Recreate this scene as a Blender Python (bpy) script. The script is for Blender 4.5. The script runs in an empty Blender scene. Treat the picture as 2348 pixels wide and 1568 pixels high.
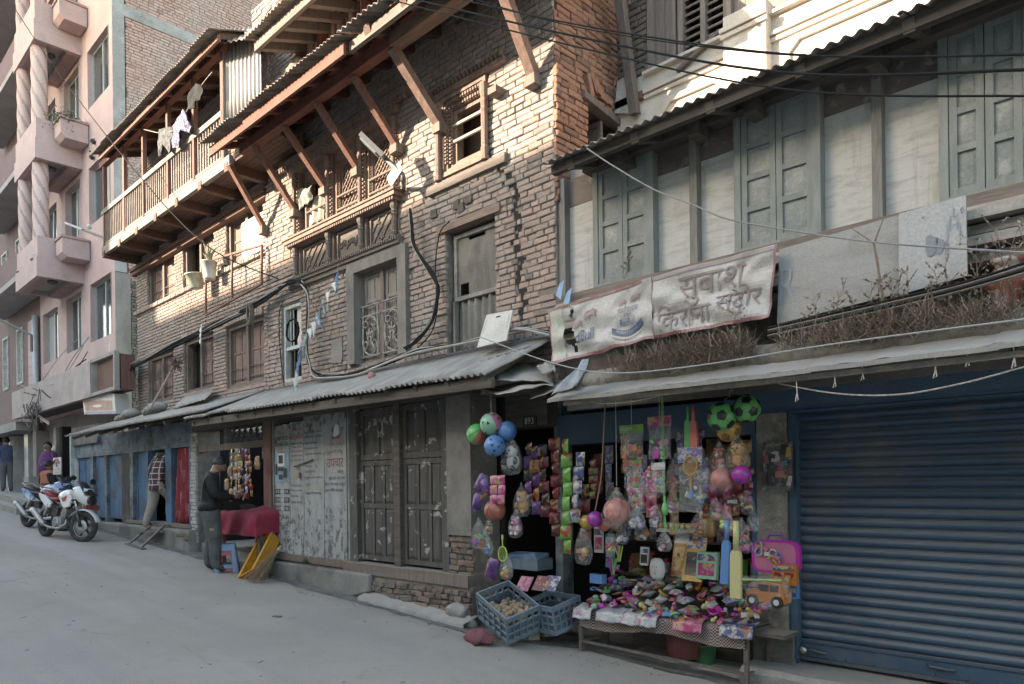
import bpy,bmesh,math,random
from math import sin,cos,pi,radians,sqrt,atan2,exp
from mathutils import Vector,Matrix,noise
random.seed(7)
scene = bpy.context.scene
COL = scene.collection
# ------------------------------------------------------------------ camera
# World axes: X along the street front (right), Y into the buildings, Z up.  Eye at (0, 0, 1.6).
FOC,CX,CY,ROLL,YAW = 1650.0,1173.5,1105.0,0.0122,math.atan2(1650,1700)   # in 2347-pixel-wide units
SN,CS = math.sin(YAW),math.cos(YAW)
EYE = 1.6
cam = bpy.data.cameras.new('camera'); cam_o = bpy.data.objects.new('camera',cam); COL.objects.link(cam_o)
cam.sensor_width = 36.0; cam.lens = 36.0*FOC/2347.0
cam.shift_x = 0.0; cam.shift_y = (CY-784.0)/2347.0
cam.clip_start = 0.05; cam.clip_end = 600
cam_o.matrix_world = Matrix.Translation((0,0,EYE)) @ Matrix.Rotation(YAW,4,'Z') @ Matrix.Rotation(pi/2,4,'X') @ Matrix.Rotation(-ROLL,4,'Z')
scene.camera = cam_o
# ------------------------------------------------------------------ sky, sun, exposure
SUN_FROM = Vector((-0.62,-1.0,0.37)).normalized()
world = bpy.data.worlds.new('World'); scene.world = world; world.use_nodes = True
wn = world.node_tree.nodes; wl = world.node_tree.links; wn.clear()
sky = wn.new('ShaderNodeTexSky'); sky.sky_type = 'NISHITA'; sky.sun_disc = False
sky.sun_elevation = math.asin(SUN_FROM.z); sky.sun_rotation = math.atan2(SUN_FROM.x,SUN_FROM.y)
sky.air_density = 1.0; sky.dust_density = 3.0; sky.ozone_density = 1.0; sky.altitude = 1300
bg = wn.new('ShaderNodeBackground'); bg.inputs['Strength'].default_value = 0.15
wo = wn.new('ShaderNodeOutputWorld'); wl.new(sky.outputs[0],bg.inputs['Color']); wl.new(bg.outputs[0],wo.inputs['Surface'])
sun = bpy.data.lights.new('sun','SUN'); sun.energy = 2.35; sun.angle = radians(0.5); sun.color = (1.0,0.945,0.93)
sun_o = bpy.data.objects.new('sun',sun); COL.objects.link(sun_o)
sun_o.rotation_euler = SUN_FROM.to_track_quat('Z','Y').to_euler()
vs = scene.view_settings; vs.view_transform = 'Standard'; vs.look = 'None'; vs.exposure = 2.88; vs.gamma = 1.0; vs.use_curve_mapping = False
vs.use_white_balance = True; vs.white_balance_temperature = 8600; vs.white_balance_tint = 6     # camera white balance set for open shade
scene.render.engine = 'CYCLES'
scene.cycles.max_bounces = 6; scene.cycles.diffuse_bounces = 4; scene.cycles.transparent_max_bounces = 12
try: scene.cycles.use_denoising = True
except Exception: pass

# ------------------------------------------------------------------ measuring helpers
def _ray(x,y):
    dx,dy = x-CX,y-CY
    return (dx-ROLL*dy)/FOC,(dy+ROLL*dx)/FOC
def P(x,y,V):                       # point of the upright plane Y = V
    s,t = _ray(x,y); d = V/(CS+SN*s)
    return Vector(((CS*s-SN)*d,V,EYE-t*d))
def PX(x,y,U):                      # point of the upright plane X = U
    s,t = _ray(x,y); d = U/(CS*s-SN)
    return Vector((U,(CS+SN*s)*d,EYE-t*d))
def gz(U): return 0.05*(-U-4.2)
def PG(x,y,up=0.0):                 # point of the sloping street
    s,t = _ray(x,y); d = 8.0
    for _ in range(60):
        U = (CS*s-SN)*d
        nd = (EYE-gz(U)-up)/max(t,1e-4); d = 0.7*d+0.3*min(nd,80)
    U = (CS*s-SN)*d
    return Vector((U,(CS+SN*s)*d,gz(U)+up))
def to_px(p):
    fx,fy = p.x,p.y
    r = CS*fx+SN*fy; d = -SN*fx+CS*fy
    if d < 0.1: return None
    s,t = r/d*FOC,(EYE-p.z)/d*FOC
    return (CX+s+ROLL*t,CY+t-ROLL*s,d)
def mpp(p): return (-SN*p.x+CS*p.y)/FOC   # metres per 2347-unit at a point
def rect(xl,yt,yb,xr,V):          # facade rectangle from its left edge
    a,b,c = P(xl,yt,V),P(xl,yb,V),P(xr,yt,V)
    return a.x,c.x,b.z,a.z         # u0,u1,z0,z1

# ------------------------------------------------------------------ mesh builder
class MB:
    def __init__(s): s.v,s.f,s.m,s.t,s.mi,s.ti = [],[],[],[],0,0.5
    def face(s,idx): s.f.append(idx); s.m.append(s.mi); s.t.append(s.ti); return s
    def add(s,vs_,fs):
        o = len(s.v); s.v += [tuple(p) for p in vs_]
        for f in fs: s.face([i+o for i in f])
        return s
    def box(s,x0,x1,y0,y1,z0,z1,j=0.0):
        q = [(x,y,z) for z in (z0,z1) for y in (y0,y1) for x in (x0,x1)]
        if j: q = [(a+random.uniform(-j,j),b+random.uniform(-j,j),c+random.uniform(-j,j)) for a,b,c in q]
        return s.add(q,[(0,2,3,1),(4,5,7,6),(0,1,5,4),(2,6,7,3),(0,4,6,2),(1,3,7,5)])
    def cbox(s,c,sx,sy,sz,rot=None,j=0.0,taper=1.0):
        R = rot if rot is not None else Matrix.Identity(3); c = Vector(c); q = []
        for z in (-.5,.5):
            k = taper if z > 0 else 1
            for y in (-.5,.5):
                for x in (-.5,.5):
                    q.append(c+R @ Vector((x*sx*k+random.uniform(-j,j),y*sy*k+random.uniform(-j,j),z*sz+random.uniform(-j,j))))
        return s.add(q,[(0,2,3,1),(4,5,7,6),(0,1,5,4),(2,6,7,3),(0,4,6,2),(1,3,7,5)])
    def beam(s,p,q,w,h,up=(0,0,1)):
        p,q = Vector(p),Vector(q); d = (q-p).normalized(); up = Vector(up)
        if abs(d.dot(up)) > .98: up = Vector((0,1,0))
        a = d.cross(up).normalized(); b = a.cross(d)
        vs_ = [e+a*(i*w/2)+b*(k*h/2) for e in (p,q) for i,k in ((-1,-1),(1,-1),(1,1),(-1,1))]
        return s.add(vs_,[(0,1,2,3),(7,6,5,4),(0,4,5,1),(1,5,6,2),(2,6,7,3),(3,7,4,0)])
    def tube(s,pts,r,n=6,caps=True,sy=1.0):
        pts = [Vector(p) for p in pts]; N = len(pts); o = len(s.v); prev = None
        for i,p in enumerate(pts):
            d = (pts[min(i+1,N-1)]-pts[max(i-1,0)])
            d = d.normalized() if d.length > 1e-9 else Vector((0,0,1))
            if prev is None:
                ref = Vector((0,0,1)) if abs(d.z) < .9 else Vector((1,0,0)); a = d.cross(ref).normalized()
            else:
                a = prev-d*prev.dot(d); a = a.normalized() if a.length > 1e-6 else d.orthogonal().normalized()
            prev = a; b = d.cross(a); rr = r[i] if isinstance(r,(list,tuple)) else r
            for k in range(n):
                t = 2*pi*k/n; s.v.append(tuple(p+a*(cos(t)*rr)+b*(sin(t)*rr*sy)))
        for i in range(N-1):
            for k in range(n):
                k2 = (k+1) % n; s.face([o+i*n+k,o+i*n+k2,o+(i+1)*n+k2,o+(i+1)*n+k])
        if caps: s.face([o+k for k in range(n)][::-1]); s.face([o+(N-1)*n+k for k in range(n)])
        return s
    def lathe(s,prof,c,n=12,R=None,sx=1,sy=1):
        c = Vector(c); o = len(s.v); M = len(prof); R = R if R is not None else Matrix.Identity(3)
        for r,z in prof:
            for k in range(n):
                t = 2*pi*k/n; s.v.append(tuple(c+R @ Vector((r*cos(t)*sx,r*sin(t)*sy,z))))
        for i in range(M-1):
            for k in range(n):
                k2 = (k+1) % n; s.face([o+i*n+k,o+i*n+k2,o+(i+1)*n+k2,o+(i+1)*n+k])
        s.face([o+k for k in range(n)][::-1]); s.face([o+(M-1)*n+k for k in range(n)])
        return s
    def ball(s,c,r,n=12,m=8,sc=(1,1,1),R=None):
        prof = [(max(1e-4,sin(pi*i/m)),-cos(pi*i/m)) for i in range(m+1)]
        c = Vector(c); o = len(s.v); R = R if R is not None else Matrix.Identity(3)
        for a,z in prof:
            for k in range(n):
                t = 2*pi*k/n; s.v.append(tuple(c+R @ Vector((a*cos(t)*r*sc[0],a*sin(t)*r*sc[1],z*r*sc[2]))))
        for i in range(m):
            for k in range(n):
                k2 = (k+1) % n; s.face([o+i*n+k,o+i*n+k2,o+(i+1)*n+k2,o+(i+1)*n+k])
        return s
    def grid(s,fn,nu,nv,thick=None):  # fn(u,v)->point; thick = Vector offset for a back side
        o = len(s.v)
        for j in range(nv+1):
            for i in range(nu+1): s.v.append(tuple(fn(i/nu,j/nv)))
        idx = lambda i,j: o+j*(nu+1)+i
        for j in range(nv):
            for i in range(nu): s.face([idx(i,j),idx(i+1,j),idx(i+1,j+1),idx(i,j+1)])
        if thick is not None:
            t = Vector(thick); o2 = len(s.v)
            for k in range((nu+1)*(nv+1)): s.v.append(tuple(Vector(s.v[o+k])+t))
            ix = lambda i,j: o2+j*(nu+1)+i
            for j in range(nv):
                for i in range(nu): s.face([ix(i,j),ix(i,j+1),ix(i+1,j+1),ix(i+1,j)])
            for i in range(nu):
                s.face([idx(i,0),ix(i,0),ix(i+1,0),idx(i+1,0)]); s.face([idx(i,nv),idx(i+1,nv),ix(i+1,nv),ix(i,nv)])
            for j in range(nv):
                s.face([idx(0,j),idx(0,j+1),ix(0,j+1),ix(0,j)]); s.face([idx(nu,j),ix(nu,j),ix(nu,j+1),idx(nu,j+1)])
        return s
    def prism(s,poly,fn,d0,d1):      # polygon (a,b) list; fn(a,b,depth)->point
        n = len(poly); o = len(s.v)
        for d in (d0,d1):
            for a,b in poly: s.v.append(tuple(fn(a,b,d)))
        s.face([o+k for k in range(n)][::-1]); s.face([o+n+k for k in range(n)])
        for k in range(n):
            k2 = (k+1) % n; s.face([o+k,o+k2,o+n+k2,o+n+k])
        return s
    def mesh(s,name,mats,smooth=False):
        me = bpy.data.meshes.new(name); me.from_pydata(s.v,[],s.f)
        for m in (mats if isinstance(mats,(list,tuple)) else [mats]): me.materials.append(m)
        if len(me.polygons) == len(s.m):
            me.polygons.foreach_set('material_index',s.m)
            if any(t != .5 for t in s.t):
                a = me.attributes.new('tint','FLOAT','FACE'); a.data.foreach_set('value',s.t)
            if smooth: me.polygons.foreach_set('use_smooth',[True]*len(s.f))
        me.update(); return me
    def build(s,name,mats,parent=None,smooth=False,**tags):
        return link(name,s.mesh(name,mats,smooth),parent,**tags)
def fixn(me):
    bm = bmesh.new(); bm.from_mesh(me); bmesh.ops.recalc_face_normals(bm,faces=bm.faces); bm.to_mesh(me); bm.free(); return me
def link(name,me,parent=None,label=None,cat=None,group=None,kind=None):
    o = bpy.data.objects.new(name,me); COL.objects.link(o)
    if parent is not None: adopt(o,parent)
    return tag(o,label,cat,group,kind)
ROOTS = {}
def adopt(o,parent):
    o.parent = parent
    o.matrix_parent_inverse = wmat(parent).inverted()
def wmat(o):
    m = o.matrix_basis.copy()
    if o.parent is not None: m = wmat(o.parent) @ o.matrix_parent_inverse @ m
    return m
def tag(o,label=None,cat=None,group=None,kind=None):
    if label: o['label'] = label
    if cat: o['category'] = cat
    if group: o['group'] = group
    if kind: o['kind'] = kind
    return o
def thing(name,label,cat,loc=(0,0,0),group=None):
    o = bpy.data.objects.new(name,None); COL.objects.link(o); o.empty_display_size = .1
    o.location = Vector(loc); return tag(o,label,cat,group)
def copy_tree(o,parent=None):
    c = o.copy(); COL.objects.link(c)
    if parent is not None: c.parent = parent
    for ch in o.children: copy_tree(ch,c)
    return c
def rnd(a,b): return random.uniform(a,b)
def lerp(a,b,t): return a+(b-a)*t
V3 = Vector
def sag(p,q,drop,n=16):
    p,q = V3(p),V3(q)
    return [p.lerp(q,i/n)-V3((0,0,drop*4*(i/n)*(1-i/n))) for i in range(n+1)]
def rotz(a): return Matrix.Rotation(a,3,'Z')
def eul(x,y,z):
    from mathutils import Euler
    return Euler((x,y,z)).to_matrix()

# ------------------------------------------------------------------ materials
MATS = {}
def nd(nt,typ,**kw):
    n = nt.nodes.new(typ)
    for k,v in kw.items():
        if k in n.inputs: n.inputs[k].default_value = v
        else: setattr(n,k,v)
    return n
def c4(c): return (c[0],c[1],c[2],1.0)
def mixc(nt,a,b,fac,mode='MIX'):
    n = nt.nodes.new('ShaderNodeMix'); n.data_type = 'RGBA'; n.blend_type = mode
    for sock,val in ((n.inputs[0],fac),(n.inputs[6],a),(n.inputs[7],b)):
        if hasattr(val,'is_output'): nt.links.new(val,sock)
        elif isinstance(val,(tuple,list)): sock.default_value = c4(val)
        else: sock.default_value = val
    return n.outputs[2]
def ramp(nt,src,stops):
    n = nt.nodes.new('ShaderNodeValToRGB'); e = n.color_ramp.elements
    while len(e) > 1: e.remove(e[-1])
    e[0].position = stops[0][0]; e[0].color = c4(stops[0][1]) if not isinstance(stops[0][1],(int,float)) else c4((stops[0][1],)*3)
    for p,c in stops[1:]:
        x = e.new(p); x.color = c4(c) if not isinstance(c,(int,float)) else c4((c,)*3)
    nt.links.new(src,n.inputs[0]); return n.outputs[0]
def mth(nt,op,a,b=None,clamp=False):
    n = nt.nodes.new('ShaderNodeMath'); n.operation = op; n.use_clamp = clamp
    for i,val in enumerate((a,b)):
        if val is None: continue
        if hasattr(val,'is_output'): nt.links.new(val,n.inputs[i])
        else: n.inputs[i].default_value = val
    return n.outputs[0]
def noi(nt,scale,stretch=(1,1,1),detail=5,rough=.6,dist=0.0,off=(0,0,0)):
    g = nt.nodes.new('ShaderNodeNewGeometry'); m = nt.nodes.new('ShaderNodeMapping')
    m.inputs['Scale'].default_value = stretch; m.inputs['Location'].default_value = off
    nt.links.new(g.outputs['Position'],m.inputs['Vector'])
    n = nd(nt,'ShaderNodeTexNoise'); n.inputs['Scale'].default_value = scale; n.inputs['Detail'].default_value = detail
    n.inputs['Roughness'].default_value = rough; n.inputs['Distortion'].default_value = dist
    nt.links.new(m.outputs[0],n.inputs['Vector']); return n.outputs[0]
def newmat(name):
    m = bpy.data.materials.new(name); m.use_nodes = True; nt = m.node_tree; nt.nodes.clear()
    b = nt.nodes.new('ShaderNodeBsdfPrincipled'); o = nt.nodes.new('ShaderNodeOutputMaterial'); nt.links.new(b.outputs[0],o.inputs[0])
    MATS[name] = m; return m,nt,b
def bump(nt,b,src,strength,dist=.01):
    n = nt.nodes.new('ShaderNodeBump'); n.inputs['Strength'].default_value = strength; n.inputs['Distance'].default_value = dist
    nt.links.new(src,n.inputs['Height']); nt.links.new(n.outputs[0],b.inputs['Normal'])
def mat(name,c,c2=None,rough=.8,scale=5,stretch=(1,1,1),thr=(.4,.62),grain=.25,gscale=60,gstretch=None,
        bmp=.25,bdist=.006,metal=0.0,tint=0.0,dust=0.0,dustc=(.33,.31,.28),c3=None,scale3=2.0,thr3=(.5,.6),spec=None):
    if name in MATS: return MATS[name]
    m,nt,b = newmat(name)
    col = c4(c); col = tuple(c)
    if c2 is not None:
        f = ramp(nt,noi(nt,scale,stretch),[(thr[0],0),(thr[1],1)]); col = mixc(nt,c,c2,f)
    if c3 is not None:
        f = ramp(nt,noi(nt,scale3,off=(3,7,1)),[(thr3[0],0),(thr3[1],1)]); col = mixc(nt,col,c3,f)
    g = noi(nt,gscale,gstretch or stretch,detail=4)
    if grain:
        f = ramp(nt,g,[(.25,1-grain),(.75,1+grain*.6)]); col = mixc(nt,col if hasattr(col,'is_output') else tuple(col),f,1.0,'MULTIPLY')
    if tint:
        a = nd(nt,'ShaderNodeAttribute'); a.attribute_name = 'tint'
        v = mth(nt,'ADD',mth(nt,'MULTIPLY',a.outputs['Fac'],2*tint),1-tint)
        col = mixc(nt,col,v,1.0,'MULTIPLY')
    if dust:
        gg = nt.nodes.new('ShaderNodeNewGeometry'); sp = nt.nodes.new('ShaderNodeSeparateXYZ'); nt.links.new(gg.outputs['Normal'],sp.inputs[0])
        f = mth(nt,'MULTIPLY',ramp(nt,sp.outputs[2],[(.3,0),(.95,1)]),dust); col = mixc(nt,col,dustc,f)
    if hasattr(col,'is_output'): nt.links.new(col,b.inputs['Base Color'])
    else: b.inputs['Base Color'].default_value = c4(col)
    b.inputs['Roughness'].default_value = rough; b.inputs['Metallic'].default_value = metal
    if spec is not None: b.inputs['Specular IOR Level'].default_value = spec
    if bmp: bump(nt,b,g,bmp,bdist)
    return m
def flat(name,c,rough=.5,metal=0.0,grain=.12,**k): return mat(name,c,rough=rough,metal=metal,grain=grain,bmp=0.0,**k)
def wood(name,c,c2,axis='Z',rough=.8,s=1.0,**k):
    st = {'Z': (14,14,1.2),'X': (1.2,14,14),'Y': (14,1.2,14)}[axis]
    return mat(name,c,c2,rough=rough,scale=1.6*s,stretch=st,thr=(.3,.7),gscale=6,grain=.3,bmp=.35,bdist=.004,**k)
def clearplastic(name,c=(1,1,1),alpha=.35,rough=.15):
    if name in MATS: return MATS[name]
    m,nt,b = newmat(name); o = [n for n in nt.nodes if n.type == 'OUTPUT_MATERIAL'][0]
    t = nt.nodes.new('ShaderNodeBsdfTransparent'); t.inputs[0].default_value = c4(tuple(.9+.1*x for x in c)); mx = nt.nodes.new('ShaderNodeMixShader')
    b.inputs['Base Color'].default_value = c4(c); b.inputs['Roughness'].default_value = rough
    n1 = noi(nt,16,dist=1.0,detail=2); bump(nt,b,n1,.8,.02)
    f = ramp(nt,noi(nt,13,dist=1.6,detail=2,off=(5,2,9)),[(.50,alpha*.35),(.66,alpha),(.74,min(1,alpha*2.2))])  # paler, more opaque noise ridges stand in for highlights on the film
    nt.links.new(f,mx.inputs[0]); nt.links.new(t.outputs[0],mx.inputs[1]); nt.links.new(b.outputs[0],mx.inputs[2]); nt.links.new(mx.outputs[0],o.inputs[0])
    return m
def brickmat(name,dark,mid,light,dirt,dirtamt=.45,zdirt=None):
    m,nt,b = newmat(name)
    a = nd(nt,'ShaderNodeAttribute'); a.attribute_name = 'tint'
    base = ramp(nt,a.outputs['Fac'],[(0.0,dark),(.35,mid),(.8,light),(1.0,tuple(min(1,x*1.15) for x in light))])
    f = ramp(nt,noi(nt,1.1,detail=8,rough=.7),[(.38,0),(.66,dirtamt)]); col = mixc(nt,base,dirt,f)
    g = noi(nt,38,detail=6,rough=.7)
    col = mixc(nt,col,ramp(nt,g,[(.25,.72),(.8,1.2)]),1.0,'MULTIPLY')
    s2 = ramp(nt,noi(nt,14,detail=5,off=(4,4,4)),[(.60,0),(.72,.5)]); col = mixc(nt,col,tuple(min(1,x*1.5) for x in dirt),s2)
    nt.links.new(col,b.inputs['Base Color']); b.inputs['Roughness'].default_value = .92; b.inputs['Specular IOR Level'].default_value = .2
    bump(nt,b,noi(nt,45,detail=8,rough=.75),.5,.010)
    return m
# text laid on any surface: fn(a,b)->point with a,b in 0..1 over the text's box
FONTC = {}
def text_faces(body):
    if body not in FONTC:
        c = bpy.data.curves.new('lettering','FONT'); c.body = body; c.resolution_u = 3
        o = bpy.data.objects.new('lettering',c); COL.objects.link(o)
        dg = bpy.context.evaluated_depsgraph_get(); dg.update()
        me = bpy.data.meshes.new_from_object(o.evaluated_get(dg))
        FONTC[body] = ([v.co.xy.copy() for v in me.vertices],[list(p.vertices) for p in me.polygons])
        bpy.data.objects.remove(o); bpy.data.curves.remove(c); bpy.data.meshes.remove(me)
    return FONTC[body]
def text(mb,body,fn,fit=True,box=None):
    vs_,fs = text_faces(body)
    if not vs_: return mb
    x0,x1 = min(v.x for v in vs_),max(v.x for v in vs_); y0,y1 = min(v.y for v in vs_),max(v.y for v in vs_)
    if box: y0,y1 = box
    return mb.add([fn((v.x-x0)/(x1-x0),(v.y-y0)/(y1-y0)) for v in vs_],fs)
def quadfn(a,b,c,d,off=V3((0,-.004,0))):   # corners: bl, br, tr, tl
    a,b,c,d = map(V3,(a,b,c,d))
    return lambda s,t: a*(1-s)*(1-t)+b*s*(1-t)+c*s*t+d*(1-s)*t+off
def subfn(fn,s0,s1,t0,t1): return lambda s,t: fn(s0+(s1-s0)*s,t0+(t1-t0)*t)
# ================================================================== shared materials
M_mortar = mat('mortar',(.22,.185,.16),(.14,.12,.108),scale=9,gscale=70,bmp=.6)
M_brick = brickmat('old_brick',(.165,.138,.126),(.28,.22,.192),(.365,.265,.22),(.32,.29,.268),.85)
M_brick_o = brickmat('orange_brick',(.17,.092,.072),(.30,.145,.10),(.37,.19,.13),(.24,.18,.15),.45)
M_brick_p = brickmat('party_brick',(.30,.16,.13),(.42,.24,.20),(.50,.30,.25),(.42,.36,.33),.55)
M_brick_d = brickmat('soot_brick',(.06,.055,.05),(.13,.105,.09),(.22,.15,.12),(.15,.14,.125),.8)
M_wood = wood('weathered_wood',(.115,.088,.074),(.19,.15,.13),'Z',dust=.5)
M_woodx = wood('weathered_wood_level',(.115,.088,.074),(.20,.16,.138),'X',dust=.5)
M_wooddk = wood('dark_wood',(.055,.045,.038),(.12,.10,.085),'X',dust=.5)
M_woodred = wood('red_painted_wood',(.13,.038,.026),(.19,.075,.052),'X',dust=.35)
M_woodredz = wood('red_painted_strut',(.14,.056,.042),(.22,.115,.088),'Z',dust=.35)
M_carve = wood('carved_wood',(.14,.088,.068),(.24,.165,.135),'Z',dust=.4)
M_carvedk = wood('carved_dark_wood',(.11,.088,.076),(.185,.152,.132),'X',dust=.6)
M_soffit = wood('soffit_boards',(.075,.038,.027),(.14,.078,.055),'X')
M_tin = mat('corrugated_tin',(.29,.28,.265),(.17,.155,.14),rough=.65,scale=2.2,stretch=(3,1,3),metal=.15,grain=.2,bmp=.1,dust=.55,dustc=(.40,.385,.365))
M_tinrust = mat('rusted_tin',(.17,.125,.095),(.28,.25,.225),rough=.75,scale=2.5,stretch=(3,1,3),metal=.1,bmp=.2,dust=.4)
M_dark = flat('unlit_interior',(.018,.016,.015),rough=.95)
M_plaster = mat('grey_plaster',(.27,.255,.235),(.17,.155,.14),scale=3,thr=(.45,.7),gscale=45,bmp=.35,c3=(.33,.30,.27),scale3=7)
M_cement = mat('dusty_cement',(.26,.25,.235),(.19,.18,.17),scale=4,gscale=55,bmp=.5,bdist=.01,dust=.5)
M_cable = flat('black_cable',(.012,.012,.012),rough=.8,spec=.2)
M_cableg = flat('grey_cable',(.30,.29,.28),rough=.6)
M_rope = mat('pale_rope',(.48,.45,.41),(.33,.29,.25),scale=40,bmp=.2)
M_iron = mat('painted_iron',(.13,.12,.115),(.20,.16,.13),rough=.6,scale=12,metal=.3,bmp=.1)
M_white = mat('aged_white_paint',(.58,.56,.53),(.42,.39,.36),scale=6,bmp=.1)
M_glass = flat('window_glass',(.05,.06,.065),rough=.12,grain=.3)
M_glass.node_tree.nodes['Principled BSDF'].inputs['Specular IOR Level'].default_value = .9

# ================================================================== street
def road_h(u,v):
    n = noise.noise(V3((u*.35,v*.35,3)))*.012+noise.noise(V3((u*1.7,v*1.7,9)))*.004
    edge = max(0,(v-4.0))*.05
    return gz(u)+n-edge*edge*2
m,nt,b = newmat('dusty_asphalt')
f1 = ramp(nt,noi(nt,.55,detail=8,rough=.65),[(.35,0),(.68,1)])
col = mixc(nt,(.268,.242,.214),(.335,.303,.268),f1)
fp = ramp(nt,noi(nt,.33,detail=3,off=(12,5,0)),[(.56,0),(.6,.16)]); col = mixc(nt,col,(.215,.2,.182),fp)
f2 = ramp(nt,noi(nt,.9,stretch=(.25,2.2,1),detail=6),[(.48,0),(.62,.55)]); col = mixc(nt,col,(.255,.24,.222),f2)
col = mixc(nt,col,ramp(nt,noi(nt,120,detail=3),[(.3,.80),(.75,1.16)]),1.0,'MULTIPLY')
f3 = ramp(nt,noi(nt,6.5,detail=2,off=(9,3,0)),[(.725,0),(.74,.75)]); col = mixc(nt,col,(.08,.08,.08),f3)
f4 = ramp(nt,noi(nt,2.3,detail=9,rough=.75,off=(1,8,0)),[(.60,0),(.66,.35)]); col = mixc(nt,col,(.19,.182,.168),f4)
vo = nd(nt,'ShaderNodeTexVoronoi'); vo.feature = 'DISTANCE_TO_EDGE'; vo.inputs['Scale'].default_value = .55
gm = nt.nodes.new('ShaderNodeNewGeometry'); wv_ = mixc(nt,(0,0,0),(.9,.9,.9),noi(nt,1.3,detail=6)); ad = nt.nodes.new('ShaderNodeVectorMath'); nt.links.new(gm.outputs['Position'],ad.inputs[0]); nt.links.new(wv_,ad.inputs[1]); nt.links.new(ad.outputs[0],vo.inputs['Vector'])
crf = mth(nt,'MULTIPLY',ramp(nt,vo.outputs['Distance'],[(.004,1),(.012,0)]),ramp(nt,noi(nt,.8,off=(6,2,0)),[(.52,0),(.62,.4)])); col = mixc(nt,col,(.10,.096,.09),crf)
f5 = ramp(nt,noi(nt,.5,stretch=(.12,1.6,1),detail=5,off=(3,3,3)),[(.5,0),(.62,.4)]); col = mixc(nt,col,(.37,.345,.315),f5)
nt.links.new(col,b.inputs['Base Color']); b.inputs['Roughness'].default_value = .9; b.inputs['Specular IOR Level'].default_value = .25
bump(nt,b,noi(nt,150,detail=4),.35,.006); M_road = m
g = MB(); g.grid(lambda s,t: V3((-170+330*s,-120+300*t,gz(-170+330*s)-.35)),2,2)
g.build('ground',M_cement,kind='structure')
g = MB(); us = [-90+i*.9 for i in range(60)]+[-36+i*.35 for i in range(120)]+[6+i*2 for i in range(20)]
vsl = [-2.6+i*.28 for i in range(33)]
g.grid(lambda s,t: V3((us[round(s*(len(us)-1))],vsl[round(t*(len(vsl)-1))],road_h(us[round(s*(len(us)-1))],vsl[round(t*(len(vsl)-1))]))),len(us)-1,len(vsl)-1)
g.build('road',M_road,smooth=True,kind='structure')
# the rough gutter strip of dirt and patched cement at the foot of the house fronts
m,nt,b = newmat('gutter_dirt')
f1 = ramp(nt,noi(nt,3.0,detail=8,rough=.7),[(.35,0),(.65,1)]); col = mixc(nt,(.085,.078,.07),(.20,.19,.175),f1)
col = mixc(nt,col,ramp(nt,noi(nt,90,detail=3),[(.3,.7),(.75,1.25)]),1.0,'MULTIPLY')
nt.links.new(col,b.inputs['Base Color']); b.inputs['Roughness'].default_value = .95; bump(nt,b,noi(nt,60,detail=8,rough=.8),.9,.02); M_gutter = m
g = MB()
def gut(s,t):
    u = lerp(-24,2.5,s); e = 4.93+.07*noise.noise(V3((u*.9,1,0)))+.05*noise.noise(V3((u*3.1,5,0)))
    if u > -5.2: e += min(.45,(u+5.2)*.5)
    v = lerp(e,7.2,t); return V3((u,v,road_h(u,v)+.006+.02*t+.012*noise.noise(V3((u*4,v*4,2)))))
g.grid(gut,240,8); g.build('gutter',M_gutter,smooth=True,kind='structure')
# painted yellow edge line, worn, by the motorcycles
M_ypaint = mat('worn_yellow_paint',(.34,.27,.13),(.26,.25,.23),scale=5,thr=(.42,.6),bmp=.1)
for (xa,ya,xb,yb,w) in ((40,1183,105,1203,.10),(330/1.0-2,1237,372/1.0-130,1231,.01),):
    a_,b_ = PG(xa,ya),PG(xb,yb)
    if w < .05: continue
    g = MB(); n_ = (b_-a_).cross(V3((0,0,1))).normalized()
    g.grid(lambda s,t: (lambda q: V3((q.x,q.y,road_h(q.x,q.y)+.006)))(a_.lerp(b_,s)+n_*w*(t-.5)),12,1)
    g.build('edge_line',M_ypaint,kind='structure')

# ================================================================== row across the street, behind the viewer (it shades the lower storeys)
VO = -13.0
row = thing('opposite_house_row','long plastered house row across the street behind the viewer','building',(0,VO,gz(0)))
M_opp = mat('opposite_plaster',(.55,.52,.48),(.46,.43,.40),scale=1.2,bmp=.2)
SH = 4.86+.37*(5.4-VO)
g = MB(); g.box(-70,30,VO-6,VO,-2.5,SH)
g.build('wall',M_opp,row)
MB().box(-70,-30.4,VO-6,VO-.02,SH-.2,25).build('tower',M_opp,row)
for st in range(4):
    for k in range(24):
        u = -68+k*4; z = 1.0+st*2.7+gz(u)*.3
        w = MB(); w.box(u,u+1.1,VO-.02,VO+.06,z,z+1.45); f_ = w.build('window',M_wood,row)
        w = MB(); w.box(u+.1,u+1.0,VO+.04,VO+.075,z+.1,z+1.35); w.build('pane',M_glass,f_)
g = MB(); g.box(-70.2,30.2,VO-6,VO+.2,SH-.12,SH); g.build('parapet',M_cement,row)
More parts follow.
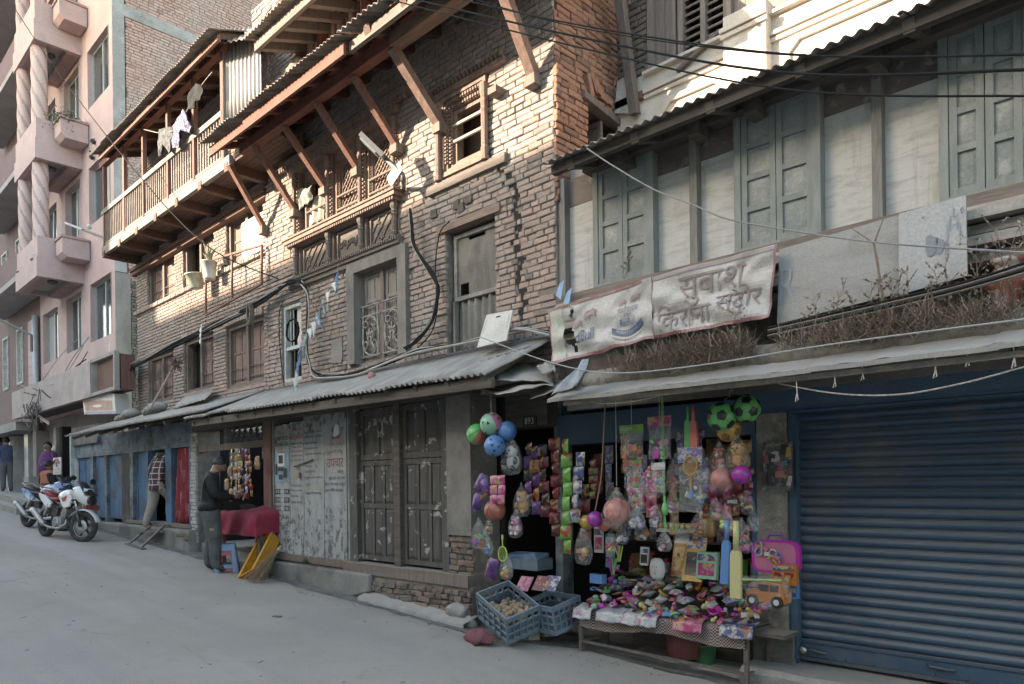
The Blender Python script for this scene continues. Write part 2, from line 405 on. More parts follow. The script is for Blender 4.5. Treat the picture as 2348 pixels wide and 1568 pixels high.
# ================================================================== brickwork
def subtract(a0,a1,cuts):
    segs = [(a0,a1)]
    for c0,c1 in cuts:
        ns = []
        for s0,s1 in segs:
            if c1 <= s0 or c0 >= s1: ns.append((s0,s1)); continue
            if c0-s0 > .03: ns.append((s0,c0))
            if s1-c1 > .03: ns.append((c1,s1))
        segs = ns
    return segs
def brickwork(parent,a0,a1,z0,z1,fn,openings,M,skip=None,L=.215,H=.057,joint=.008,singles=300,depth=.022,wob=.012,jit=.004,tintfn=None,seed=1,poke=.01,cutfn=None):
    """fn(a, out, z) -> world.  The ones that show largest become objects of their own, the rest one joined part."""
    R = random.Random(seed); out = []
    rows = int((z1-z0)/(H+joint)); drift = 0
    for r in range(rows):
        zb = z0+r*(H+joint); a = a0-R.uniform(0,L)
        hd = R.random() < .25
        while a < a1:
            ln = L*R.uniform(.88,1.12)
            if hd or R.random() < .13: ln *= .53
            b0,b1 = max(a,a0)+joint*.5,min(a+ln,a1)-joint*.5; a += ln
            if b1-b0 < .035: continue
            zc = zb+H/2; cuts = [(o[0],o[1]) for o in openings if o[2]-H*.35 < zc < o[3]+H*.35]+(cutfn(zc) if cutfn else [])
            for s0,s1 in subtract(b0,b1,cuts):
                if skip and skip((s0+s1)/2,zc): continue
                out.append((s0,s1,zb,zb+H))
    mass = MB(); solo = []
    def one(mb,s0,s1,zb,zt):
        am = (s0+s1)/2; wv = lambda q: wob*noise.noise(V3((q*.8,zb*1.3,seed*3.1)))+wob*.5*noise.noise(V3((q*3,zb*5,seed)))
        d = depth+R.uniform(-poke*.6,poke)+.012*noise.noise(V3((am*1.1,zb*1.1,seed+5))); c = .006
        mb.ti = tintfn(am,zb,R) if tintfn else min(.99,max(.01,R.gauss(.5,.22)))
        j = lambda: R.uniform(-jit,jit); tl = R.uniform(-.35,.35)*jit
        back = [fn(s0,-.02,zb+wv(s0)),fn(s1,-.02,zb+wv(s1)),fn(s1,-.02,zt+wv(s1)),fn(s0,-.02,zt+wv(s0))]
        mid = [fn(s0+j(),d-c*1.4,zb+wv(s0)+j()),fn(s1+j(),d-c*1.4,zb+wv(s1)+j()),fn(s1+j(),d-c*1.4,zt+wv(s1)+j()),fn(s0+j(),d-c*1.4,zt+wv(s0)+j())]
        e = c+abs(j()); fr = [fn(s0+e,d+tl,zb+e+wv(s0)),fn(s1-e,d-tl,zb+e+wv(s1)),fn(s1-e,d-tl+j(),zt-e+wv(s1)),fn(s0+e,d+tl+j(),zt-e+wv(s0))]
        q = [(0,1,5,4),(1,2,6,5),(2,3,7,6),(3,0,4,7),(4,5,9,8),(5,6,10,9),(6,7,11,10),(7,4,8,11),(8,9,10,11)]
        mb.add(back+mid+fr,q)
    order = []
    for i,(s0,s1,zb,zt) in enumerate(out):
        p = to_px(V3(fn(s0,0,zb))); q = to_px(V3(fn(s1,0,zt)))
        vis = p and q and 0 < p[0] < 2347 and 0 < q[0] < 2347 and 0 < p[1] < 1568 and 0 < q[1] < 1568
        order.append((-(abs((q[0]-p[0])*(zt-zb)*FOC/p[2])) if vis else 0,i))
    order.sort(); pick = set(i for a,i in order[:singles] if a < 0)
    for i,(s0,s1,zb,zt) in enumerate(out):
        if i in pick:
            mb = MB(); one(mb,s0,s1,zb,zt); mb.build('brick',M,parent)
        else: one(mass,s0,s1,zb,zt)
    if mass.f: mass.build('brickwork',M,parent,kind='stuff')
def core(a0,a1,z0,z1,fn,openings,back,front=0.0):
    """masonry core with real openings, fn(a, out, z)"""
    mb = MB(); As = sorted({a0,a1,*[x for o in openings for x in o[:2] if a0 < x < a1]}); Zs = sorted({z0,z1,*[x for o in openings for x in o[2:4] if z0 < x < z1]})
    for i in range(len(As)-1):
        for k in range(len(Zs)-1):
            am,zm = (As[i]+As[i+1])/2,(Zs[k]+Zs[k+1])/2
            if any(o[0] < am < o[1] and o[2] < zm < o[3] for o in openings): continue
            q = [fn(x,y,z) for z in (Zs[k],Zs[k+1]) for y in (front,-back) for x in (As[i],As[i+1])]
            mb.add(q,[(0,2,3,1),(4,5,7,6),(0,1,5,4),(2,6,7,3),(0,4,6,2),(1,3,7,5)])
    return mb
def front(V): return lambda a,o,z: V3((a,V-o,z))
def side(U): return lambda a,o,z: V3((U+o,a,z))
# ------------------------------------------------------------------ joinery
def panel_leaf(parent,name,u0,u1,z0,z1,V,cols,rows,Mf,Mp,st=.05,th=.035,raise_=.012,field=True):
    """one door leaf: stiles and rails as the part, the panels as its sub-parts.  rows: list of (fraction)"""
    w,h = u1-u0,z1-z0; mb = MB(); y0,y1 = V-th,V
    mb.box(u0,u0+st,y0,y1,z0,z1); mb.box(u1-st,u1,y0,y1,z0,z1)
    tot = sum(rows); iz = z0+st; ih = h-st*(len(rows)+1); zs = []; z = z0
    for r in rows:
        mb.box(u0+st,u1-st,y0+.002,y1-.002,z,z+st); z += st; hh = ih*r/tot; zs.append((z,z+hh)); z += hh
    mb.box(u0+st,u1-st,y0+.002,y1-.002,z1-st,z1)
    cw = (w-2*st-(cols-1)*st*.7)/cols; us_ = []
    for c in range(cols):
        a = u0+st+c*(cw+st*.7); us_.append((a,a+cw))
        if c:
            for zz in zs: mb.box(a-st*.7,a,y0+.004,y1-.004,zz[0],zz[1])
    o = mb.build(name,Mf,parent)
    for za,zb in zs:
        for a,bb in us_:
            p = MB(); yf = y0+th*.45; i = min(cw,zb-za)*.22; yr = yf-raise_
            if field:
                p.add([(a,yf,za),(bb,yf,za),(bb,yf,zb),(a,yf,zb),(a+i,yr,za+i),(bb-i,yr,za+i),(bb-i,yr,zb-i),(a+i,yr,zb-i)],
                      [(0,1,5,4),(1,2,6,5),(2,3,7,6),(3,0,4,7),(4,5,6,7)])
            else: p.box(a,bb,yf,y1-.01,za,zb)
            p.build('panel',Mp,o)
    return o
def frame_bars(mb,u0,u1,z0,z1,y0,y1,w,wt=None,wb=None):
    wt = w if wt is None else wt; wb = w if wb is None else wb
    mb.box(u0,u0+w,y0,y1,z0,z1); mb.box(u1-w,u1,y0,y1,z0,z1)
    if wt: mb.box(u0+w,u1-w,y0,y1,z1-wt,z1)
    if wb: mb.box(u0+w,u1-w,y0,y1,z0,z0+wb)
    return mb
def corrug(mb,a,b,c,d,waves,amp,nv=3,th=.004,droop=0.0):
    """sheet: a-b lower edge, d-c upper edge; ridges run from edge to edge"""
    a,b,c,d = map(V3,(a,b,c,d)); n = (b-a).cross(d-a).normalized()
    if n.z < 0: n = -n
    N = waves*6
    def fn(s,t):
        p = a*(1-s)*(1-t)+b*s*(1-t)+c*s*t+d*(1-s)*t
        return p+n*(amp*sin(2*pi*waves*s))-V3((0,0,droop*4*t*(1-t)))
    mb.grid(fn,N,nv,thick=-n*th); return mb
def sheets(parent,name,a,b,c,d,n,pitch,amp,M,jit=.02,seed=3,droop=.0,over=.04):
    R = random.Random(seed); a,b,c,d = map(V3,(a,b,c,d)); L = (b-a).length
    for i in range(n):
        s0,s1 = max(0,i/n-over/L*.5),min(1,(i+1)/n+over/L*.5); k = R.uniform(-jit,jit); lift = V3((0,0,.006*(i % 2)+R.uniform(0,.004)))
        f = lambda s,t: a*(1-s)*(1-t)+b*s*(1-t)+c*s*t+d*(1-s)*t
        dn = (a-d).normalized()*k; k2 = R.uniform(-jit,jit); dn2 = (a-d).normalized()*(k+k2*.4)
        mb = MB(); w = (f(s1,0)-f(s0,0)).length
        corrug(mb,f(s0,0)+dn+lift,f(s1,0)+dn2+lift,f(s1,1)+lift,f(s0,1)+lift,max(2,round(w/pitch)),amp,droop=droop)
        mb.build(name,M,parent,smooth=True)
# ================================================================== brick townhouse with carved windows
VB = 5.4
UL,UR = P(613,620,VB).x,P(1274,300,VB).x
house = thing('brick_townhouse','old brick townhouse with carved wooden windows and red strutted eaves','house',(UL,VB,gz(UL)))
R_tri = rect(684,430,632,912,VB)
zt_tri = P(850,300,VB).z; sill_tri = P(685,557,VB).z; base_tri = P(683,640,VB).z
R_up = rect(1016,232,425,1120,VB)
R_teal = rect(647,704,879,692,VB)
R_grey = rect(804,611,839,940,VB)
R_scr = rect(1024,534,812,1137,VB)
WZ0,WZ1 = 2.55,6.95
open_main = [(R_tri[0],R_tri[1],base_tri,zt_tri),R_up,R_teal,R_grey,R_scr]
w = core(UL,UR,WZ0,WZ1,front(VB),open_main,.35).build('wall',M_mortar,house)
# step crack down the right of the wall
crk = [P(x,y,VB) for x,y in ((1140,385),(1160,400),(1168,425),(1188,450),(1178,480),(1190,520),(1182,560),(1192,600),(1188,650),(1205,700),(1190,740))]
def main_cut(z):
    for p,q in zip(crk,crk[1:]):
        if q.z <= z <= p.z:
            c = p.x+(q.x-p.x)*(p.z-z)/max(1e-4,p.z-q.z)+.05*noise.noise(V3((z*9,0,0)))+.03*sin(z*41); w_ = .034+.024*sin(z*57); return [(c-w_,c+w_)]
    return []
def main_skip(a,z): return random.random() < .006
def main_tint(a,z,R):
    t = R.gauss(.5,.13)
    if a > UR-1.1: t += .10
    if R.random() < .05: t = R.uniform(.0,.15)
    if R.random() < .05: t = R.uniform(.85,.99)
    return min(.99,max(.01,t))
brickwork(w,UL,UR,WZ0,WZ1,front(VB),open_main,M_brick,skip=main_skip,cutfn=main_cut,tintfn=main_tint,seed=11,wob=.011,jit=.004,poke=.009)
g = MB(); zz = crk[-1].z
while zz < crk[0].z:
    ct_ = main_cut(zz)
    if ct_: g.add([(ct_[0][0]-.012,VB-.004,zz),(ct_[0][1]+.012,VB-.004,zz),(ct_[0][1]+.012,VB-.004,zz+.033),(ct_[0][0]-.012,VB-.004,zz+.033)],[(0,1,2,3)])
    zz += .033
g.build('crack',M_dark,w)  # flat dark strip stands in for the shade deep inside the split
# the return wall beside the lower neighbour
ZR0 = 4.35
rr_open = []
_a = PX(1344,250,UR); _b = PX(1402,300,UR)
rr_open = [(_a.y,_b.y+.2,PX(1344,330,UR).z,PX(1344,236,UR).z)]
ws = core(VB+.001,7.6,ZR0,9.6,side(UR),rr_open,.3).build('side_wall',M_mortar,house)
brickwork(ws,VB-.02,7.6,ZR0,9.6,side(UR),rr_open,M_brick_o,seed=12,wob=.02,jit=.006,poke=.012)
g = MB(); g.box(UR-.5,UR-.28,_a.y,_b.y+.2,rr_open[0][2],rr_open[0][3]); g.build('dark_recess',M_dark,ws)
o = panel_leaf(ws,'loose_shutter',UR-.34,UR-.02,rr_open[0][2],rr_open[0][3]-.08,_a.y+.3,1,[1],M_wood,M_wood)
g = MB(); g.beam((UR+.02,_a.y-.12,rr_open[0][3]+.02),(UR+.0,_b.y+.25,rr_open[0][3]-.06),.12,.07); g.build('split_lintel',M_wood,ws)
for k in range(5):
    g = MB(); c = V3((UR+.03,_a.y-.02+.07*k,rr_open[0][3]+.16+.05*sin(k*1.3))); g.ti = .6; g.cbox(c,.10,.055,.2,eul(.5+.25*k,.2,0),j=.006); g.build('brick',M_brick_o,ws)
# upper wall behind the attic and above the eaves at the right
UA0 = P(598,300,5.5).x
g = MB(); g.box(UA0,UR,5.62,5.9,6.9,9.8); g.build('attic_wall',M_plaster,house)
# ------------------------------------------------------------------ carved windows
def dentils(mb,u0,u1,z,V,pitch,w,h,d):
    n = max(1,int((u1-u0)/pitch))
    for k in range(n):
        a = u0+(k+.5)*(u1-u0)/n; mb.box(a-w/2,a+w/2,V-d,V+.01,z,z+h)
def dentils_z(mb,u,z0,z1,V,pitch,w,h,d):
    n = max(1,int((z1-z0)/pitch))
    for k in range(n):
        a = z0+(k+.5)*(z1-z0)/n; mb.box(u,u+w,V-d,V+.01,a-h/2,a+h/2)
def post(parent,u,z0,z1,V,r,M=None):
    h = z1-z0; pr = [(r*1.25,0),(r*1.25,.05*h),(r*.8,.06*h),(r,.10*h),(r*1.15,.16*h),(r*.75,.2*h),(r*.9,.22*h),(r*.9,.62*h),(r*1.2,.66*h),(r*.8,.70*h),(r*1.1,.75*h),(r*.85,.8*h),(r*1.3,.88*h),(r*1.3,h)]
    MB().lathe(pr,(u,V,z0),8).build('turned_post',M or M_carve,parent,smooth=False)
def lattice(mb,u0,u1,z0,z1,V,pitch,w=.012,d=.016):
    """diagonal wooden lattice cut to the opening"""
    W,H = u1-u0,z1-z0
    for sgn in (1,-1):
        k = -int((H)/pitch)-2
        while k*pitch < W+H:
            c = k*pitch; k += 1
            pts = []
            for z in (0,H):
                x = c+(z if sgn > 0 else H-z)-H; pts.append((x,z))
            (xa,za),(xb,zb) = pts
            t0,t1 = 0.0,1.0; dx = xb-xa
            if abs(dx) > 1e-6:
                ta,tb = (0-xa)/dx,(W-xa)/dx; lo,hi = min(ta,tb),max(ta,tb); t0,t1 = max(0,lo),min(1,hi)
            if t1-t0 < .02: continue
            y = V+(.0 if sgn > 0 else d*.8)
            mb.beam((u0+xa+dx*t0,y,z0+za+(zb-za)*t0),(u0+xa+dx*t1,y,z0+za+(zb-za)*t1),d,w,up=(0,1,0))
# -- three-bay carved window
u0,u1 = R_tri[0],R_tri[1]
tri = thing('carved_window_tmp',None,None,(u0,VB,base_tri)); tri.name = 'carved_window'; adopt(tri,house)
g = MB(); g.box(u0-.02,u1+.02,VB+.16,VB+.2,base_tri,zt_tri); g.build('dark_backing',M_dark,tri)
g = MB(); g.box(u0-.14,u1+.12,VB-.10,VB+.15,base_tri-.09,base_tri); g.box(u0-.2,u1+.16,VB-.07,VB+.1,base_tri-.15,base_tri-.092)
dentils(g,u0-.14,u1+.12,base_tri-.05,VB-.10,.045,.026,.04,.03); g.build('base_beam',M_carvedk,tri)
g = MB(); g.box(u0-.16,u1+.14,VB-.17,VB+.15,sill_tri-.05,sill_tri); g.box(u0-.12,u1+.1,VB-.12,VB+.14,sill_tri-.09,sill_tri-.052)
g.box(u0-.18,u1+.16,VB-.19,VB+.10,sill_tri+.002,sill_tri+.028); dentils(g,u0-.12,u1+.1,sill_tri-.09,VB-.12,.05,.03,.035,.03); g.build('sill_ledge',M_carve,tri)
g = MB(); g.box(u0-.1,u1+.1,VB-.12,VB+.15,zt_tri-.02,zt_tri+.1); g.box(u0-.3,u1+.35,VB-.16,VB-.0,zt_tri+.1,zt_tri+.17)
dentils(g,u0-.3,u1+.35,zt_tri+.05,VB-.12,.06,.034,.05,.035); dentils(g,u0-.3,u1+.35,zt_tri+.17,VB-.05,.07,.05,.045,.05); g.build('head_beam',M_carve,tri)
bays = [(P(706,500,VB).x,P(746,500,VB).x),(P(776,450,VB).x,P(820,450,VB).x),(P(850,400,VB).x,P(901,400,VB).x)]
mull = [u0,(bays[0][1]+bays[1][0])/2,(bays[1][1]+bays[2][0])/2,u1]
for i,mu in enumerate(mull):
    g = MB(); hw = .075; a = max(u0-.06,mu-hw); bb = min(u1+.06,mu+hw)
    g.box(a,bb,VB-.04,VB+.15,sill_tri,zt_tri-.02); dentils_z(g,a+.012,sill_tri,zt_tri,VB-.04,.05,.03,.03,.02); dentils_z(g,bb-.042,sill_tri,zt_tri,VB-.04,.05,.03,.03,.02)
    g.box(a,bb,VB-.03,VB+.15,base_tri,sill_tri-.09); g.build('mullion',M_carve,tri)
    post(tri,mu,sill_tri+.02,zt_tri-.05,VB-.065,.034); post(tri,mu,base_tri,sill_tri-.09,VB-.06,.04,M_carvedk)
for bi,(a,bb) in enumerate(bays):
    zb,zt = sill_tri+.17,zt_tri-.22+.03*bi
    for k,(e,y) in enumerate(((.0,VB-.01),(.03,VB+.02),(.055,VB+.05))):
        g = MB(); frame_bars(g,a-.06+e,bb+.06-e,zb-.08+e,zt+.08-e,y,y+.06,.032)
        if k == 1:
            dentils_z(g,a-.06+e,zb-.05,zt+.05,y,.035,.02,.02,.012); dentils_z(g,bb+.04-e,zb-.05,zt+.05,y,.035,.02,.02,.012); dentils(g,a-.02,bb+.02,zt+.03,y,.035,.02,.02,.012)
        g.build('bay_frame',M_carve,tri)
    g = MB(); g.box(a-.08,bb+.08,VB-.005,VB+.1,sill_tri+.03,zb-.085); dentils(g,a-.07,bb+.07,sill_tri+.045,VB-.005,.04,.026,.05,.016); g.build('carved_rail',M_carve,tri)
    g = MB(); g.box(a-.08,bb+.08,VB-.0,VB+.12,zt+.085,zt_tri-.02); g.build('head_panel',M_carve,tri)
    g = MB(); zc0,zc1 = base_tri+.03,sill_tri-.11; a2,b2 = mull[bi]+.11,mull[bi+1]-.11
    g.box(a2,b2,VB+.03,VB+.06,zc0,zc1); frame_bars(g,a2,b2,zc0,zc1,VB+.0,VB+.035,.03)
    if bi != 1:
        lattice(g,a2+.03,b2-.03,zc0+.03,zc1-.03,VB+.02,.16,w=.014,d=.02)
        for k in range(14): g.ball((rnd(a2+.05,b2-.05),VB+.028,rnd(zc0+.05,zc1-.05)),.022,6,4)
    else:
        for k in range(7):
            c = (lerp(a2+.08,b2-.08,k/6),VB+.02,lerp(zc0,zc1,.5)+.035*sin(k*2.2))
            g.tube([V3(c)+V3((.045*cos(t*.6)*(1-t*.05),0,.045*sin(t*.6)*(1-t*.05))) for t in range(14)],.009,5)
    g.build('carved_panel',M_carvedk,tri)
    if bi > 0:
        g = MB(); lattice(g,a,bb,zb,zt,VB+.06,.085 if bi == 1 else .08)
        g.build('lattice',M_carve,tri)
        if bi == 2:
            for sgn in (0,1):   # arched head
                g = MB(); r = (bb-a)/2; cx_ = (a+bb)/2; pts = [(cx_+r*cos(t)*(1),zt-r+r*sin(t)) for t in [pi/2*k/8 for k in range(9)]]
                poly = [(x if sgn else 2*cx_-x,z) for x,z in pts]+[((bb if sgn else a),zt)]
                g.prism(poly,lambda p,q,d: V3((p,VB+.045+d,q)),0,.02); g.build('spandrel',M_carve,tri)
    for zz in ((zb+.2,zb+.02) if bi else (zb+.2,)):
        MB().tube([(a-.05,VB+.0,zz),(bb+.05,VB+.0,zz)],.017,8).build('rail',M_wood,tri)
    if bi == 0:
        pass
# curtain hanging out of the first bay
a,bb = bays[0]
M_curt = mat('flowered_curtain',(.34,.33,.28),(.15,.19,.13),scale=16,thr=(.60,.66),c3=(.45,.16,.12),scale3=22,thr3=(.66,.69),bmp=.1)
g = MB(); zt = zt_tri-.2
g.grid(lambda s,t: V3((a+.015+(bb-a-.03)*s,VB+.04+.03*sin(s*17)-.03*t,zt-.25-(zt-sill_tri-.42)*t)),26,10,thick=(0,.004,0))
g.build('curtain',M_curt,None,smooth=True,label='cream flowered curtain hanging in the carved window bay',cat='curtain')
g = MB(); g.grid(lambda s,t: V3((a-.16+(bb-a)*.8*s,VB-.05-.05*sin(pi*min(1,t*1.2))+.015*sin(s*19+t*3),zt-.10-.30*t*(1-.45*s)+.03*sin(s*6))),18,8,thick=(0,.004,0))
g.build('curtain',M_curt,None,smooth=True,label='cream flowered cloth flung over the carved window frame',cat='curtain')
# -- upper right carved window
u0,u1,z0,z1 = R_up
upw = thing('carved_window',None,None,(u0,VB,z0)); adopt(upw,house)
g = MB(); g.box(u0-.01,u1+.01,VB+.3,VB+.34,z0,z1); g.build('dark_backing',wood('room_boards',(.07,.04,.028),(.12,.07,.05),'Z'),upw)
zo = P(1043,372,VB).z
for k,(e,y) in enumerate(((0,-.05),(.045,-.02),(.085,.015),(.12,.05))):
    g = MB(); frame_bars(g,u0+e,u1-e,zo-.02-.12+e,z1-e*1.2,VB+y,VB+y+.1,.05 if k in (0,3) else .042)
    if k in (1,2):
        dentils_z(g,u0+e,zo,z1-.1,VB+y,.04,.034,.024,.02); dentils_z(g,u1-e-.036,zo,z1-.1,VB+y,.04,.034,.024,.02); dentils(g,u0+.1,u1-.1,z1-e*1.2-.036,VB+y,.04,.024,.032,.02)
    g.build('carved_frame',M_carve,upw)
post(upw,u0-.01,z0+.02,z1-.12,VB-.075,.04)
post(upw,u1+.01,z0+.02,z1-.12,VB-.075,.04)
g = MB(); g.box(u0+.05,u1-.05,VB+.0,VB+.06,z0+.02,zo-.13); frame_bars(g,u0+.06,u1-.06,z0+.03,zo-.14,VB-.02,VB+.01,.02)
for k in range(4):
    c = (lerp(u0+.18,u1-.18,k/3),VB-.005,lerp(z0,zo-.12,.5))
    for t in range(10): g.beam(c,(c[0]+.075*cos(t*pi/5),c[1]-.008,c[2]+.075*sin(t*pi/5)),.012,.016)
    g.ball(c,.022,8,5)
g.build('carved_apron',M_carve,upw)
bl,br = P(988,437,VB),P(1168,368,VB)
g = MB(); g.box(bl.x,br.x,VB-.075,VB+.12,z0-.085,z0+.01,j=.004); g.build('sill_beam',M_woodx,upw)
bl,br = P(985,232,VB),P(1166,128,VB)
g = MB(); g.box(bl.x,br.x,VB-.085,VB+.1,z1-.0,z1+.055); g.box(bl.x+.1,br.x-.05,VB-.06,VB+.1,z1+.057,z1+.1); dentils(g,bl.x,br.x,z1+.057,VB-.08,.06,.034,.05,.03); g.build('head_beam',M_carve,upw)
for f_ in (.42,.66):
    MB().tube([(u0+.12,VB+.04,lerp(zo,z1,f_-.08)),(u1-.12,VB+.04,lerp(zo,z1,f_-.08))],.02,8).build('rail',wood('pale_rail',(.30,.26,.22),(.40,.36,.31),'X'),upw)
for sx in (u1+.2,):
    g = MB(); g.box(sx-.06,sx+.06,VB-.15,VB+.05,lerp(z0,z1,.66),lerp(z0,z1,.66)+.07); g.build('peg',M_wood,upw)
# -- pale-painted narrow window
u0,u1,z0,z1 = R_teal
tw = thing('pale_window',None,None,(u0,VB,z0)); adopt(tw,house)
M_pale = mat('pale_green_paint',(.46,.50,.48),(.36,.38,.36),scale=8,bmp=.15)
g = MB(); frame_bars(g,u0,u1,z0,z1,VB+.02,VB+.12,.055); zm = lerp(z0,z1,.44); g.box(u0+.055,u1-.055,VB+.03,VB+.10,zm-.025,zm+.025); g.build('frame',M_pale,tw)
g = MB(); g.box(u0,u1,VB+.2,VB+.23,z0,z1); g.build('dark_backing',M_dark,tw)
g = MB(); g.box(lerp(u0,u1,.5),u1-.056,VB+.085,VB+.095,zm+.026,z1-.056); g.build('white_sheet',M_white,tw)
for k in range(4): MB().tube([(lerp(u0,u1,.2+.2*k),VB+.07,z0+.05),(lerp(u0,u1,.2+.2*k),VB+.07,zm)],.008,6).build('bar',M_iron,tw)
for k in range(2): MB().tube([(lerp(u0,u1,.22+.14*k),VB+.07,zm),(lerp(u0,u1,.22+.14*k),VB+.07,z1-.05)],.012,6).build('bar',M_pale,tw)
# -- grey framed window with iron grille
u0,u1,z0,z1 = R_grey
gw = thing('grey_window',None,None,(u0,VB,z0)); adopt(gw,house)
M_greyw = mat('grey_timber',(.14,.13,.117),(.20,.187,.17),scale=3,stretch=(2,2,1),bmp=.3,dust=.4)
g = MB(); fw = .17; frame_bars(g,u0,u1,z0,z1,VB-.075,VB+.1,fw,wt=.14,wb=0); g.build('frame',M_greyw,gw)
g = MB(); frame_bars(g,u0+fw,u1-fw,z0+.0,z1-.14,VB+.05,VB+.13,.035); um = (u0+u1)/2; g.box(um-.035,um+.035,VB+.04,VB+.13,z0,z1-.17); g.build('inner_frame',M_wood,gw)
g = MB(); g.box(u0+.1,u1-.1,VB+.24,VB+.27,z0,z1-.1); g.build('dark_backing',M_dark,gw)
M_shut = wood('grey_shutter_wood',(.16,.14,.12),(.27,.245,.22),'Z')
panel_leaf(gw,'shutter_leaf',u0+fw+.035,um-.035,z0+.03,z1-.175,VB+.11,2,[1,1,.8],M_shut,M_shut,st=.045,field=False)
panel_leaf(gw,'shutter_leaf',um+.035,u1-fw-.035,z0+.03,z1-.175,VB+.11,2,[1,1,.8],M_shut,M_shut,st=.045,field=False)
M_grille = mat('pale_iron_grille',(.30,.285,.265),(.18,.165,.15),scale=14,rough=.6,metal=.2,bmp=.2)
for (a,bb) in ((u0+fw+.01,um-.03),(um+.03,u1-fw-.01)):
    gh = (z1-z0)*.40; gr = MB(); y = VB+.03; za,zb = z0+.08,z0+.08+gh
    for z in (za,zb,zb+.13): gr.tube([(a,y,z),(bb,y,z)],.013,6)
    cx_,cz,rx,rz = (a+bb)/2,(za+zb)/2,(bb-a)*.43,gh*.47
    gr.tube([(cx_+rx*cos(t*pi/12),y,cz+rz*sin(t*pi/12)) for t in range(25)],.014,6)
    for sgn in (-1,1):
        gr.tube([(cx_+sgn*(.02+.09*(1-t/16)*abs(cos(t*.35))),y-.01,cz-rz*.75+rz*.1*t) for t in range(10)],.011,6)
        gr.tube([(cx_+sgn*(rx*.55+.045*cos(t*.55)),y-.01,cz-rz*.45+.045*sin(t*.55)) for t in range(14)],.01,6)
        gr.tube([(cx_+sgn*(rx*.5+.05*cos(t*.55)),y-.01,cz+rz*.62+.04*sin(t*.55)) for t in range(12)],.01,6)
    for t in range(5): gr.beam((cx_,y-.012,cz+.02),(cx_+.075*cos(pi/2+t*2*pi/5),y-.012,cz+.02+.085*sin(pi/2+t*2*pi/5)),.02,.03)
    for s_ in (-.8,.8): gr.tube([(cx_+s_*rx*1.1,y,za),(cx_+s_*rx*1.1,y,zb+.13)],.011,6)
    gr.build('grille',M_grille,gw)
# -- screened door opening
u0,u1,z0,z1 = R_scr
sd = thing('screened_opening',None,None,(u0,VB,z0)); adopt(sd,house)
M_screen = mat('dusty_mesh_screen',(.175,.165,.145),(.115,.108,.095),scale=3,stretch=(2,1,.6),gscale=150,grain=.35,bmp=.1)
M_drape = mat('dusty_drape',(.15,.14,.125),(.20,.185,.165),scale=3,bmp=.1)
zs = P(1035,690,VB).z
g = MB(); frame_bars(g,u0+.05,u1-.02,zs,z1-.04,VB+.06,VB+.11,.045); g.build('screen_frame',mat('grey_frame_paint',(.26,.245,.225),(.17,.16,.145),scale=8),sd)
hole = [(.10,.08),(.26,.075),(.31,.06),(.36,.10),(.30,.115),(.27,.16),(.22,.20),(.16,.21),(.11,.17)]
a,bb,za,zb = u0+.095,u1-.065,zs+.045,z1-.085
g = MB(); N = 14   # mesh with a torn lower-left corner
def scr(s,t): return V3((lerp(a,bb,s),VB+.085-.02*sin(pi*s)*sin(pi*t)+.012*noise.noise(V3((s*5,t*5,1))),lerp(za,zb,t)))
for i in range(N):
    for k in range(N):
        s_,t_ = (i+.5)/N,(k+.5)/N
        if .05 < s_ < .30 and t_ < .22-.35*max(0,s_-.2): continue
        if t_ > .95 and .25 < s_ < .75: continue
        g.add([scr(i/N,k/N),scr((i+1)/N,k/N),scr((i+1)/N,(k+1)/N),scr(i/N,(k+1)/N)],[(0,1,2,3)])
g.build('screen',M_screen,sd,smooth=True)
g = MB(); g.box(u0,u1,VB+.26,VB+.29,z0,z1); g.build('dark_backing',M_dark,sd)
g = MB(); g.grid(lambda s,t: V3((lerp(u0+.08,u1-.1,s),VB+.10+.02*sin(s*34+t)+.008*sin(s*13),lerp(z0,zs,t))),60,6,thick=(0,.004,0)); g.build('drape',M_drape,sd,smooth=True)
for a_ in (u0+.045,u1-.055): MB().box(a_,a_+.035,VB+.04,VB+.1,z0,zs).build('jamb',M_greyw,sd)
lp = (P(1008,534,VB),P(1152,476,VB)); g = MB(); g.box(lp[0].x,lp[1].x,VB-.055,VB+.1,z1,z1+.085,j=.004); g.build('lintel',wood('red_brown_lintel',(.17,.10,.08),(.25,.19,.16),'X',dust=.4),sd)
for x,y in ((1000,512),(1052,492),(1080,480),(1062,500)):
    p = P(x,y-22,VB); g = MB(); g.box(p.x-.05,p.x+.05,VB-.05,VB+.02,p.z-.055,p.z+.045,j=.008); g.build('joist_end',M_wooddk,house)
# grey plate set in the wall
p = P(778,805,VB); g = MB(); g.prism([(-.13,-.16),(.1,-.17),(.135,-.1),(.13,.17),(-.125,.16)],lambda a,b_,d: V3((p.x+a,VB-.035+d,p.z+b_)),-.012,.05); g.build('stone_plate',M_cement,house)
# ------------------------------------------------------------------ eaves: struts, purlin, rafters, tin
VP_,ZP = 4.72,6.37
VE,ZE = 4.34,6.28
def rz_(v): return ZE+(v-VE)*.42          # underside of the rafters
UE0,UE1 = P(478,345,VE).x,UR+.42
roof = thing('eaves',None,None,(UL,VB,6.4)); adopt(roof,house)
uM = P(905,80,VP_).x
g = MB(); g.box(UE0+.25,uM,VP_-.055,VP_+.055,ZP-.075,ZP+.06); g.build('purlin',M_woodred,roof)
g = MB(); g.box(uM,UE1,VP_-.07,VP_+.07,ZP-.09,ZP+.055,j=.006); g.build('purlin',wood('old_purlin',(.14,.08,.055),(.25,.16,.11),'X',dust=.4),roof)
uF = P(786,68,VE).x
g = MB(); g.beam((UE0,VE+.02,ZE+.02),(uF,VE+.02,ZE+.02),.035,.13,up=(0,0,1)); g.build('fascia',M_woodred,roof)
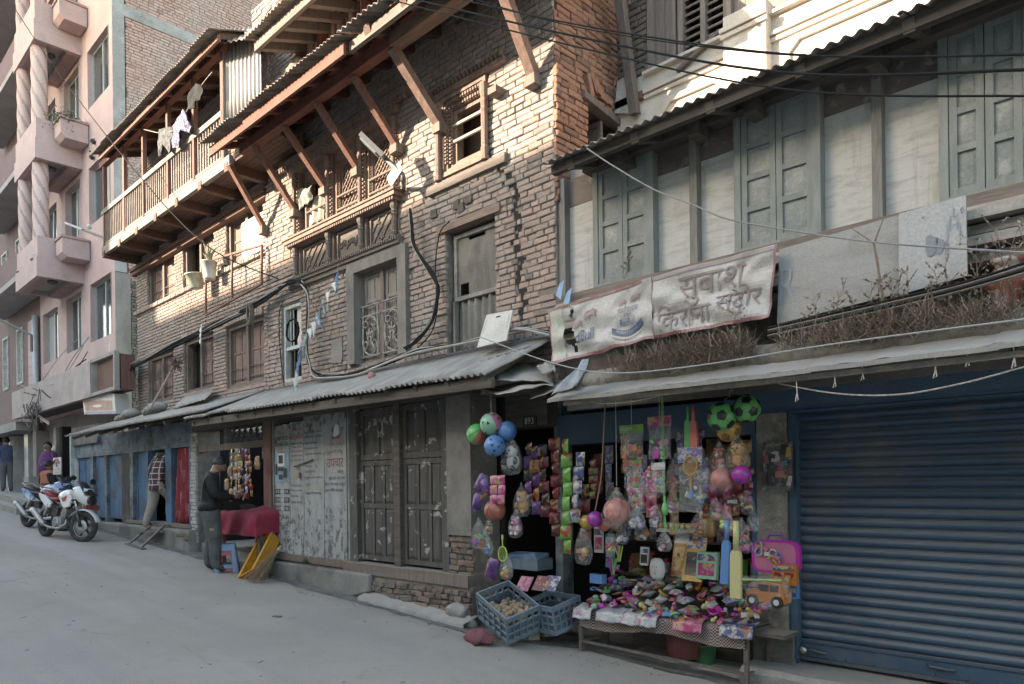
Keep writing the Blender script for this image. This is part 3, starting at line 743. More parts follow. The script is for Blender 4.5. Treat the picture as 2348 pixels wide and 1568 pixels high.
g = MB(); g.beam((uF+.0,VE+.1,ZE+.06),(UE1,VE+.1,ZE+.08),.05,.10); g.build('fascia',M_woodx,roof)
k = 0; u = UE0+.1
while u < UE1:
    red = u < uM-.1; mb = MB(); h = .085 if red else .11
    mb.beam((u,VE+.06,rz_(VE+.06)+.055),(u+rnd(-.03,.03),VB+.3,rz_(VB+.3)+.055),.07 if red else rnd(.08,.13),h)
    mb.build('rafter',M_woodred if red else M_soffit,roof); u += .46 if red else .62
# soffit boards over the older right half
nb = 9
for k in range(nb):
    v0,v1 = lerp(VE+.06,VB+.3,k/nb),lerp(VE+.06,VB+.3,(k+1)/nb)-.008
    mb = MB(); z0_,z1_ = rz_(v0)+.115,rz_(v1)+.115
    mb.add([(uM+.35+rnd(-.2,.1),v0,z0_),(UE1,v0,z0_),(UE1,v1,z1_),(uM+.35,v1,z1_),(uM+.3,v0,z0_+.02),(UE1,v0,z0_+.02),(UE1,v1,z1_+.02),(uM+.3,v1,z1_+.02)],[(0,1,2,3),(7,6,5,4),(0,4,5,1),(3,2,6,7)])
    mb.build('soffit_board',M_soffit,roof)
for v in (VE+.45,VE+.95):
    mb = MB(); mb.beam((UE0,v,rz_(v)+.125),(uM+.5,v,rz_(v)+.125),.06,.04); mb.build('batten',M_woodred,roof)
def roofp(u,v): return V3((u,v,rz_(v)+.16))
sheets(roof,'roof_sheet',roofp(UE0-.05,VE-.12),roofp(uF,VE-.12),roofp(uF,5.9),roofp(UE0-.05,5.9),7,.076,.011,M_tinrust,jit=.03,seed=5)
sheets(roof,'roof_sheet',roofp(uF-.02,VE-.05)+V3((0,0,.03)),roofp(UE1+.05,VE-.05)+V3((0,0,.03)),roofp(UE1+.05,5.9),roofp(uF-.02,5.9),4,.09,.016,M_tinrust,jit=.03,seed=6)
struts = [((607,525),(525,382)),((678,485),(585,345)),((748,435),(650,280)),((822,390),(725,222)),((912,338),(810,150)),((1010,290),(900,75)),((1225,180),(1140,-30))]
for i,(bt,tp) in enumerate(struts):
    b_ = P(*bt,VB-.06); t_ = P(*tp,VP_); t_.z = ZP-.07
    mb = MB(); mb.beam(b_,t_,.062 if i < 5 else .09,.08 if i < 5 else .105,up=(1,0,0)); mb.build('strut',M_woodredz if i < 5 else wood('old_strut',(.13,.072,.056),(.24,.155,.125),'Z',dust=.4),roof)
    mb = MB(); mb.cbox((b_.x,VB-.06,b_.z-.04),.14,.16,.10,j=.006); mb.build('bracket',M_wood,roof)
# ------------------------------------------------------------------ attic gallery above the roof
att = thing('attic_gallery',None,None,(UL,5.5,7.2)); adopt(att,house)
VA = 5.5
def AP(x,y): return P(x,y,VA)
g = MB(); p0,p1 = AP(600,240),AP(690,160); g.box(p0.x-.3,p1.x,VA+.02,VA+.2,6.9,9.3); wa = g.build('wall',M_mortar,att)
brickwork(wa,p0.x-.3,p1.x,6.95,9.3,front(VA+.02),[],M_brick,seed=21,singles=40)
g = MB(); q = [AP(x,y) for x,y in ((622,200),(640,178),(690,140),(690,250),(650,250),(632,262))]; g.prism([(v.x,v.z) for v in q],lambda a,b_,d: V3((a,VA-.03+d,b_)),0,.02); g.build('plaster_patch',M_white,wa)
uu0,uu1 = AP(690,160).x,AP(905,20).x
zlo,zhi = 7.45,9.4
for (xa,xb) in ((702,742),(757,790),(797,818),(824,848)):
    a,bb = AP(xa,100).x,AP(xb,100).x
    panel_leaf(att,'panel_leaf',a,bb,zlo,zhi,VA,2 if xb-xa > 30 else 1,[1,1.6],M_woodredz,wood('pink_brown_panel',(.30,.19,.15),(.40,.29,.23),'Z'),st=.05)
for x in (698,748,853,905):
    a = AP(x,80).x; MB().box(a-.06,a+.06,VA-.12,VA+.03,7.0,9.5).build('post',M_woodred,att)
g = MB(); g.box(uu0-.4,uu1+.5,VA-.02,VA+.1,8.62,8.8); g.build('head_beam',M_wood,att)
for k in range(9):
    a = lerp(AP(858,60).x,AP(903,60).x,k/8); MB().tube([(a,VA-.05,7.4),(a,VA-.05,8.6)],.013,6).build('baluster',M_woodred,att)
# attic eave
VE2 = 4.75
a0_,a1_ = P(582,102,VE2),P(706,-3,VE2); ze2 = (a0_.z+a1_.z)/2
du = a1_.x+3.2
for k in range(15):
    u = lerp(a0_.x+.1,du,k/14); MB().beam((u,VE2+.05,ze2-.02),(u,VA+.3,ze2+.34),.09,.10).build('rafter',M_wood,att)
MB().beam((a0_.x,VE2+.03,ze2+.0),(du,VE2+.03,ze2+.0),.05,.14).build('fascia',M_woodx,att)
sheets(att,'roof_sheet',(a0_.x-.1,VE2-.12,ze2+.08),(du,VE2-.12,ze2+.08),(du,VA+.6,ze2+.62),(a0_.x-.1,VA+.6,ze2+.62),8,.09,.014,M_tinrust,seed=9)
# torn net cloth hung on the gallery
g = MB(); A,B,C_,D_ = AP(632,205),AP(742,118),AP(742,178),AP(640,262)
g.grid(lambda s,t: A*(1-s)*(1-t)+B*s*(1-t)+C_*s*t+D_*(1-s)*t+V3((0,-.16+.05*sin(s*9+t*3),.05*sin(s*21)*(1-t))),22,8,thick=(0,.004,0))
g.build('net_cloth',mat('brown_net',(.30,.22,.17),(.20,.15,.12),scale=25,stretch=(6,1,1),bmp=.3),None,smooth=True,label='torn brown net cloth hung on the attic gallery',cat='cloth')
# ================================================================== brick house with the timber balcony
VL = 5.48
UL0,UL1 = P(317,800,VL).x,UL-.005
bh = thing('balcony_house','brick house with long timber balcony under a rusty tin roof','house',(UL0,VL,gz(UL0)))
up_w = [rect(340,604,706,402,VL),rect(421,556,668,491,VL),rect(520,505,625,604,VL)]
lo_w = [rect(341,822,927,399,VL),rect(423,785,903,492,VL),rect(520,752,892,607,VL)]
BZ0,BZ1 = 2.6,6.35
opn = up_w+lo_w
wl_ = core(UL0,UL1,BZ0,8.5,front(VL),opn,.35).build('wall',M_mortar,bh)
zc_u = up_w[0][2]-.03
skip_l = lambda a,z: any(o[3] < z < o[3]+.13 and o[0]-.05 < a < o[1]+.05 for o in lo_w) or abs(z-zc_u) < .045
brickwork(wl_,UL0,UL1,BZ0,8.4,front(VL),opn,M_brick,seed=31,skip=skip_l,wob=.003,jit=.002,poke=.004,H=.054,joint=.009,tintfn=lambda a,z,R: min(.99,max(.01,R.gauss(.6,.16))))
# soldier courses over the lower windows, projecting sill course under the upper ones
for o in lo_w:
    n = int((o[1]-o[0]+.1)/.062)
    for k in range(n):
        a = o[0]-.05+k*.062; g = MB(); g.ti = rnd(.3,.8); z_ = o[3]+.02*sin(pi*k/max(1,n-1)); g.box(a,a+.05,VL-.04-rnd(0,.01),VL+.02,z_+.01,z_+.13,j=.003); g.build('brick',M_brick,wl_)
n = int((UL1-UL0)/.075)
mass = MB()
for k in range(n):
    a = UL0+k*.075; mass.ti = rnd(.35,.85); mass.box(a,a+.062,VL-.075-rnd(0,.012),VL+.02,zc_u-.04,zc_u+.03,j=.003)
mass.build('sill_course',M_brick,wl_,kind='stuff')
M_leafbr = wood('brown_shutter',(.15,.095,.08),(.23,.165,.14),'Z',dust=.3)
for i,o in enumerate(opn):
    u0,u1,z0,z1 = o; W_ = thing('wooden_window',None,None,(u0,VL,z0)); adopt(W_,bh)
    g = MB(); frame_bars(g,u0,u1,z0,z1,VL+.03,VL+.14,.07,wt=.06,wb=.06); um = (u0+u1)/2; g.box(um-.04,um+.04,VL+.035,VL+.135,z0+.06,z1-.06); g.build('frame',M_wood,W_)
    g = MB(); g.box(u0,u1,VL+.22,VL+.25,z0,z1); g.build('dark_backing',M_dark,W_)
    for k,(a,bb) in enumerate(((u0+.07,um-.04),(um+.04,u1-.07))):
        if i == 4 and k == 0: continue
        if i == 1 and k == 0: continue
        panel_leaf(W_,'shutter_leaf',a,bb,z0+.06,z1-.06,VL+.12,2 if i > 2 else 1,[1.4,1],M_leafbr,M_leafbr,st=.04,raise_=.006)
        for f_ in (.14,.3):
            MB().tube([(a,VL+.06,lerp(z0,z1,f_)),(bb,VL+.06,lerp(z0,z1,f_))],.009,6).build('bar',M_iron,W_)
# white board in the last upper window
u0,u1,z0,z1 = up_w[2]
g = MB(); g.box(lerp(u0,u1,.42),u1-.02,VL+.0,VL+.02,z0+.02,lerp(z0,z1,.78)); g.build('board',M_white,None,label='white sheet standing in the top right window',cat='sheet')
# brick pier and stained column at the left end
cl0 = P(268,800,5.6).x
# ------------------------------------------------------------------ balcony
VBAL = 4.78
ub0,ub1 = P(237,560,VBAL).x,P(530,380,VBAL).x
zf = 6.40; zrl = 7.17
bal = thing('balcony',None,None,(ub0,VL,zf)); adopt(bal,bh)
M_rail = wood('grey_rail',(.17,.14,.12),(.26,.22,.195),'X',dust=.5)
MB().box(ub0-.02,ub1,VBAL-.03,VBAL+.04,zf-.08,zf+.08,j=.004).build('edge_beam',M_rail,bal)
nb = 8
for k in range(nb):
    v0,v1 = lerp(VBAL+.045,VL-.03,k/nb),lerp(VBAL+.045,VL-.03,(k+1)/nb)-.006
    MB().box(ub0+rnd(0,.08),ub1+1.2+rnd(0,.1),v0,v1,zf-.01,zf+.02).build('floor_board',M_soffit,bal)
for k in range(7):
    u = lerp(ub0+.12,ub1-.1,k/6); MB().box(u-.06,u+.06,VBAL-.04,VL+.1,zf-.145,zf-.012,j=.004).build('joist',M_soffit,bal)
for k in range(2):
    MB().box(UL0-.1,UL1,VL-.11-.03*k,VL+.02,zf-.33+.075*k,zf-.265+.075*k).build('brick_course',M_brick_o,bal)
zr0 = 8.08; VR_ = 4.46
posts = [240,286,330,386,446,512]; pu = [P(x,y,VBAL).x for x,y in zip(posts,(400,370,330,290,240,190))]
for u in pu: MB().box(u-.035,u+.035,VBAL-.035,VBAL+.035,zf+.08,zr0+.06,j=.003).build('post',M_woodredz,bal)
MB().box(ub0+.02,pu[-1],VBAL-.04,VBAL+.03,zrl-.04,zrl+.045,j=.004).build('handrail',M_rail,bal)
MB().box(ub0+.02,pu[-1],VBAL-.02,VBAL+.02,zf+.10,zf+.14).build('bottom_rail',M_rail,bal)
u = ub0+.1; M_bal = mat('baluster_wood',(.20,.155,.135),(.27,.225,.20),scale=6,bmp=.2)
while u < pu[-1]-.04:
    if min(abs(u-q) for q in pu) > .05: MB().box(u-.012,u+.012,VBAL-.012,VBAL+.012,zf+.14,zrl-.04).build('baluster',M_bal,bal)
    u += .098
# balcony roof
br = thing('balcony_roof',None,None,(ub0,VL,zr0)); adopt(br,bh)
ur0,ur1 = P(212,350,VR_).x,P(486,85,VR_).x
MB().box(pu[0]-.2,pu[-1]+.1,VBAL-.05,VBAL+.05,zr0+.02,zr0+.13).build('plate',M_woodred,br)
MB().beam((ur0+.1,VR_+.1,zr0-.02),(ur1,VR_+.1,zr0-.02),.045,.09).build('fascia',M_woodredz,br)
for k in range(11):
    u = lerp(ur0+.15,ur1-.05,k/10); MB().beam((u,VR_+.12,zr0+.02),(u,VL+.25,zr0+.42),.07,.085).build('rafter',M_soffit,br)
for k in range(5):
    v0 = lerp(VR_+.15,VL+.2,k/5); v1 = lerp(VR_+.15,VL+.2,(k+1)/5)-.02; z_ = lambda v: zr0+.085+(v-VR_-.12)*.37
    g = MB(); g.add([(ur0+.2,v0,z_(v0)),(ur1,v0,z_(v0)),(ur1,v1,z_(v1)),(ur0+.2,v1,z_(v1))],[(0,1,2,3)]); g.build('roof_board',M_soffit,br)
sheets(br,'roof_sheet',(ur0,VR_-.06,zr0+.02),(ur1+.05,VR_-.06,zr0+.02),(ur1+.05,VL+.5,zr0+.60),(ur0,VL+.5,zr0+.60),8,.076,.012,M_tinrust,jit=.03,seed=13)
# ragged tin over the corner, tin cladding of the last bay
A,B_ = P(488,80,4.62),P(600,60,4.7)
g = MB(); corrug(g,P(484,104,4.6),P(596,82,4.75),P(600,62,5.4),P(510,66,5.4),9,.012); g.build('roof_sheet',M_tinrust,br,smooth=True)
c0,c1 = P(518,270,4.80),P(592,285,4.95)
g = MB(); corrug(g,V3((c0.x,4.80,7.05)),V3((c1.x,5.0,7.05)),V3((c1.x,5.0,8.32)),V3((c0.x,4.80,8.16)),9,.014); g.build('tin_cladding',mat('grey_tin',(.36,.34,.325),(.28,.245,.22),rough=.6,scale=3,stretch=(6,1,.7),metal=.1,bmp=.05),br,smooth=True)
MB().box(c0.x-.06,c0.x+.02,4.75,4.82,zf,8.25).build('post',M_wood,br)
# ================================================================== street awnings
VAW,ZAW = 4.58,2.62
aw = thing('tin_awning','long dusty corrugated tin awning on the brick townhouse','awning',(UL,VB,3.0))
wa0,wa1 = P(640,890,VB),P(1268,772,VB)
lo0,lo1 = P(425,953,VAW),P(1112,859,VAW)
sheets(aw,'tin_sheet',(lo0.x,VAW,ZAW+.06),(lo1.x,VAW,ZAW-.02),(UR+.12,VB-.02,3.06),(lo0.x+.3,VB-.02,3.04),9,.085,.017,M_tin,jit=.035,seed=15,droop=.01)
for k in range(14):
    u = lerp(lo0.x+.15,lo1.x-.1,k/13); MB().beam((u,VAW+.06,ZAW-.05),(u+.1,VB-.0,2.98),.05,.06).build('rafter',M_wooddk,aw)
MB().beam((lo0.x+.05,VAW+.1,ZAW-.03),(lo1.x,VAW+.1,ZAW-.09),.05,.10).build('edge_beam',M_wooddk,aw)
aw2 = thing('tin_awning','low corrugated tin awning over the blue shopfront','awning',(UL0,VL,3.0))
e0,e1 = P(148,996,VAW),P(402,958,VAW)
sheets(aw2,'tin_sheet',(e0.x,VAW,2.74),(lo0.x+.75,VAW,2.74),(lo0.x+.9,VL,3.10),(e0.x+2.4,VL,3.14),6,.085,.017,M_tin,jit=.04,seed=17)
g = MB(); corrug(g,P(392,938,5.1),P(470,915,5.1),P(492,893,5.4),P(430,905,5.4),10,.01); g.build('tin_sheet',M_tin,aw2,smooth=True)
for k in range(9):
    u = lerp(e0.x+.4,lo0.x+.7,k/8); MB().beam((u,VAW+.06,2.67),(u+.1,VL,3.04),.05,.06).build('rafter',M_wooddk,aw2)
# rubble, sacks and a stick lying on the awning
# ================================================================== ground floor of the two brick houses
VG = 5.34
ZS = .60
def GP(x,y): return P(x,y,VG)
gf = thing('timber_shopfront','weathered timber ground floor shopfront under the long tin awning','shopfront',(UL,VG,gz(UL)))
xs_ = lambda x: P(x,1120,VG).x
# beams above
MB().box(xs_(455),xs_(1100),VG-.10,VG+.15,2.56,2.72,j=.003).build('lintel_beam',M_wooddk,gf)
MB().box(xs_(455),xs_(1120),VG-.04,VG+.25,2.74,2.98,j=.004).build('upper_beam',M_wooddk,gf)
MB().box(xs_(820),xs_(1065),VG-.24,VG-.12,2.58,2.68,j=.006).build('joist',M_wooddk,gf)
MB().box(xs_(640),xs_(1100),VG+.35,VG+.4,gz(-8)-.2,2.9).build('backing_wall',M_dark,gf)
# panelled double door
M_peel = mat('peeling_door',(.045,.041,.038),(.095,.088,.08),scale=2.2,stretch=(9,9,1),thr=(.3,.7),c3=(.30,.28,.255),scale3=7.5,thr3=(.60,.64),gscale=30,bmp=.4)
dz0,dz1 = ZS+.03,2.54
for (xa,xb) in ((812,829),(913,927),(1024,1040)):
    MB().box(xs_(xa),xs_(xb),VG-.075,VG+.12,ZS+.0,2.56,j=.003).build('door_post',M_peel if xa != 913 else M_wooddk,gf)
for (xa,xb) in ((830,912),(928,1023)):
    door = thing('panelled_door',None,None,(xs_(xa),VG,dz0)); adopt(door,gf)
    panel_leaf(door,'door_leaf',xs_(xa),xs_(xb),dz0,lerp(dz0,dz1,.66),VG+.03,3,[1.25,1],M_peel,M_peel,st=.06,th=.05,raise_=.02)
    panel_leaf(door,'door_leaf',xs_(xa),xs_(xb),lerp(dz0,dz1,.665),dz1,VG+.03,2,[1],M_peel,M_peel,st=.07,th=.05,raise_=.012)
MB().box(xs_(808),xs_(1095),VG-.16,VG+.1,ZS-.13,ZS-.002,j=.006).build('sill_beam',M_wood,gf)
MB().box(xs_(630),xs_(806),VG-.1,VG+.1,ZS-.10,ZS-.003,j=.004).build('sill_beam',M_wood,gf)
# four painted boards of the old clinic sign
m,nt,b = newmat('faded_sign_paint')
g1 = nt.nodes.new('ShaderNodeNewGeometry'); sp = nt.nodes.new('ShaderNodeSeparateXYZ'); nt.links.new(g1.outputs['Position'],sp.inputs[0])
low = ramp(nt,mth(nt,'MULTIPLY',mth(nt,'ADD',sp.outputs[2],-.6),.55),[(.02,.085),(.3,.08),(.5,.01),(.8,0),(1.0,.08)])
wear = mth(nt,'ADD',noi(nt,13,stretch=(1,1,.7),detail=8,rough=.72),low)
f = ramp(nt,wear,[(.59,0),(.66,.9)])
col = mixc(nt,(.29,.30,.305),(.20,.195,.185),ramp(nt,noi(nt,2.5,stretch=(3,1,1)),[(.35,0),(.7,1)])); col = mixc(nt,col,(.085,.08,.075),f)
nt.links.new(col,b.inputs['Base Color']); b.inputs['Roughness'].default_value = .85; bump(nt,b,wear,.4,.006); M_sign = m
M_tred = flat('sign_red',(.24,.07,.065),rough=.8); M_tblk = flat('sign_black',(.035,.04,.045),rough=.8); M_tblue = mat('sign_blue',(.20,.32,.38),(.15,.2,.24),scale=5,bmp=.1)
bt = P(640,973,VG).z
bx_ = [638,673,705,752,803]; tops = [bt-.03,bt,bt+.09,bt+.13]; bots = [ZS-.0,ZS-.02,ZS-.01,ZS+.0]
cl = thing('painted_board_door','faded painted board door with clinic and ashram lettering and padlock','door',(xs_(638),VG,ZS))
def curl(u0,u1,z0,z1,i):
    def fn(s,t): return V3((lerp(u0,u1,s)-.02*(1-t)**6*(1 if i == 1 else 0),VG-.055-.03*(1-t)**8*(1 if i < 3 else .2)+.006*sin(s*pi)*(1 if i % 2 else -1),lerp(z0,z1,t)+.012*sin(s*3+i)*(1-t)**6))
    return fn
fns = []
for i in range(4):
    u0,u1 = xs_(bx_[i])+.006,xs_(bx_[i+1])-.006; fn = curl(u0,u1,bots[i],tops[i],i)
    MB().grid(fn,6,30,thick=(0,.025,0)).build('board',M_sign,cl); fns.append(lambda s,t,fn=fn: fn(s,t)+V3((0,-.005,0)))
def lines(i,rows,M,name='lettering'):
    mb = MB()
    for body,t0,t1,s0,s1 in rows: text(mb,body,subfn(fns[i],s0,s1,t0,t1))
    mb.build(name,M,cl)
# t measured up the board
lines(0,[('First',.925,.955,.3,.7)],M_tred)
lines(0,[('COMPUTERIZED',.885,.915,.04,.97),('Alternative Clinic',.835,.875,.04,.97)],M_tblk)
g = MB(); g.grid(subfn(fns[0],.05,.96,.55,.80),4,4); g.build('picture_ground',M_tblue,cl)
off2 = lambda f_: (lambda s,t: f_(s,t)+V3((0,-.003,0)))
g = MB(); pf = off2(subfn(fns[0],.05,.96,.55,.80)); g.grid(subfn(pf,.22,.72,.52,.92),1,1); g.build('picture_screen',flat('sign_pale',(.5,.5,.5)),cl)
g = MB(); pf = off2(pf); g.grid(subfn(pf,.30,.62,.60,.86),1,1); g.grid(subfn(pf,.05,.2,.25,.6),1,1); g.grid(subfn(pf,.3,.6,.1,.25),1,1); g.grid(subfn(pf,.65,.9,.15,.45),1,1); g.grid(subfn(pf,.25,.7,.36,.48),1,1); g.build('picture_shapes',M_tblk,cl)
for k,wd in enumerate(('AYURVEDA','HOMEOPATHY','ACUPUNCTURE')):
    t1 = .50-k*.066
    g = MB(); g.grid(subfn(fns[0],.03,.98,t1-.042,t1),1,1); g.build('name_strip',M_tblk,cl)
    g = MB(); text(g,wd,subfn(off2(fns[0]),.1,.93,t1-.034,t1-.008)); g.build('lettering',flat('sign_white',(.45,.45,.44)),cl)
for k,wd in enumerate(('Chinese Medicine','Naturopathy','Unani  Tibetan','Home Remedy')):
    t1 = .30-k*.062; g = MB(); g.grid(subfn(fns[0],.03,.98,t1-.032,t1),1,1); g.build('name_strip',mat('worn_black',(.06,.06,.06),(.30,.30,.29),scale=22,thr=(.45,.6),bmp=0),cl)
lines(1,[('Healing holiday',.925,.955,.06,.96),('ASHRAM',.865,.91,.1,.96)],M_tred)
lines(1,[('Situated in the Garden',.83,.848,.06,.95),('Valley of fruits.',.80,.819,.2,.9),('Just 20km away from Capital',.768,.786,.04,.97),('Aboriginal Surroundings',.735,.755,.06,.95),('River, hot & Spring Water.',.70,.722,.06,.95),('Clinical Consultation',.515,.535,.06,.95),('Massage and Healing',.475,.495,.05,.9),('Field visit',.435,.455,.06,.6),('Dental Service',.39,.41,.06,.9)],M_tblk)
lines(2,[('HERBS',.945,.965,.3,.75)],M_tred)
lines(2,[('Pure honey',.90,.92,.06,.5),('Local & Seasonal Cereals,',.86,.882,.04,.94),('Raw Vegetables, Fruits & Curd',.825,.845,.04,.94),('Natural Perfumes',.785,.805,.06,.7),('Fresh Ayurvedic herbs.',.745,.765,.05,.75),('Acupuncture herbs & lamps',.705,.725,.05,.9),('Massage oils.',.62,.64,.06,.45),('Juices & Mud Tools',.58,.605,.04,.6),('Supplies solar herbal',.54,.562,.04,.9),('orders.',.495,.515,.1,.35),('General Practicing',.43,.455,.06,.85)],M_tblk)
g = MB(); g.grid(subfn(fns[2],.02,.97,.468,.474),1,1); g.build('ochre_line',flat('sign_ochre',(.32,.2,.08)),cl)
lines(3,[('उपचार',.60,.66,.12,.88),('सुन',.94,.965,.8,.98)],M_tred)
lines(3,[('कुष्ठ (दूवी)को',.735,.77,.2,.95),('न मागिन घरेलु',.685,.72,.08,.85)],flat('sign_brown',(.17,.08,.075)))
lines(3,[('शहरू',.555,.58,.6,.9),('सुई हाल ओ परेली',.515,.545,.2,.95),('दुस्त, वेश भस्ने समस्या',.475,.505,.02,.98),('हुस्त विशेष सल्लाह',.435,.465,.02,.85)],M_tblk)
g = MB(); hf = off2(fns[3]); g.prism([(.42,.80),(.62,.80),(.72,.83),(.66,.88),(.55,.885),(.46,.85)],lambda a,b_,d: hf(a,b_)+V3((0,d,0)),0,.001); g.build('portrait_patch',flat('sign_pale',(.5,.5,.5)),cl)
g = MB(); g.prism([(.36,.79),(.70,.79),(.72,.815),(.5,.80),(.38,.812)],lambda a,b_,d: hf(a,b_)+V3((0,-.003+d,0)),0,.001); g.build('portrait_collar',M_tred,cl)
p0 = fns[1](.55,.665); p1 = fns[2](.45,.675)
MB().tube([p0+V3((-.06,-.02,0)),p1+V3((.04,-.02,0))],.012,8).build('bolt',M_iron,cl)
MB().tube([p0+V3((.06,-.025,0)),p0+V3((.06,-.03,-.07)),p0+V3((.1,-.03,-.07)),p0+V3((.1,-.025,0))],.006,6).build('hasp',M_iron,cl)
MB().cbox(p0+V3((.08,-.03,-.13)),.075,.03,.09).build('padlock',mat('brass',(.25,.21,.15),rough=.45,metal=.7),cl)
for x in (632,806): MB().box(xs_(x),xs_(x)+.055,VG-.06,VG+.1,ZS,bt+.16,j=.003).build('jamb',mat('pale_jamb',(.27,.28,.26),(.16,.15,.14),scale=6,stretch=(1,1,.3)),gf)
# the plaster pier and plinth
pu0,pu1 = xs_(1041),xs_(1096)
pier = thing('plastered_pier',None,None,(pu0,VG,gz(pu0))); adopt(pier,gf)
zq = P(1060,1225,VG).z
gp = core(pu0,pu1,zq,2.56,front(VG-.11),[],.4).build('plaster',mat('dark_pier_plaster',(.135,.125,.115),(.20,.185,.17),scale=2.5,c3=(.36,.34,.31),scale3=8,thr3=(.66,.69),bmp=.4),pier)
core(pu0,pu1-.02,gz(pu0)-.2,zq+.15,front(VG-.06),[],.4).build('core',M_mortar,pier)
brickwork(pier,pu0,pu1,ZS-.1,zq+.05,front(VG-.07),[],M_brick_d,seed=41,singles=60,wob=.02,jit=.01)
pl = thing('plinth',None,None,(UL,VG,gz(UL))); adopt(pl,gf)
zt_ = ZS-.12
x0p,xm,x1p = xs_(628),xs_(838),xs_(1100)
pc = core(x0p,x1p,gz(-6)-.3,zt_,front(VG-.13),[],.4).build('core',M_mortar,pl)
brickwork(pc,xm-.25,x1p,gz(-6)-.05,zt_,front(VG-.13),[],M_brick_d,seed=42,singles=160,wob=.03,jit=.012,depth=.04,poke=.02,tintfn=lambda a,z,R: R.uniform(.2,.9))
g = MB()
def plast(s,t):
    u = lerp(x0p,xm+.35,s); z0 = gz(u)-.05; cut = 0 if s < .82 else (s-.82)/.18
    z = lerp(z0+cut*.42*(zt_-z0),zt_+.0,t); return V3((u,VG-.2+.015*noise.noise(V3((u*3,z*3,2)))-.02*(1-t),z))
g.grid(plast,60,8,thick=(0,.08,0)); g.build('cement_render',mat('dark_render',(.155,.148,.138),(.21,.20,.185),scale=2.4,bmp=.5,c3=(.11,.105,.1),scale3=1.1),pl,smooth=True)
g = MB(); ua,ub_ = P(832,1340,5.1).x,P(1075,1420,5.1).x
g.grid(lambda s,t: V3((lerp(ua,ub_,s),5.02+.02*noise.noise(V3((s*9,0,0)))+(0 if t < .5 else .22)*1,gz(lerp(ua,ub_,s))-.02+(.13+.02*noise.noise(V3((s*7,3,0))))*min(1,t*2.2))),40,4); g.build('footing_ledge',M_cement,pl,smooth=True)
g = MB(); g.ball((x1p-.2,VG-.17,gz(x1p)+.13),.14,18,12,sc=(1.25,.6,.75)); g.ball((x1p-.05,VG-.16,gz(x1p)+.03),.12,14,9,sc=(1.2,.7,.7)); me = g.mesh('boulder',M_plaster,True)
for v in me.vertices: v.co += V3((noise.noise(v.co*9),noise.noise(v.co*9+V3((5,0,0))),noise.noise(v.co*9+V3((0,9,0)))))*.05
link('boulder',me,pl)
# ------------------------------------------------------------------ small shop with the red cloth counter
sx0,sx1 = xs_(463),xs_(634)
sh = thing('counter_shop','dark open shop with a lattice transom and brown posts','shop',(sx0,VG,gz(sx0)))
zb_ = gz(sx0)
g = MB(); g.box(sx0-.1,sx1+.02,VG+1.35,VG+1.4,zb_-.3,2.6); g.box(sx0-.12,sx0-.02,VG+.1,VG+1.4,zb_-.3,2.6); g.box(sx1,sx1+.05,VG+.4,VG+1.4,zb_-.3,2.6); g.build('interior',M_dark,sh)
MB().box(sx0-.1,sx1,VG-.02,VG+1.4,zb_-.3,zb_+.16).build('floor',M_cement,sh)
M_bpost = wood('brown_red_post',(.12,.055,.045),(.18,.10,.085),'Z')
MB().box(xs_(617),xs_(634),VG-.09,VG+.1,ZS-.3,2.56).build('post',M_bpost,sh)
MB().box(sx0,xs_(617),VG-.05,VG+.04,P(465,1030,VG).z-.05,P(465,1030,VG).z+.05).build('rail',M_wood,sh)
MB().box(xs_(521),xs_(528),VG-.05,VG+.03,P(465,1030,VG).z+.05,2.56).build('mullion',M_wooddk,sh)
zl = P(465,1030,VG).z
for i in range(6):
    for k in range(3):
        g = MB(); c = V3((lerp(xs_(532),xs_(612),(i+.5)/6),VG,lerp(zl+.08,2.54,(k+.5)/3)))
        for t in range(6): g.beam(c,c+V3((.07*cos(t*pi/3+.5),0,.07*sin(t*pi/3+.5))),.018,.018)
        g.build('lattice_star',M_wooddk,sh)
MB().box(xs_(527),xs_(545),VG+.0,VG+.05,zl-.55,zl-.1).build('shelf_post',M_wood,sh)
# whitewashed brick pier between the two shops
wpu0,wpu1 = xs_(450),xs_(463)
wp = thing('whitewashed_pier','whitewashed brick pier between the blue shop and counter shop','pier',(wpu0,VG,gz(wpu0)))
core(wpu0,wpu1,gz(wpu0)-.2,2.62,front(VG-.07),[],.4).build('core',M_mortar,wp)
M_ww = brickmat('whitewashed_brick',(.26,.25,.23),(.36,.35,.325),(.42,.41,.385),(.30,.29,.27),.4)
brickwork(wp,wpu0,wpu1,gz(wpu0)+.15,2.55,front(VG-.08),[],M_ww,seed=51,singles=120,wob=.012)
g = MB(); ca,cb = P(390,1200,5.15),P(470,1280,5.1)
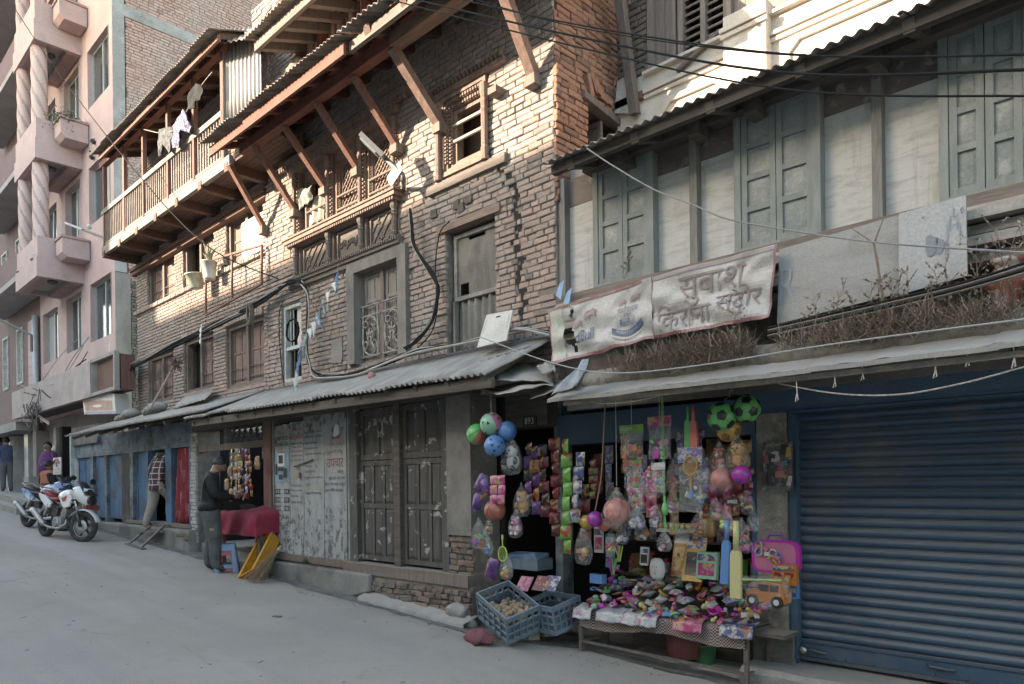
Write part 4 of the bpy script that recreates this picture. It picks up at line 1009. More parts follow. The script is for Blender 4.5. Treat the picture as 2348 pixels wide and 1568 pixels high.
# ------------------------------------------------------------------ blue shopfront
bs = thing('blue_shopfront','blue painted timber shopfront with plank doors','shopfront',(xs_(178),VG,gz(xs_(178))))
M_blue = mat('blue_door_paint',(.045,.115,.20),(.065,.15,.25),scale=3,stretch=(6,6,1),c3=(.055,.07,.09),scale3=2.4,thr3=(.48,.66),bmp=.25)
M_blueb = mat('faded_blue_timber',(.10,.135,.17),(.17,.20,.22),scale=3,stretch=(1,1,3),c3=(.07,.065,.06),scale3=3,thr3=(.5,.62),bmp=.3)
ZB = .90; zdt = 2.33
bz = lambda u: gz(u)+.16
MB().box(xs_(176),xs_(450),VG-.05,VG+.2,2.32,2.78,j=.004).build('lintel',M_blueb,bs)
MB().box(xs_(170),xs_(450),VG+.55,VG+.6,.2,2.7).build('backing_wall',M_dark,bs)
for (xa,xb,cols,m_) in ((180,212,2,M_blue),(221,247,1,M_blue),(252,285,1,M_blue),(313,341,1,M_blue)):
    z0_ = max(ZB,bz(xs_(xa)))
    d_ = thing('plank_door',None,None,(xs_(xa),VG,z0_)); adopt(d_,bs)
    if cols == 2 or xa == 313: panel_leaf(d_,'door_leaf',xs_(xa),xs_(xb),z0_,zdt,VG+.04,cols,[1.1,1],m_,m_,st=.06,raise_=.01)
    else:
        n = 3; w_ = (xs_(xb)-xs_(xa))/n
        for k in range(n): MB().box(xs_(xa)+k*w_,xs_(xa)+(k+1)*w_-.006,VG+.0,VG+.03,z0_,zdt,j=.002).build('plank',m_,d_)
for (xa,xb,m_) in ((174,180,M_white),(213,220,M_blueb),(247,251,M_blueb),(286,303,M_brick_d),(304,312,M_blueb),(342,347,M_blue),(387,400,M_blue),(441,449,M_blue)):
    MB().box(xs_(xa),xs_(xb),VG-.06,VG+.1,gz(xs_(xa))+.1,2.32,j=.003).build('post',m_,bs)
MB().box(xs_(347),xs_(448),VG-.09,VG+.2,ZB-.07,ZB,j=.004).build('sill',M_wood,bs)
MB().box(xs_(300),xs_(346),VG-.1,VG+.2,ZB-.06,ZB+.0,j=.004).build('sill',M_wood,bs)
bp0,bp1 = xs_(205),xs_(462)
g = MB()
g.grid(lambda s,t: (lambda u: V3((u,VG-.22+.015*noise.noise(V3((u*2.5,t*2,7))),lerp(gz(u)-.1,ZB-.08,t))))(lerp(bp0,bp1,s)),60,6,thick=(0,.3,0)); g.build('cement_plinth',mat('dark_render',(.155,.148,.138)),bs,smooth=True)
brickwork(bs,xs_(400),xs_(462),gz(xs_(430))+.1,ZB-.08,front(VG-.21),[],M_brick_d,seed=52,singles=60,wob=.03,jit=.01,skip=lambda a,z: z < gz(a)+.14+.25*(xs_(462)-a)/(xs_(462)-xs_(400)))
# red curtain with white trees
m,nt,b = newmat('red_tree_cloth')
col = mixc(nt,(.155,.012,.022),(.20,.02,.03),ramp(nt,noi(nt,6),[(.4,0),(.6,1)])); nt.links.new(col,b.inputs['Base Color']); b.inputs['Roughness'].default_value = .85; M_redcl = m
cu0,cu1,cz0,cz1 = xs_(401),xs_(440),ZB+.02,2.3
def curf(s,t): return V3((lerp(lerp(cu0,cu0-.05,1-t),cu1,s)+(.16*t*(1-s)),VG-.015+.03*sin(s*22+t*1.5)*(1.1-t*.5),lerp(cz0,cz1,t)))
cu = thing('red_curtain','red doorway curtain printed with white trees','curtain',(cu0,VG,cz0))
MB().grid(curf,44,8,thick=(0,.004,0)).build('cloth',M_redcl,cu,smooth=True)
M_treep = flat('curtain_print',(.42,.30,.30),rough=.9)
for (s,t) in ((.12,.12),(.12,.45),(.3,.68),(.5,.25),(.55,.55),(.62,.85),(.85,.1),(.88,.4),(.9,.7),(.3,.0)):
    g = MB(); of = V3((0,-.008,0)); pr = lambda a,b_: curf(min(.99,max(.01,a)),min(1,max(0,b_)))+of
    g.tube([pr(s,t),pr(s,t+.08),pr(s,t+.16)],.004,4)
    for k in range(4):
        for sg in (-1,1): g.tube([pr(s,t+.06+.025*k),pr(s+sg*.07,t+.09+.025*k)],.002,4)
    g.build('tree_print',M_treep,cu)
# ================================================================== house with the grey-green shutters, banners and shops
VT = 5.44
rh = thing('shuttered_house','pale plastered house with grey-green shuttered windows over the shops','house',(UR,VT,gz(UR)))
URR = 1.6
xt = lambda x,y=500: P(x,y,VT).x
zsill = P(1290,682,VT).z; ztop = 4.56
M_teal = mat('grey_green_paint',(.185,.20,.19),(.235,.245,.235),scale=3,stretch=(6,6,1),c3=(.17,.19,.185),scale3=2.2,thr3=(.45,.7),bmp=.25,dust=.5)
M_tealp = mat('grey_green_panel',(.235,.245,.235),(.185,.20,.195),scale=2.5,c3=(.33,.33,.31),scale3=5,thr3=(.5,.68),bmp=.2)
m,nt,b = newmat('streaked_whitewash')
f = ramp(nt,noi(nt,2.4,stretch=(1.6,1,8),detail=9,rough=.72,dist=.5),[(.47,0),(.62,.75)]); col = mixc(nt,(.44,.43,.41),(.30,.29,.27),f)
col = mixc(nt,col,(.50,.50,.485),ramp(nt,noi(nt,5,detail=6,off=(2,2,5)),[(.55,0),(.7,.7)]))
col = mixc(nt,col,(.22,.20,.18),ramp(nt,noi(nt,1.6,stretch=(5,1,.5),detail=8,rough=.7,off=(8,1,4)),[(.54,0),(.68,.6)])); col = mixc(nt,col,(.17,.14,.12),ramp(nt,noi(nt,17,detail=6,rough=.75,off=(2,6,1)),[(.64,0),(.70,.6)]))
nt.links.new(col,b.inputs['Base Color']); b.inputs['Roughness'].default_value = .85; bump(nt,b,noi(nt,30,detail=7,rough=.7),.3,.004); M_wash = m
M_brn = mat('rust_stained_plaster',(.17,.135,.12),(.11,.085,.075),scale=3,stretch=(1,1,2),c3=(.33,.29,.26),scale3=6,thr3=(.56,.66),bmp=.35)
MB().box(UR+.0,URR,VT+.14,VT+.4,zsill-.6,ztop+.2).build('wall',M_plaster,rh)
MB().box(UR+.0,URR,VT-.06,VT+.2,zsill-.085,zsill,j=.002).build('sill_beam',M_woodx,rh)
MB().box(UR+.02,URR,VT-.10,VT+.2,zsill-.16,zsill-.09,j=.002).build('sill_moulding',mat('pale_timber',(.36,.325,.29),(.27,.24,.21),scale=4,stretch=(1,4,4),bmp=.3),rh)
zstain = P(1298,473,VT).z
for (xa,xb) in ((1297,1363),(1501,1583),(1600,1687),(1885,2001),(2025,2156)):
    g = MB(); g.box(xt(xa),xt(xb),VT+.06,VT+.13,zsill,zstain); g.build('white_panel',M_wash,rh)
    g = MB(); g.box(xt(xa),xt(xb),VT+.055,VT+.13,zstain+.002,ztop); g.build('stained_panel',M_brn,rh)
for (xa,xb) in ((1283,1297),(1583,1600),(2001,2025)):
    MB().box(xt(xa),xt(xb),VT-.02,VT+.12,zsill,ztop,j=.002).build('post',wood('grey_batten',(.135,.13,.12),(.215,.205,.19),'Z',dust=.4),rh)
zwt = P(1375,392,VT).z
for (xa,xb) in ((1363,1501),(1687,1885),(2156,2375)):
    W_ = thing('shuttered_window',None,None,(xt(xa),VT,zsill)); adopt(W_,rh)
    u0,u1 = xt(xa),xt(xb); fw = .055
    g = MB(); frame_bars(g,u0,u1,zsill+.0,ztop,VT-.03,VT+.1,fw,wt=0,wb=.03); g.box(u0+fw,u1-fw,VT-.02,VT+.1,zwt,ztop); g.build('frame',M_teal,W_)
    um = (u0+u1)/2
    for a,bb in ((u0+fw+.004,um-.003),(um+.003,u1-fw-.004)):
        lf = panel_leaf(W_,'shutter_leaf',a,bb,zsill+.03,zwt-.004,VT+.03,1,[1.15,1,1,.95],M_teal,M_tealp,st=.046,th=.05,raise_=.004)
# eave
VEV = 4.88
pe = [P(1247,372,VEV),P(1660,205,VEV),P(2050,40,VEV)]; zev = sum(p.z for p in pe)/3
ev = thing('tin_eave',None,None,(UR,VT,zev)); adopt(ev,rh)
eu0 = P(1244,375,VEV).x
sheets(ev,'roof_sheet',(eu0,VEV,zev),(URR,VEV,zev),(URR,6.36,zev+.46),(eu0,6.36,zev+.46),6,.09,.013,M_tinrust,seed=23,jit=.02)
MB().box(eu0+.03,URR,VEV+.08,VEV+.14,zev-.075,zev+.0,j=.004).build('fascia',wood('dark_beam',(.03,.025,.022),(.07,.058,.05),'X'),ev)  # darker timber tone than the wall plate and rafters
MB().box(eu0+.1,URR,VT-.12,VT+.05,ztop-.07,ztop+.08,j=.004).build('wall_plate',M_wooddk,ev)
for k in range(9):
    u = lerp(eu0+.25,URR-.2,k/8); MB().beam((u,VEV+.08,zev-.05),(u,6.2,zev+.36),.07,.08).build('rafter',M_wooddk,ev)
for x in (1440,1610,1735,2010): MB().box(xt(x),xt(x)+.1,VT-.22,VT-.02,ztop-.16,ztop-.06,j=.01).build('bracket',M_wooddk,ev)
# ------------------------------------------------------------------ parapet floor behind the banners
zlb = zsill-.17
MB().box(UR,URR,5.52,5.6,2.3,zlb-.0).build('lower_wall',mat('recess_shade_plaster',(.11,.10,.09),(.17,.155,.14),scale=3,bmp=.4),rh)  # wall colour darkened to stand for the shade of the recess behind the banners
uq = P(2216,560,5.3).x
for k,(dz,dv) in enumerate(((.0,.30),(.075,.22),(.15,.26),(.235,.16))):
    MB().box(UR+.1,URR,VT-dv,VT+.2,zlb-dz-.062,zlb-dz-.004,j=.002).build('moulding',M_plaster,rh)
M_terra = mat('broken_terracotta',(.22,.075,.05),(.33,.30,.27),scale=9,thr=(.52,.56),bmp=.4)
zb0,zb1 = 2.62,zlb-.32
for x in (2308,2420):
    u = P(x,600,5.25).x; h = zb1-zb0
    MB().lathe([(.10,0),(.10,.06*h),(.07,.09*h),(.06,.2*h),(.13,.45*h),(.13,.6*h),(.085,.75*h),(.06,.84*h),(.09,.9*h),(.09,h)],(u,5.25,zb0),14).build('baluster',M_terra,rh,smooth=True)
# ------------------------------------------------------------------ planted ledge and sheet-metal awning
VLg = 4.83
zlg = P(1560,822,VLg).z
lu0,lu1 = P(1338,880,VLg).x,URR
g = MB()
def ledge(s,t):
    u = lerp(lu0,lu1,s); q = [(VLg+.02,zlg-.16),(VLg-.03,zlg-.10),(VLg,zlg-.02),(VLg+.1,zlg+.03),(5.53,zlg+.06)][round(t*4)]
    nz = noise.noise(V3((u*2.3,t*3,4)))*.025; return V3((u,q[0]+nz,q[1]+nz*.7))
g.grid(ledge,90,4); g.build('planted_ledge',mat('mossy_ledge',(.14,.125,.105),(.07,.065,.05),scale=8,bmp=.8,c3=(.2,.18,.15),scale3=4),rh,smooth=True)
VA_,VAb = 4.60,4.97
zaw = (P(1400,897,VA_).z+P(2200,803,VA_).z)/2
zab = zlg-.06
saw = thing('sheet_awning','flat grey sheet metal awning above the toy shop and blue shutter','awning',(lu0,5,zaw))
au0 = P(1262,912,VA_).x
M_sheet = mat('dusty_sheet_metal',(.25,.24,.222),(.20,.19,.175),rough=.6,scale=2.0,metal=.1,bmp=.12,bdist=.01,dust=.8,dustc=(.29,.275,.255))
cuts = [au0,P(1860,848,VA_).x,P(2290,795,VA_).x,URR]
for i in range(3):
    a,bb = cuts[i]-.03,cuts[i+1]
    g = MB(); fn = lambda s,t: V3((lerp(a,bb,s),lerp(VA_,VAb,t),lerp(zaw,zab,t)+.012*noise.noise(V3((lerp(a,bb,s)*2.2,t*3,1)))+.009*noise.noise(V3((lerp(a,bb,s)*9,t*2,4)))+.006*i))
    g.grid(fn,90,8,thick=(0,0,-.004)); g.build('metal_sheet',M_sheet,saw,smooth=True)
    g = MB(); fn2 = lambda s,t: V3((lerp(a,bb,s),VA_-.012+.008*noise.noise(V3((lerp(a,bb,s)*3,0,6))),zaw-.034+.030*t+.012*noise.noise(V3((lerp(a,bb,s)*2.2,0,1)))+.006*i))
    g.grid(fn2,60,1,thick=(0,.004,0)); g.build('folded_lip',M_sheet,saw)
MB().beam((au0+.1,VA_+.06,zaw-.05),(URR,VA_+.06,zaw-.05),.035,.035).build('front_bar',M_iron,saw)
for k in range(8):
    u = lerp(au0+.3,URR-.2,k/7); MB().beam((u,VA_+.06,zaw-.05),(u,5.6,zab-.0),.03,.03).build('support_bar',M_iron,saw)
# ------------------------------------------------------------------ shop row below
VS = 6.0
xs2 = lambda x,y=1200: P(x,y,VS).x
shop = thing('toy_shop','dark open toy shop beside the blue shutter','shop',(xs2(1290),VS,0))
fl = -.02
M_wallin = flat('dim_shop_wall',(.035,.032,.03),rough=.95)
su0,su1 = xs2(1120),xs2(1745)
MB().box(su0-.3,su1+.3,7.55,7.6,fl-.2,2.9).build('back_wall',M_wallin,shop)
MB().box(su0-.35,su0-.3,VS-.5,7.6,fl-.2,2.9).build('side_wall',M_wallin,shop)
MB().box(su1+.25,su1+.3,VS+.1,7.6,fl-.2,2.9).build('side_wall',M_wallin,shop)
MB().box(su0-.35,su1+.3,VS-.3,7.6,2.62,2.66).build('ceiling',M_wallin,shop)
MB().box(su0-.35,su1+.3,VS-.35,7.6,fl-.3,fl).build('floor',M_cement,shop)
ud = xs2(1292)
MB().box(ud-.05,ud+.05,VS-.08,VS+.1,fl,2.5).build('door_post',M_blueb,shop)
MB().box(su1-.06,su1+.02,VS-.06,VS+.1,fl,2.5).build('door_post',M_blue,shop)
M_bluehd = mat('deep_blue_paint',(.030,.068,.115),(.04,.085,.135),scale=3,rough=.5,bmp=.12,c3=(.06,.075,.09),scale3=4,thr3=(.55,.75))
MB().box(ud,su1,VS-.10,VS+.15,1.99,2.30,j=.003).build('blue_header',M_bluehd,shop)
MB().box(su0-.3,ud,VS-.25,VS+.1,2.2,2.62,j=.003).build('dark_header',M_wooddk,shop)
npl = P(1215,965,VS-.25)
MB().box(npl.x-.1,npl.x+.1,VS-.265,VS-.251,npl.z-.055,npl.z+.055).build('number_plate',flat('plate_black',(.02,.02,.02)),shop)
g = MB(); text(g,'893',lambda a,b_: V3((npl.x-.065+.13*a,VS-.268,npl.z-.035+.07*b_))); g.build('number',flat('plate_white',(.42,.42,.41)),shop)
# pier and roller shutter
pu0,pu1 = xs2(1748),xs2(1813)
pr_ = thing('concrete_pier','stained concrete pier between the toy shop and the blue shutter','pier',(pu0,VS,0))
g = MB(); g.box(pu0,pu1,VS-.10,VS+.3,.30,2.4,j=.004); g.build('shaft',mat('rough_concrete',(.25,.23,.205),(.16,.145,.13),scale=4,c3=(.32,.295,.27),scale3=9,thr3=(.52,.66),gscale=40,bmp=.7,bdist=.012),pr_)
g = MB(); g.box(pu0-.02,pu1+.06,VS-.14,VS+.3,gz(pu0)-.1,.30,j=.01); g.build('base',M_brick_d,pr_)
rs = thing('roller_shutter','closed blue steel roller shutter on the right','shutter',(xs2(1835),VS,.1))
M_shb = mat('shutter_blue',(.027,.058,.098),(.036,.070,.112),rough=.42,scale=1.6,stretch=(1,1,5),c3=(.10,.10,.10),scale3=2.2,thr3=(.52,.72),grain=.15,metal=.0,bmp=.05,dust=.75,dustc=(.20,.205,.21))  # pale dust on upward faces also stands in for the slats' striped highlights
sh0,sh1 = xs2(1834,1300),URR
zs0 = P(1835,1462,VS).z; zs1 = 2.28
n = int((zs1-zs0)/.0785)
prof = [(0,.0),(.006,.003),(.016,.011),(.024,.024),(.0255,.038),(.022,.052),(.014,.062),(.004,.067),(.002,.0705),(.009,.0735),(.002,.0775)]
me = None
for k in range(n):
    if me is None:
        g = MB(); N = len(prof); L_ = sh1-sh0; segs = 8
        g.grid(lambda s,t: V3((sh0+L_*s,VS+.03-prof[round(t*(N-1))][0],prof[round(t*(N-1))][1])),segs,N-1); me = g.mesh('slat',M_shb,True)
    o = link('slat',me,rs); o.location = (rnd(-.001,.001),rnd(-.0015,.0015),zs0+k*.0785)
zbr = zs0
MB().box(su1+.3,URR,VS+.12,VS+.2,-.4,2.7).build('light_stop_panel',M_wallin,rs)  # unseen panel added so the sky does not shine through the slat gaps
MB().box(sh0-.0,sh1,VS-.012,VS+.03,zbr-.165,zbr-.002).build('bottom_rail',M_shb,rs)
M_dkbl = mat('rail_dark_blue',(.045,.06,.08),(.07,.075,.08),scale=5,rough=.5)
MB().beam((sh0,VS-.02,zbr-.01),(sh1,VS-.02,zbr-.01),.022,.02).build('rail_lip',M_shb,rs)
MB().beam((sh0,VS-.02,zbr-.155),(sh1,VS-.02,zbr-.155),.03,.03).build('rail_foot',M_dkbl,rs)
u = sh0+.15
while u < sh1:
    for zz in (zbr-.03,zbr-.125): MB().lathe([(.012,0),(.01,.008),(.001,.011)],(u,VS-.013,zz),8,R=Matrix.Rotation(pi/2,3,'X')).build('rivet',M_dkbl,rs)
    u += .21
MB().tube([(sh0+.95,VS-.02,zbr-.06),(sh0+.97,VS-.045,zbr-.065),(sh0+1.1,VS-.045,zbr-.07),(sh0+1.13,VS-.02,zbr-.072)],.011,8).build('handle',M_dkbl,rs)
g = MB(); g.lathe([(.03,0),(.034,.01),(.034,.03),(.028,.04)],(sh0+.03,VS-.02,zbr-.09),14,R=Matrix.Rotation(pi/2,3,'X')); g.build('padlock',mat('steel',(.45,.43,.4),rough=.3,metal=.8),rs,smooth=True)
MB().tube([(sh0+.05,VS-.035,zbr-.09),(sh0+.1,VS-.04,zbr-.075),(sh0+.16,VS-.03,zbr-.09),(sh0+.22,VS-.02,zbr-.095)],.009,6).build('bolt',M_iron,rs)
gx0 = xs2(1815)
MB().box(gx0,sh0,VS-.06,VS+.1,zbr-.3,2.19).build('guide_rail',M_bluehd,rs)
MB().box(gx0-.15,sh0-.0,VS-.09,VS-.062,zbr-.16,zbr+.06).build('guide_foot',M_bluehd,rs)
hb0 = xs2(1752,930)
g = MB(); pf = [(VS+.1,2.56),(VS-.30,2.56),(VS-.33,2.48),(VS-.24,2.19),(VS-.2,2.16),(VS+.1,2.15)]
g.prism(pf,lambda a,b_,d: V3((d,a,b_)),hb0,URR); g.build('shutter_box',mat('box_blue',(.026,.062,.108),(.036,.078,.125),scale=2,rough=.55,bmp=.15),rs)
g = MB(); g.beam((sh0,VS-.1,2.145),(URR,VS-.1,2.145),.2,.02); g.build('box_soffit',M_bluehd,rs)
# step under the shutter
g = MB()
def stepf(s,t):
    u = lerp(hb0-.05,URR,s); q = [(5.60,gz(u)-.1),(5.58,zbr-.26),(5.62,zbr-.215),(6.15,zbr-.195)][round(t*3)]
    return V3((u,q[0]+.025*noise.noise(V3((u*2.5,t,0))),q[1]+.015*noise.noise(V3((u*3,t*2,3)))))
g.grid(stepf,50,3); g.build('shop_step',M_cement,smooth=False,kind='structure')
# ================================================================== upper house set back on the right
VU = 6.4
uh = thing('cornice_house','cream plastered upper house with moulded parapet and louvred shutters','house',(UR,VU,4.5))
M_cream = mat('cream_plaster',(.62,.55,.47),(.50,.44,.375),scale=2.2,bmp=.2,c3=(.36,.335,.31),scale3=1.7,thr3=(.56,.68))
xu = lambda x,y=150: P(x,y,VU).x
zpt = P(1490,165,VU).z
MB().box(UR+.02,3.5,VU,VU+.35,4.4,zpt).build('parapet',M_cream,uh)
pb = core(UR+.01,xu(1482),zpt-.02,9.6,front(VU+.02),[],.3).build('brick_pier',M_mortar,uh)
brickwork(pb,UR+.03,xu(1482),zpt+.02,9.5,front(VU+.02),[],M_brick_d,seed=61,singles=120,wob=.02)
g = MB(); q = [P(x,y,VU-.02) for x,y in ((1412,262),(1418,190),(1436,178),(1450,200),(1462,235),(1462,262))]; g.prism([(v.x,v.z) for v in q],lambda a,b_,d: V3((a,VU-.05+d,b_)),0,.06); g.build('plaster_patch',M_white,uh)
zc = zpt
for (za,zb_,dv) in ((-.03,.0,.06),(-.22,-.185,.05),(-.27,-.235,.03)):
    MB().box(xu(1482)-.02,3.5,VU-dv,VU+.1,zpt+za,zpt+zb_).build('moulding',M_cream,uh)
MB().box(UR+.02,xu(1482)-.03,VU-.05,VU+.1,zpt-.26,zpt-.18).build('brick_band',M_brick_o,uh)
def mold(u0,u1,z1,z0):
    MB().box(u0+.09,u1-.09,VU-.035,VU+.02,z1-.05,z1).build('panel_moulding',M_cream,uh)
    for a in (u0,u1-.05):
        MB().box(a,a+.05,VU-.035,VU+.02,z0,z1-.13).build('panel_moulding',M_cream,uh)
    for a,sg in ((u0,1),(u1,-1)):
        g = MB(); g.prism([(a,z1-.13),(a+sg*.05,z1-.13),(a+sg*.14,z1-.045),(a+sg*.09,z1-.0)],lambda p,q_,d: V3((p,VU-.034+d,q_)),0,.05); g.build('panel_corner',M_cream,uh)
mold(xu(1510),xu(1668),zpt-.36,4.4)
ppx0,ppx1 = xu(1672),xu(1768,60)
MB().box(ppx0,ppx1,VU-.12,VU+.1,4.4,zpt+.10).build('pilaster',M_cream,uh)
for (za,zb_,dv) in ((.0,.04,.165),(-.05,-.012,.145)):
    MB().box(ppx0-.02,ppx1+.02,VU-dv,VU-.119,zpt+.0+za-.06,zpt+zb_-.06).build('pilaster_moulding',M_cream,uh)
mold(xu(1800,100),2.6,zpt-.30,4.4)
M_upw = wood('brown_grey_boards',(.17,.13,.11),(.26,.21,.18),'Z',dust=.3)
for (xa,xb) in ((1484,1497),(1541,1549),(1554,1566),(1606,1617),(1659,1676),(1732,1744)):
    MB().box(xu(xa),xu(xb),VU+.0,VU+.15,zpt,9.5).build('post',M_upw,uh)
for (xa,xb) in ((1497,1541),(1676,1732),(1744,1860),(1860,1990),(1990,2400)):
    a,bb = xu(xa),xu(xb); n_ = max(2,int((bb-a)/.16))
    for k in range(n_): MB().box(lerp(a,bb,k/n_),lerp(a,bb,(k+1)/n_)-.005,VU+.06,VU+.1,zpt,9.5).build('plank',M_upw,uh)
MB().box(xu(1549),xu(1676),VU+.14,VU+.16,zpt,9.5).build('dark_backing',M_dark,uh)
for (xa,xb) in ((1566,1606),(1617,1659)):
    a,bb = xu(xa),xu(xb); z = zpt+.04
    while z < zpt+2.2:
        MB().beam((a,VU+.06,z),(bb,VU+.06,z),.075,.012,up=(0,-.7,.72)).build('louvre',M_upw,uh); z += .078
MB().beam(P(1552,165,VU-.03),P(1650,72,VU-.03),.035,.05,up=(0,1,0)).build('cross_bar',M_woodx,uh)
MB().beam(P(1455,262,VU-.05),P(1418,-30,VU-.3),.09,.09,up=(1,0,0)).build('leaning_post',M_wood,uh)
MB().box(xu(1420),3.5,VU+.3,VU+.4,7,10).build('back_wall',M_plaster,uh)
MB().box(UR-.2,3.5,VU-.7,VU+.4,9.2,9.35).build('eave_boards',M_wooddk,uh)
# ================================================================== banners
M_ban = mat('weathered_vinyl',(.36,.35,.34),(.30,.29,.28),scale=2,c3=(.24,.23,.215),scale3=5,thr3=(.58,.72),rough=.45,bmp=.05)
M_bang = mat('greenish_vinyl',(.37,.38,.32),(.31,.31,.27),scale=2,rough=.45,bmp=.05)
M_banred = mat('faded_red_border',(.20,.07,.075),(.28,.16,.16),scale=5,rough=.5,bmp=0)
M_inkred = flat('faded_maroon_ink',(.215,.165,.165),rough=.6); M_inkblu = mat('faded_blue_ink',(.035,.065,.14),(.06,.10,.18),scale=6,rough=.5,bmp=0)
M_inkpink = flat('faded_pink_ink',(.28,.21,.21),rough=.6); M_inkgrey = flat('faded_grey_ink',(.25,.24,.235),rough=.6)
VBN = 4.98
def wr(s,t,k): return .016*sin(s*9+t*13+k)*(1-t)+.012*noise.noise(V3((s*6+k,t*5-s*4,k)))+.02*noise.noise(V3((s*2.2,t*2.5+s,k+4)))
def ban(tl,tr,br_,bl_,k,V0=VBN):
    f0 = quadfn(P(*bl_,V0),P(*br_,V0),P(*tr,V0),P(*tl,V0),V3((0,0,0)))
    return lambda s,t: f0(s,t)+V3((0,-wr(s,t,k)-.012,.012*noise.noise(V3((s*7,k,2)))*(1-t)))
b1 = ban((1261,713),(1495,636),(1500,776),(1269,836),1)
b2 = ban((1495,636),(1783,560),(1766,728),(1500,776),5)
def cloth(mb,fn,nu,nv,hole=None):
    for i in range(nu):
        for j in range(nv):
            s,t = (i+.5)/nu,(j+.5)/nv
            if hole and hole(s,t): continue
            mb.add([fn(i/nu,j/nv),fn((i+1)/nu,j/nv),fn((i+1)/nu,(j+1)/nv),fn(i/nu,(j+1)/nv)],[(0,1,2,3)])
    return mb
holef = lambda s,t: abs(s-(.215+.03*sin(t*9))) < .055*(1 if .25 < t < .72 else .3) and t > .12
ba = thing('drink_banner','torn white vinyl banner with blue and red energy drink print','banner',b1(0,0))
cloth(MB(),b1,56,26,holef).build('vinyl',M_ban,ba,smooth=True)
up_ = lambda f,d=.006: (lambda s,t: f(s,t)+V3((0,-d,0)))
B1 = up_(b1)
def strip(parent,fn,s0,s1,t0,t1,M,n=30,name='border',hole=None):
    cloth(MB(),subfn(fn,s0,s1,t0,t1),n if s1-s0 > .2 else 2,n if t1-t0 > .4 else 2,(lambda a,b_: hole(s0+(s1-s0)*a,t0+(t1-t0)*b_)) if hole else None).build(name,M,parent,smooth=True)
strip(ba,B1,0,1,0,.05,M_banred,56,hole=holef); strip(ba,B1,0,.92,.955,1,M_banred,56,hole=holef); strip(ba,B1,0,.014,.05,.955,M_banred); strip(ba,B1,.014,.15,.05,.955,M_bang)
B1b = up_(b1,.009)
g = MB(); text(g,'dBull',subfn(B1b,.27,.45,.27,.47)); text(g,'Re',subfn(B1b,.15,.18,.24,.32)); g.build('lettering',M_inkblu,ba)
g = MB(); text(g,'ENERGY DRINK',subfn(B1b,.29,.5,.16,.20)); g.build('lettering',M_inkgrey,ba)
g = MB(); text(g,'250',subfn(B1b,.745,.81,.50,.55)); text(g,'คระทิงแดง',subfn(B1b,.69,.865,.56,.665)); text(g,'RedBull',subfn(B1b,.705,.845,.33,.45)); g.build('lettering',M_inkblu,ba)
def canband(t0,t1,M,nm,f_):
    g = MB(); g.grid(lambda s,t: f_(lerp(.625,.915,s),lerp(t0,t1,t)+.09*(2*s-1)**2+(.02*(s-.5))),20,3); g.build(nm,M,ba)
canband(.17,.27,M_inkblu,'can_band',B1b)
g = MB(); B1c = up_(b1,.013); text(g,'ENERGY DRINK',lambda a,b_: B1c(lerp(.67,.87,a),lerp(.195,.245,b_)+.09*(2*a-1)**2*.55)); g.build('lettering',M_ban,ba)
canband(.10,.118,M_inkgrey,'can_rim',B1b)
bull = [(0,.35),(.08,.6),(.2,.75),(.36,.85),(.55,.8),(.75,.95),(.9,.9),(1,.7),(.93,.6),(.9,.35),(.95,.1),(.85,.12),(.75,.4),(.55,.42),(.45,.1),(.36,.12),(.35,.4),(.22,.25),(.12,.05),(.08,.1)]
for (s0,s1,t0,t1) in ((.69,.76,.68,.80),(.80,.89,.69,.82),(.36,.49,.60,.80),(.24,.34,.50,.66)):
    g = MB(); g.add([B1b(lerp(s0,s1,a),lerp(t0,t1,c)) for a,c in bull],[list(range(len(bull)))]); g.build('bull_print',M_inkpink,ba)
bb_ = thing('store_banner','white vinyl banner with faded maroon Devanagari shop name','banner',b2(0,0))
cloth(MB(),b2,50,22).build('vinyl',M_ban,bb_,smooth=True)
B2 = up_(b2); B2b = up_(b2,.01)
strip(bb_,B2,0,1,0,.05,M_banred,50); strip(bb_,B2,.985,1,.05,1,M_banred); strip(bb_,B2,0,.006,.05,1,M_inkred); strip(bb_,B2,.006,.985,.93,.985,mat('ghost_border',(.30,.25,.25)),50)
g = MB(); text(g,'सुबाश',subfn(B2b,.24,.78,.40,.86)); g.build('lettering',M_inkred,bb_)
g = MB(); text(g,'िकराना',subfn(B2b,.035,.52,.10,.50)); g.build('lettering',M_inkred,bb_)
g = MB(); text(g,'स्टोर',subfn(B2b,.565,.92,.13,.55)); g.build('lettering',M_inkred,bb_)
# painted boards to the right
sb = thing('painted_sign_board','faded grey painted sign board with a drawn plane and tower','sign',P(1785,740,5.05))
M_brd = mat('faded_sign_board',(.29,.283,.272),(.24,.232,.222),scale=2.5,stretch=(1,1,3),c3=(.20,.19,.18),scale3=3,thr3=(.6,.74),rough=.7,bmp=.1)
c1 = quadfn(P(1781,743,5.06),P(2062,672,5.06),P(2062,492,5.06),P(1786,572,5.06),V3((0,0,0)))
c2 = quadfn(P(2060,676,5.03),P(2217,632,5.03),P(2213,447,5.03),P(2060,490,5.03),V3((0,0,0)))
MB().grid(c1,4,3,thick=(0,.02,0)).build('board',M_brd,sb); MB().grid(c2,4,3,thick=(0,.02,0)).build('board',mat('pale_board',(.345,.345,.345),(.30,.30,.295),scale=2,bmp=.05,rough=.6),sb)
C1 = up_(c1); C2 = up_(c2)
M_fbl = flat('ghost_blue',(.25,.275,.30),rough=.7); M_fbl2 = flat('ghost_slate',(.19,.20,.225),rough=.7)
g = MB(); text(g,'R',subfn(C1,.02,.16,.25,.75)); g.build('lettering',M_fbl,sb)
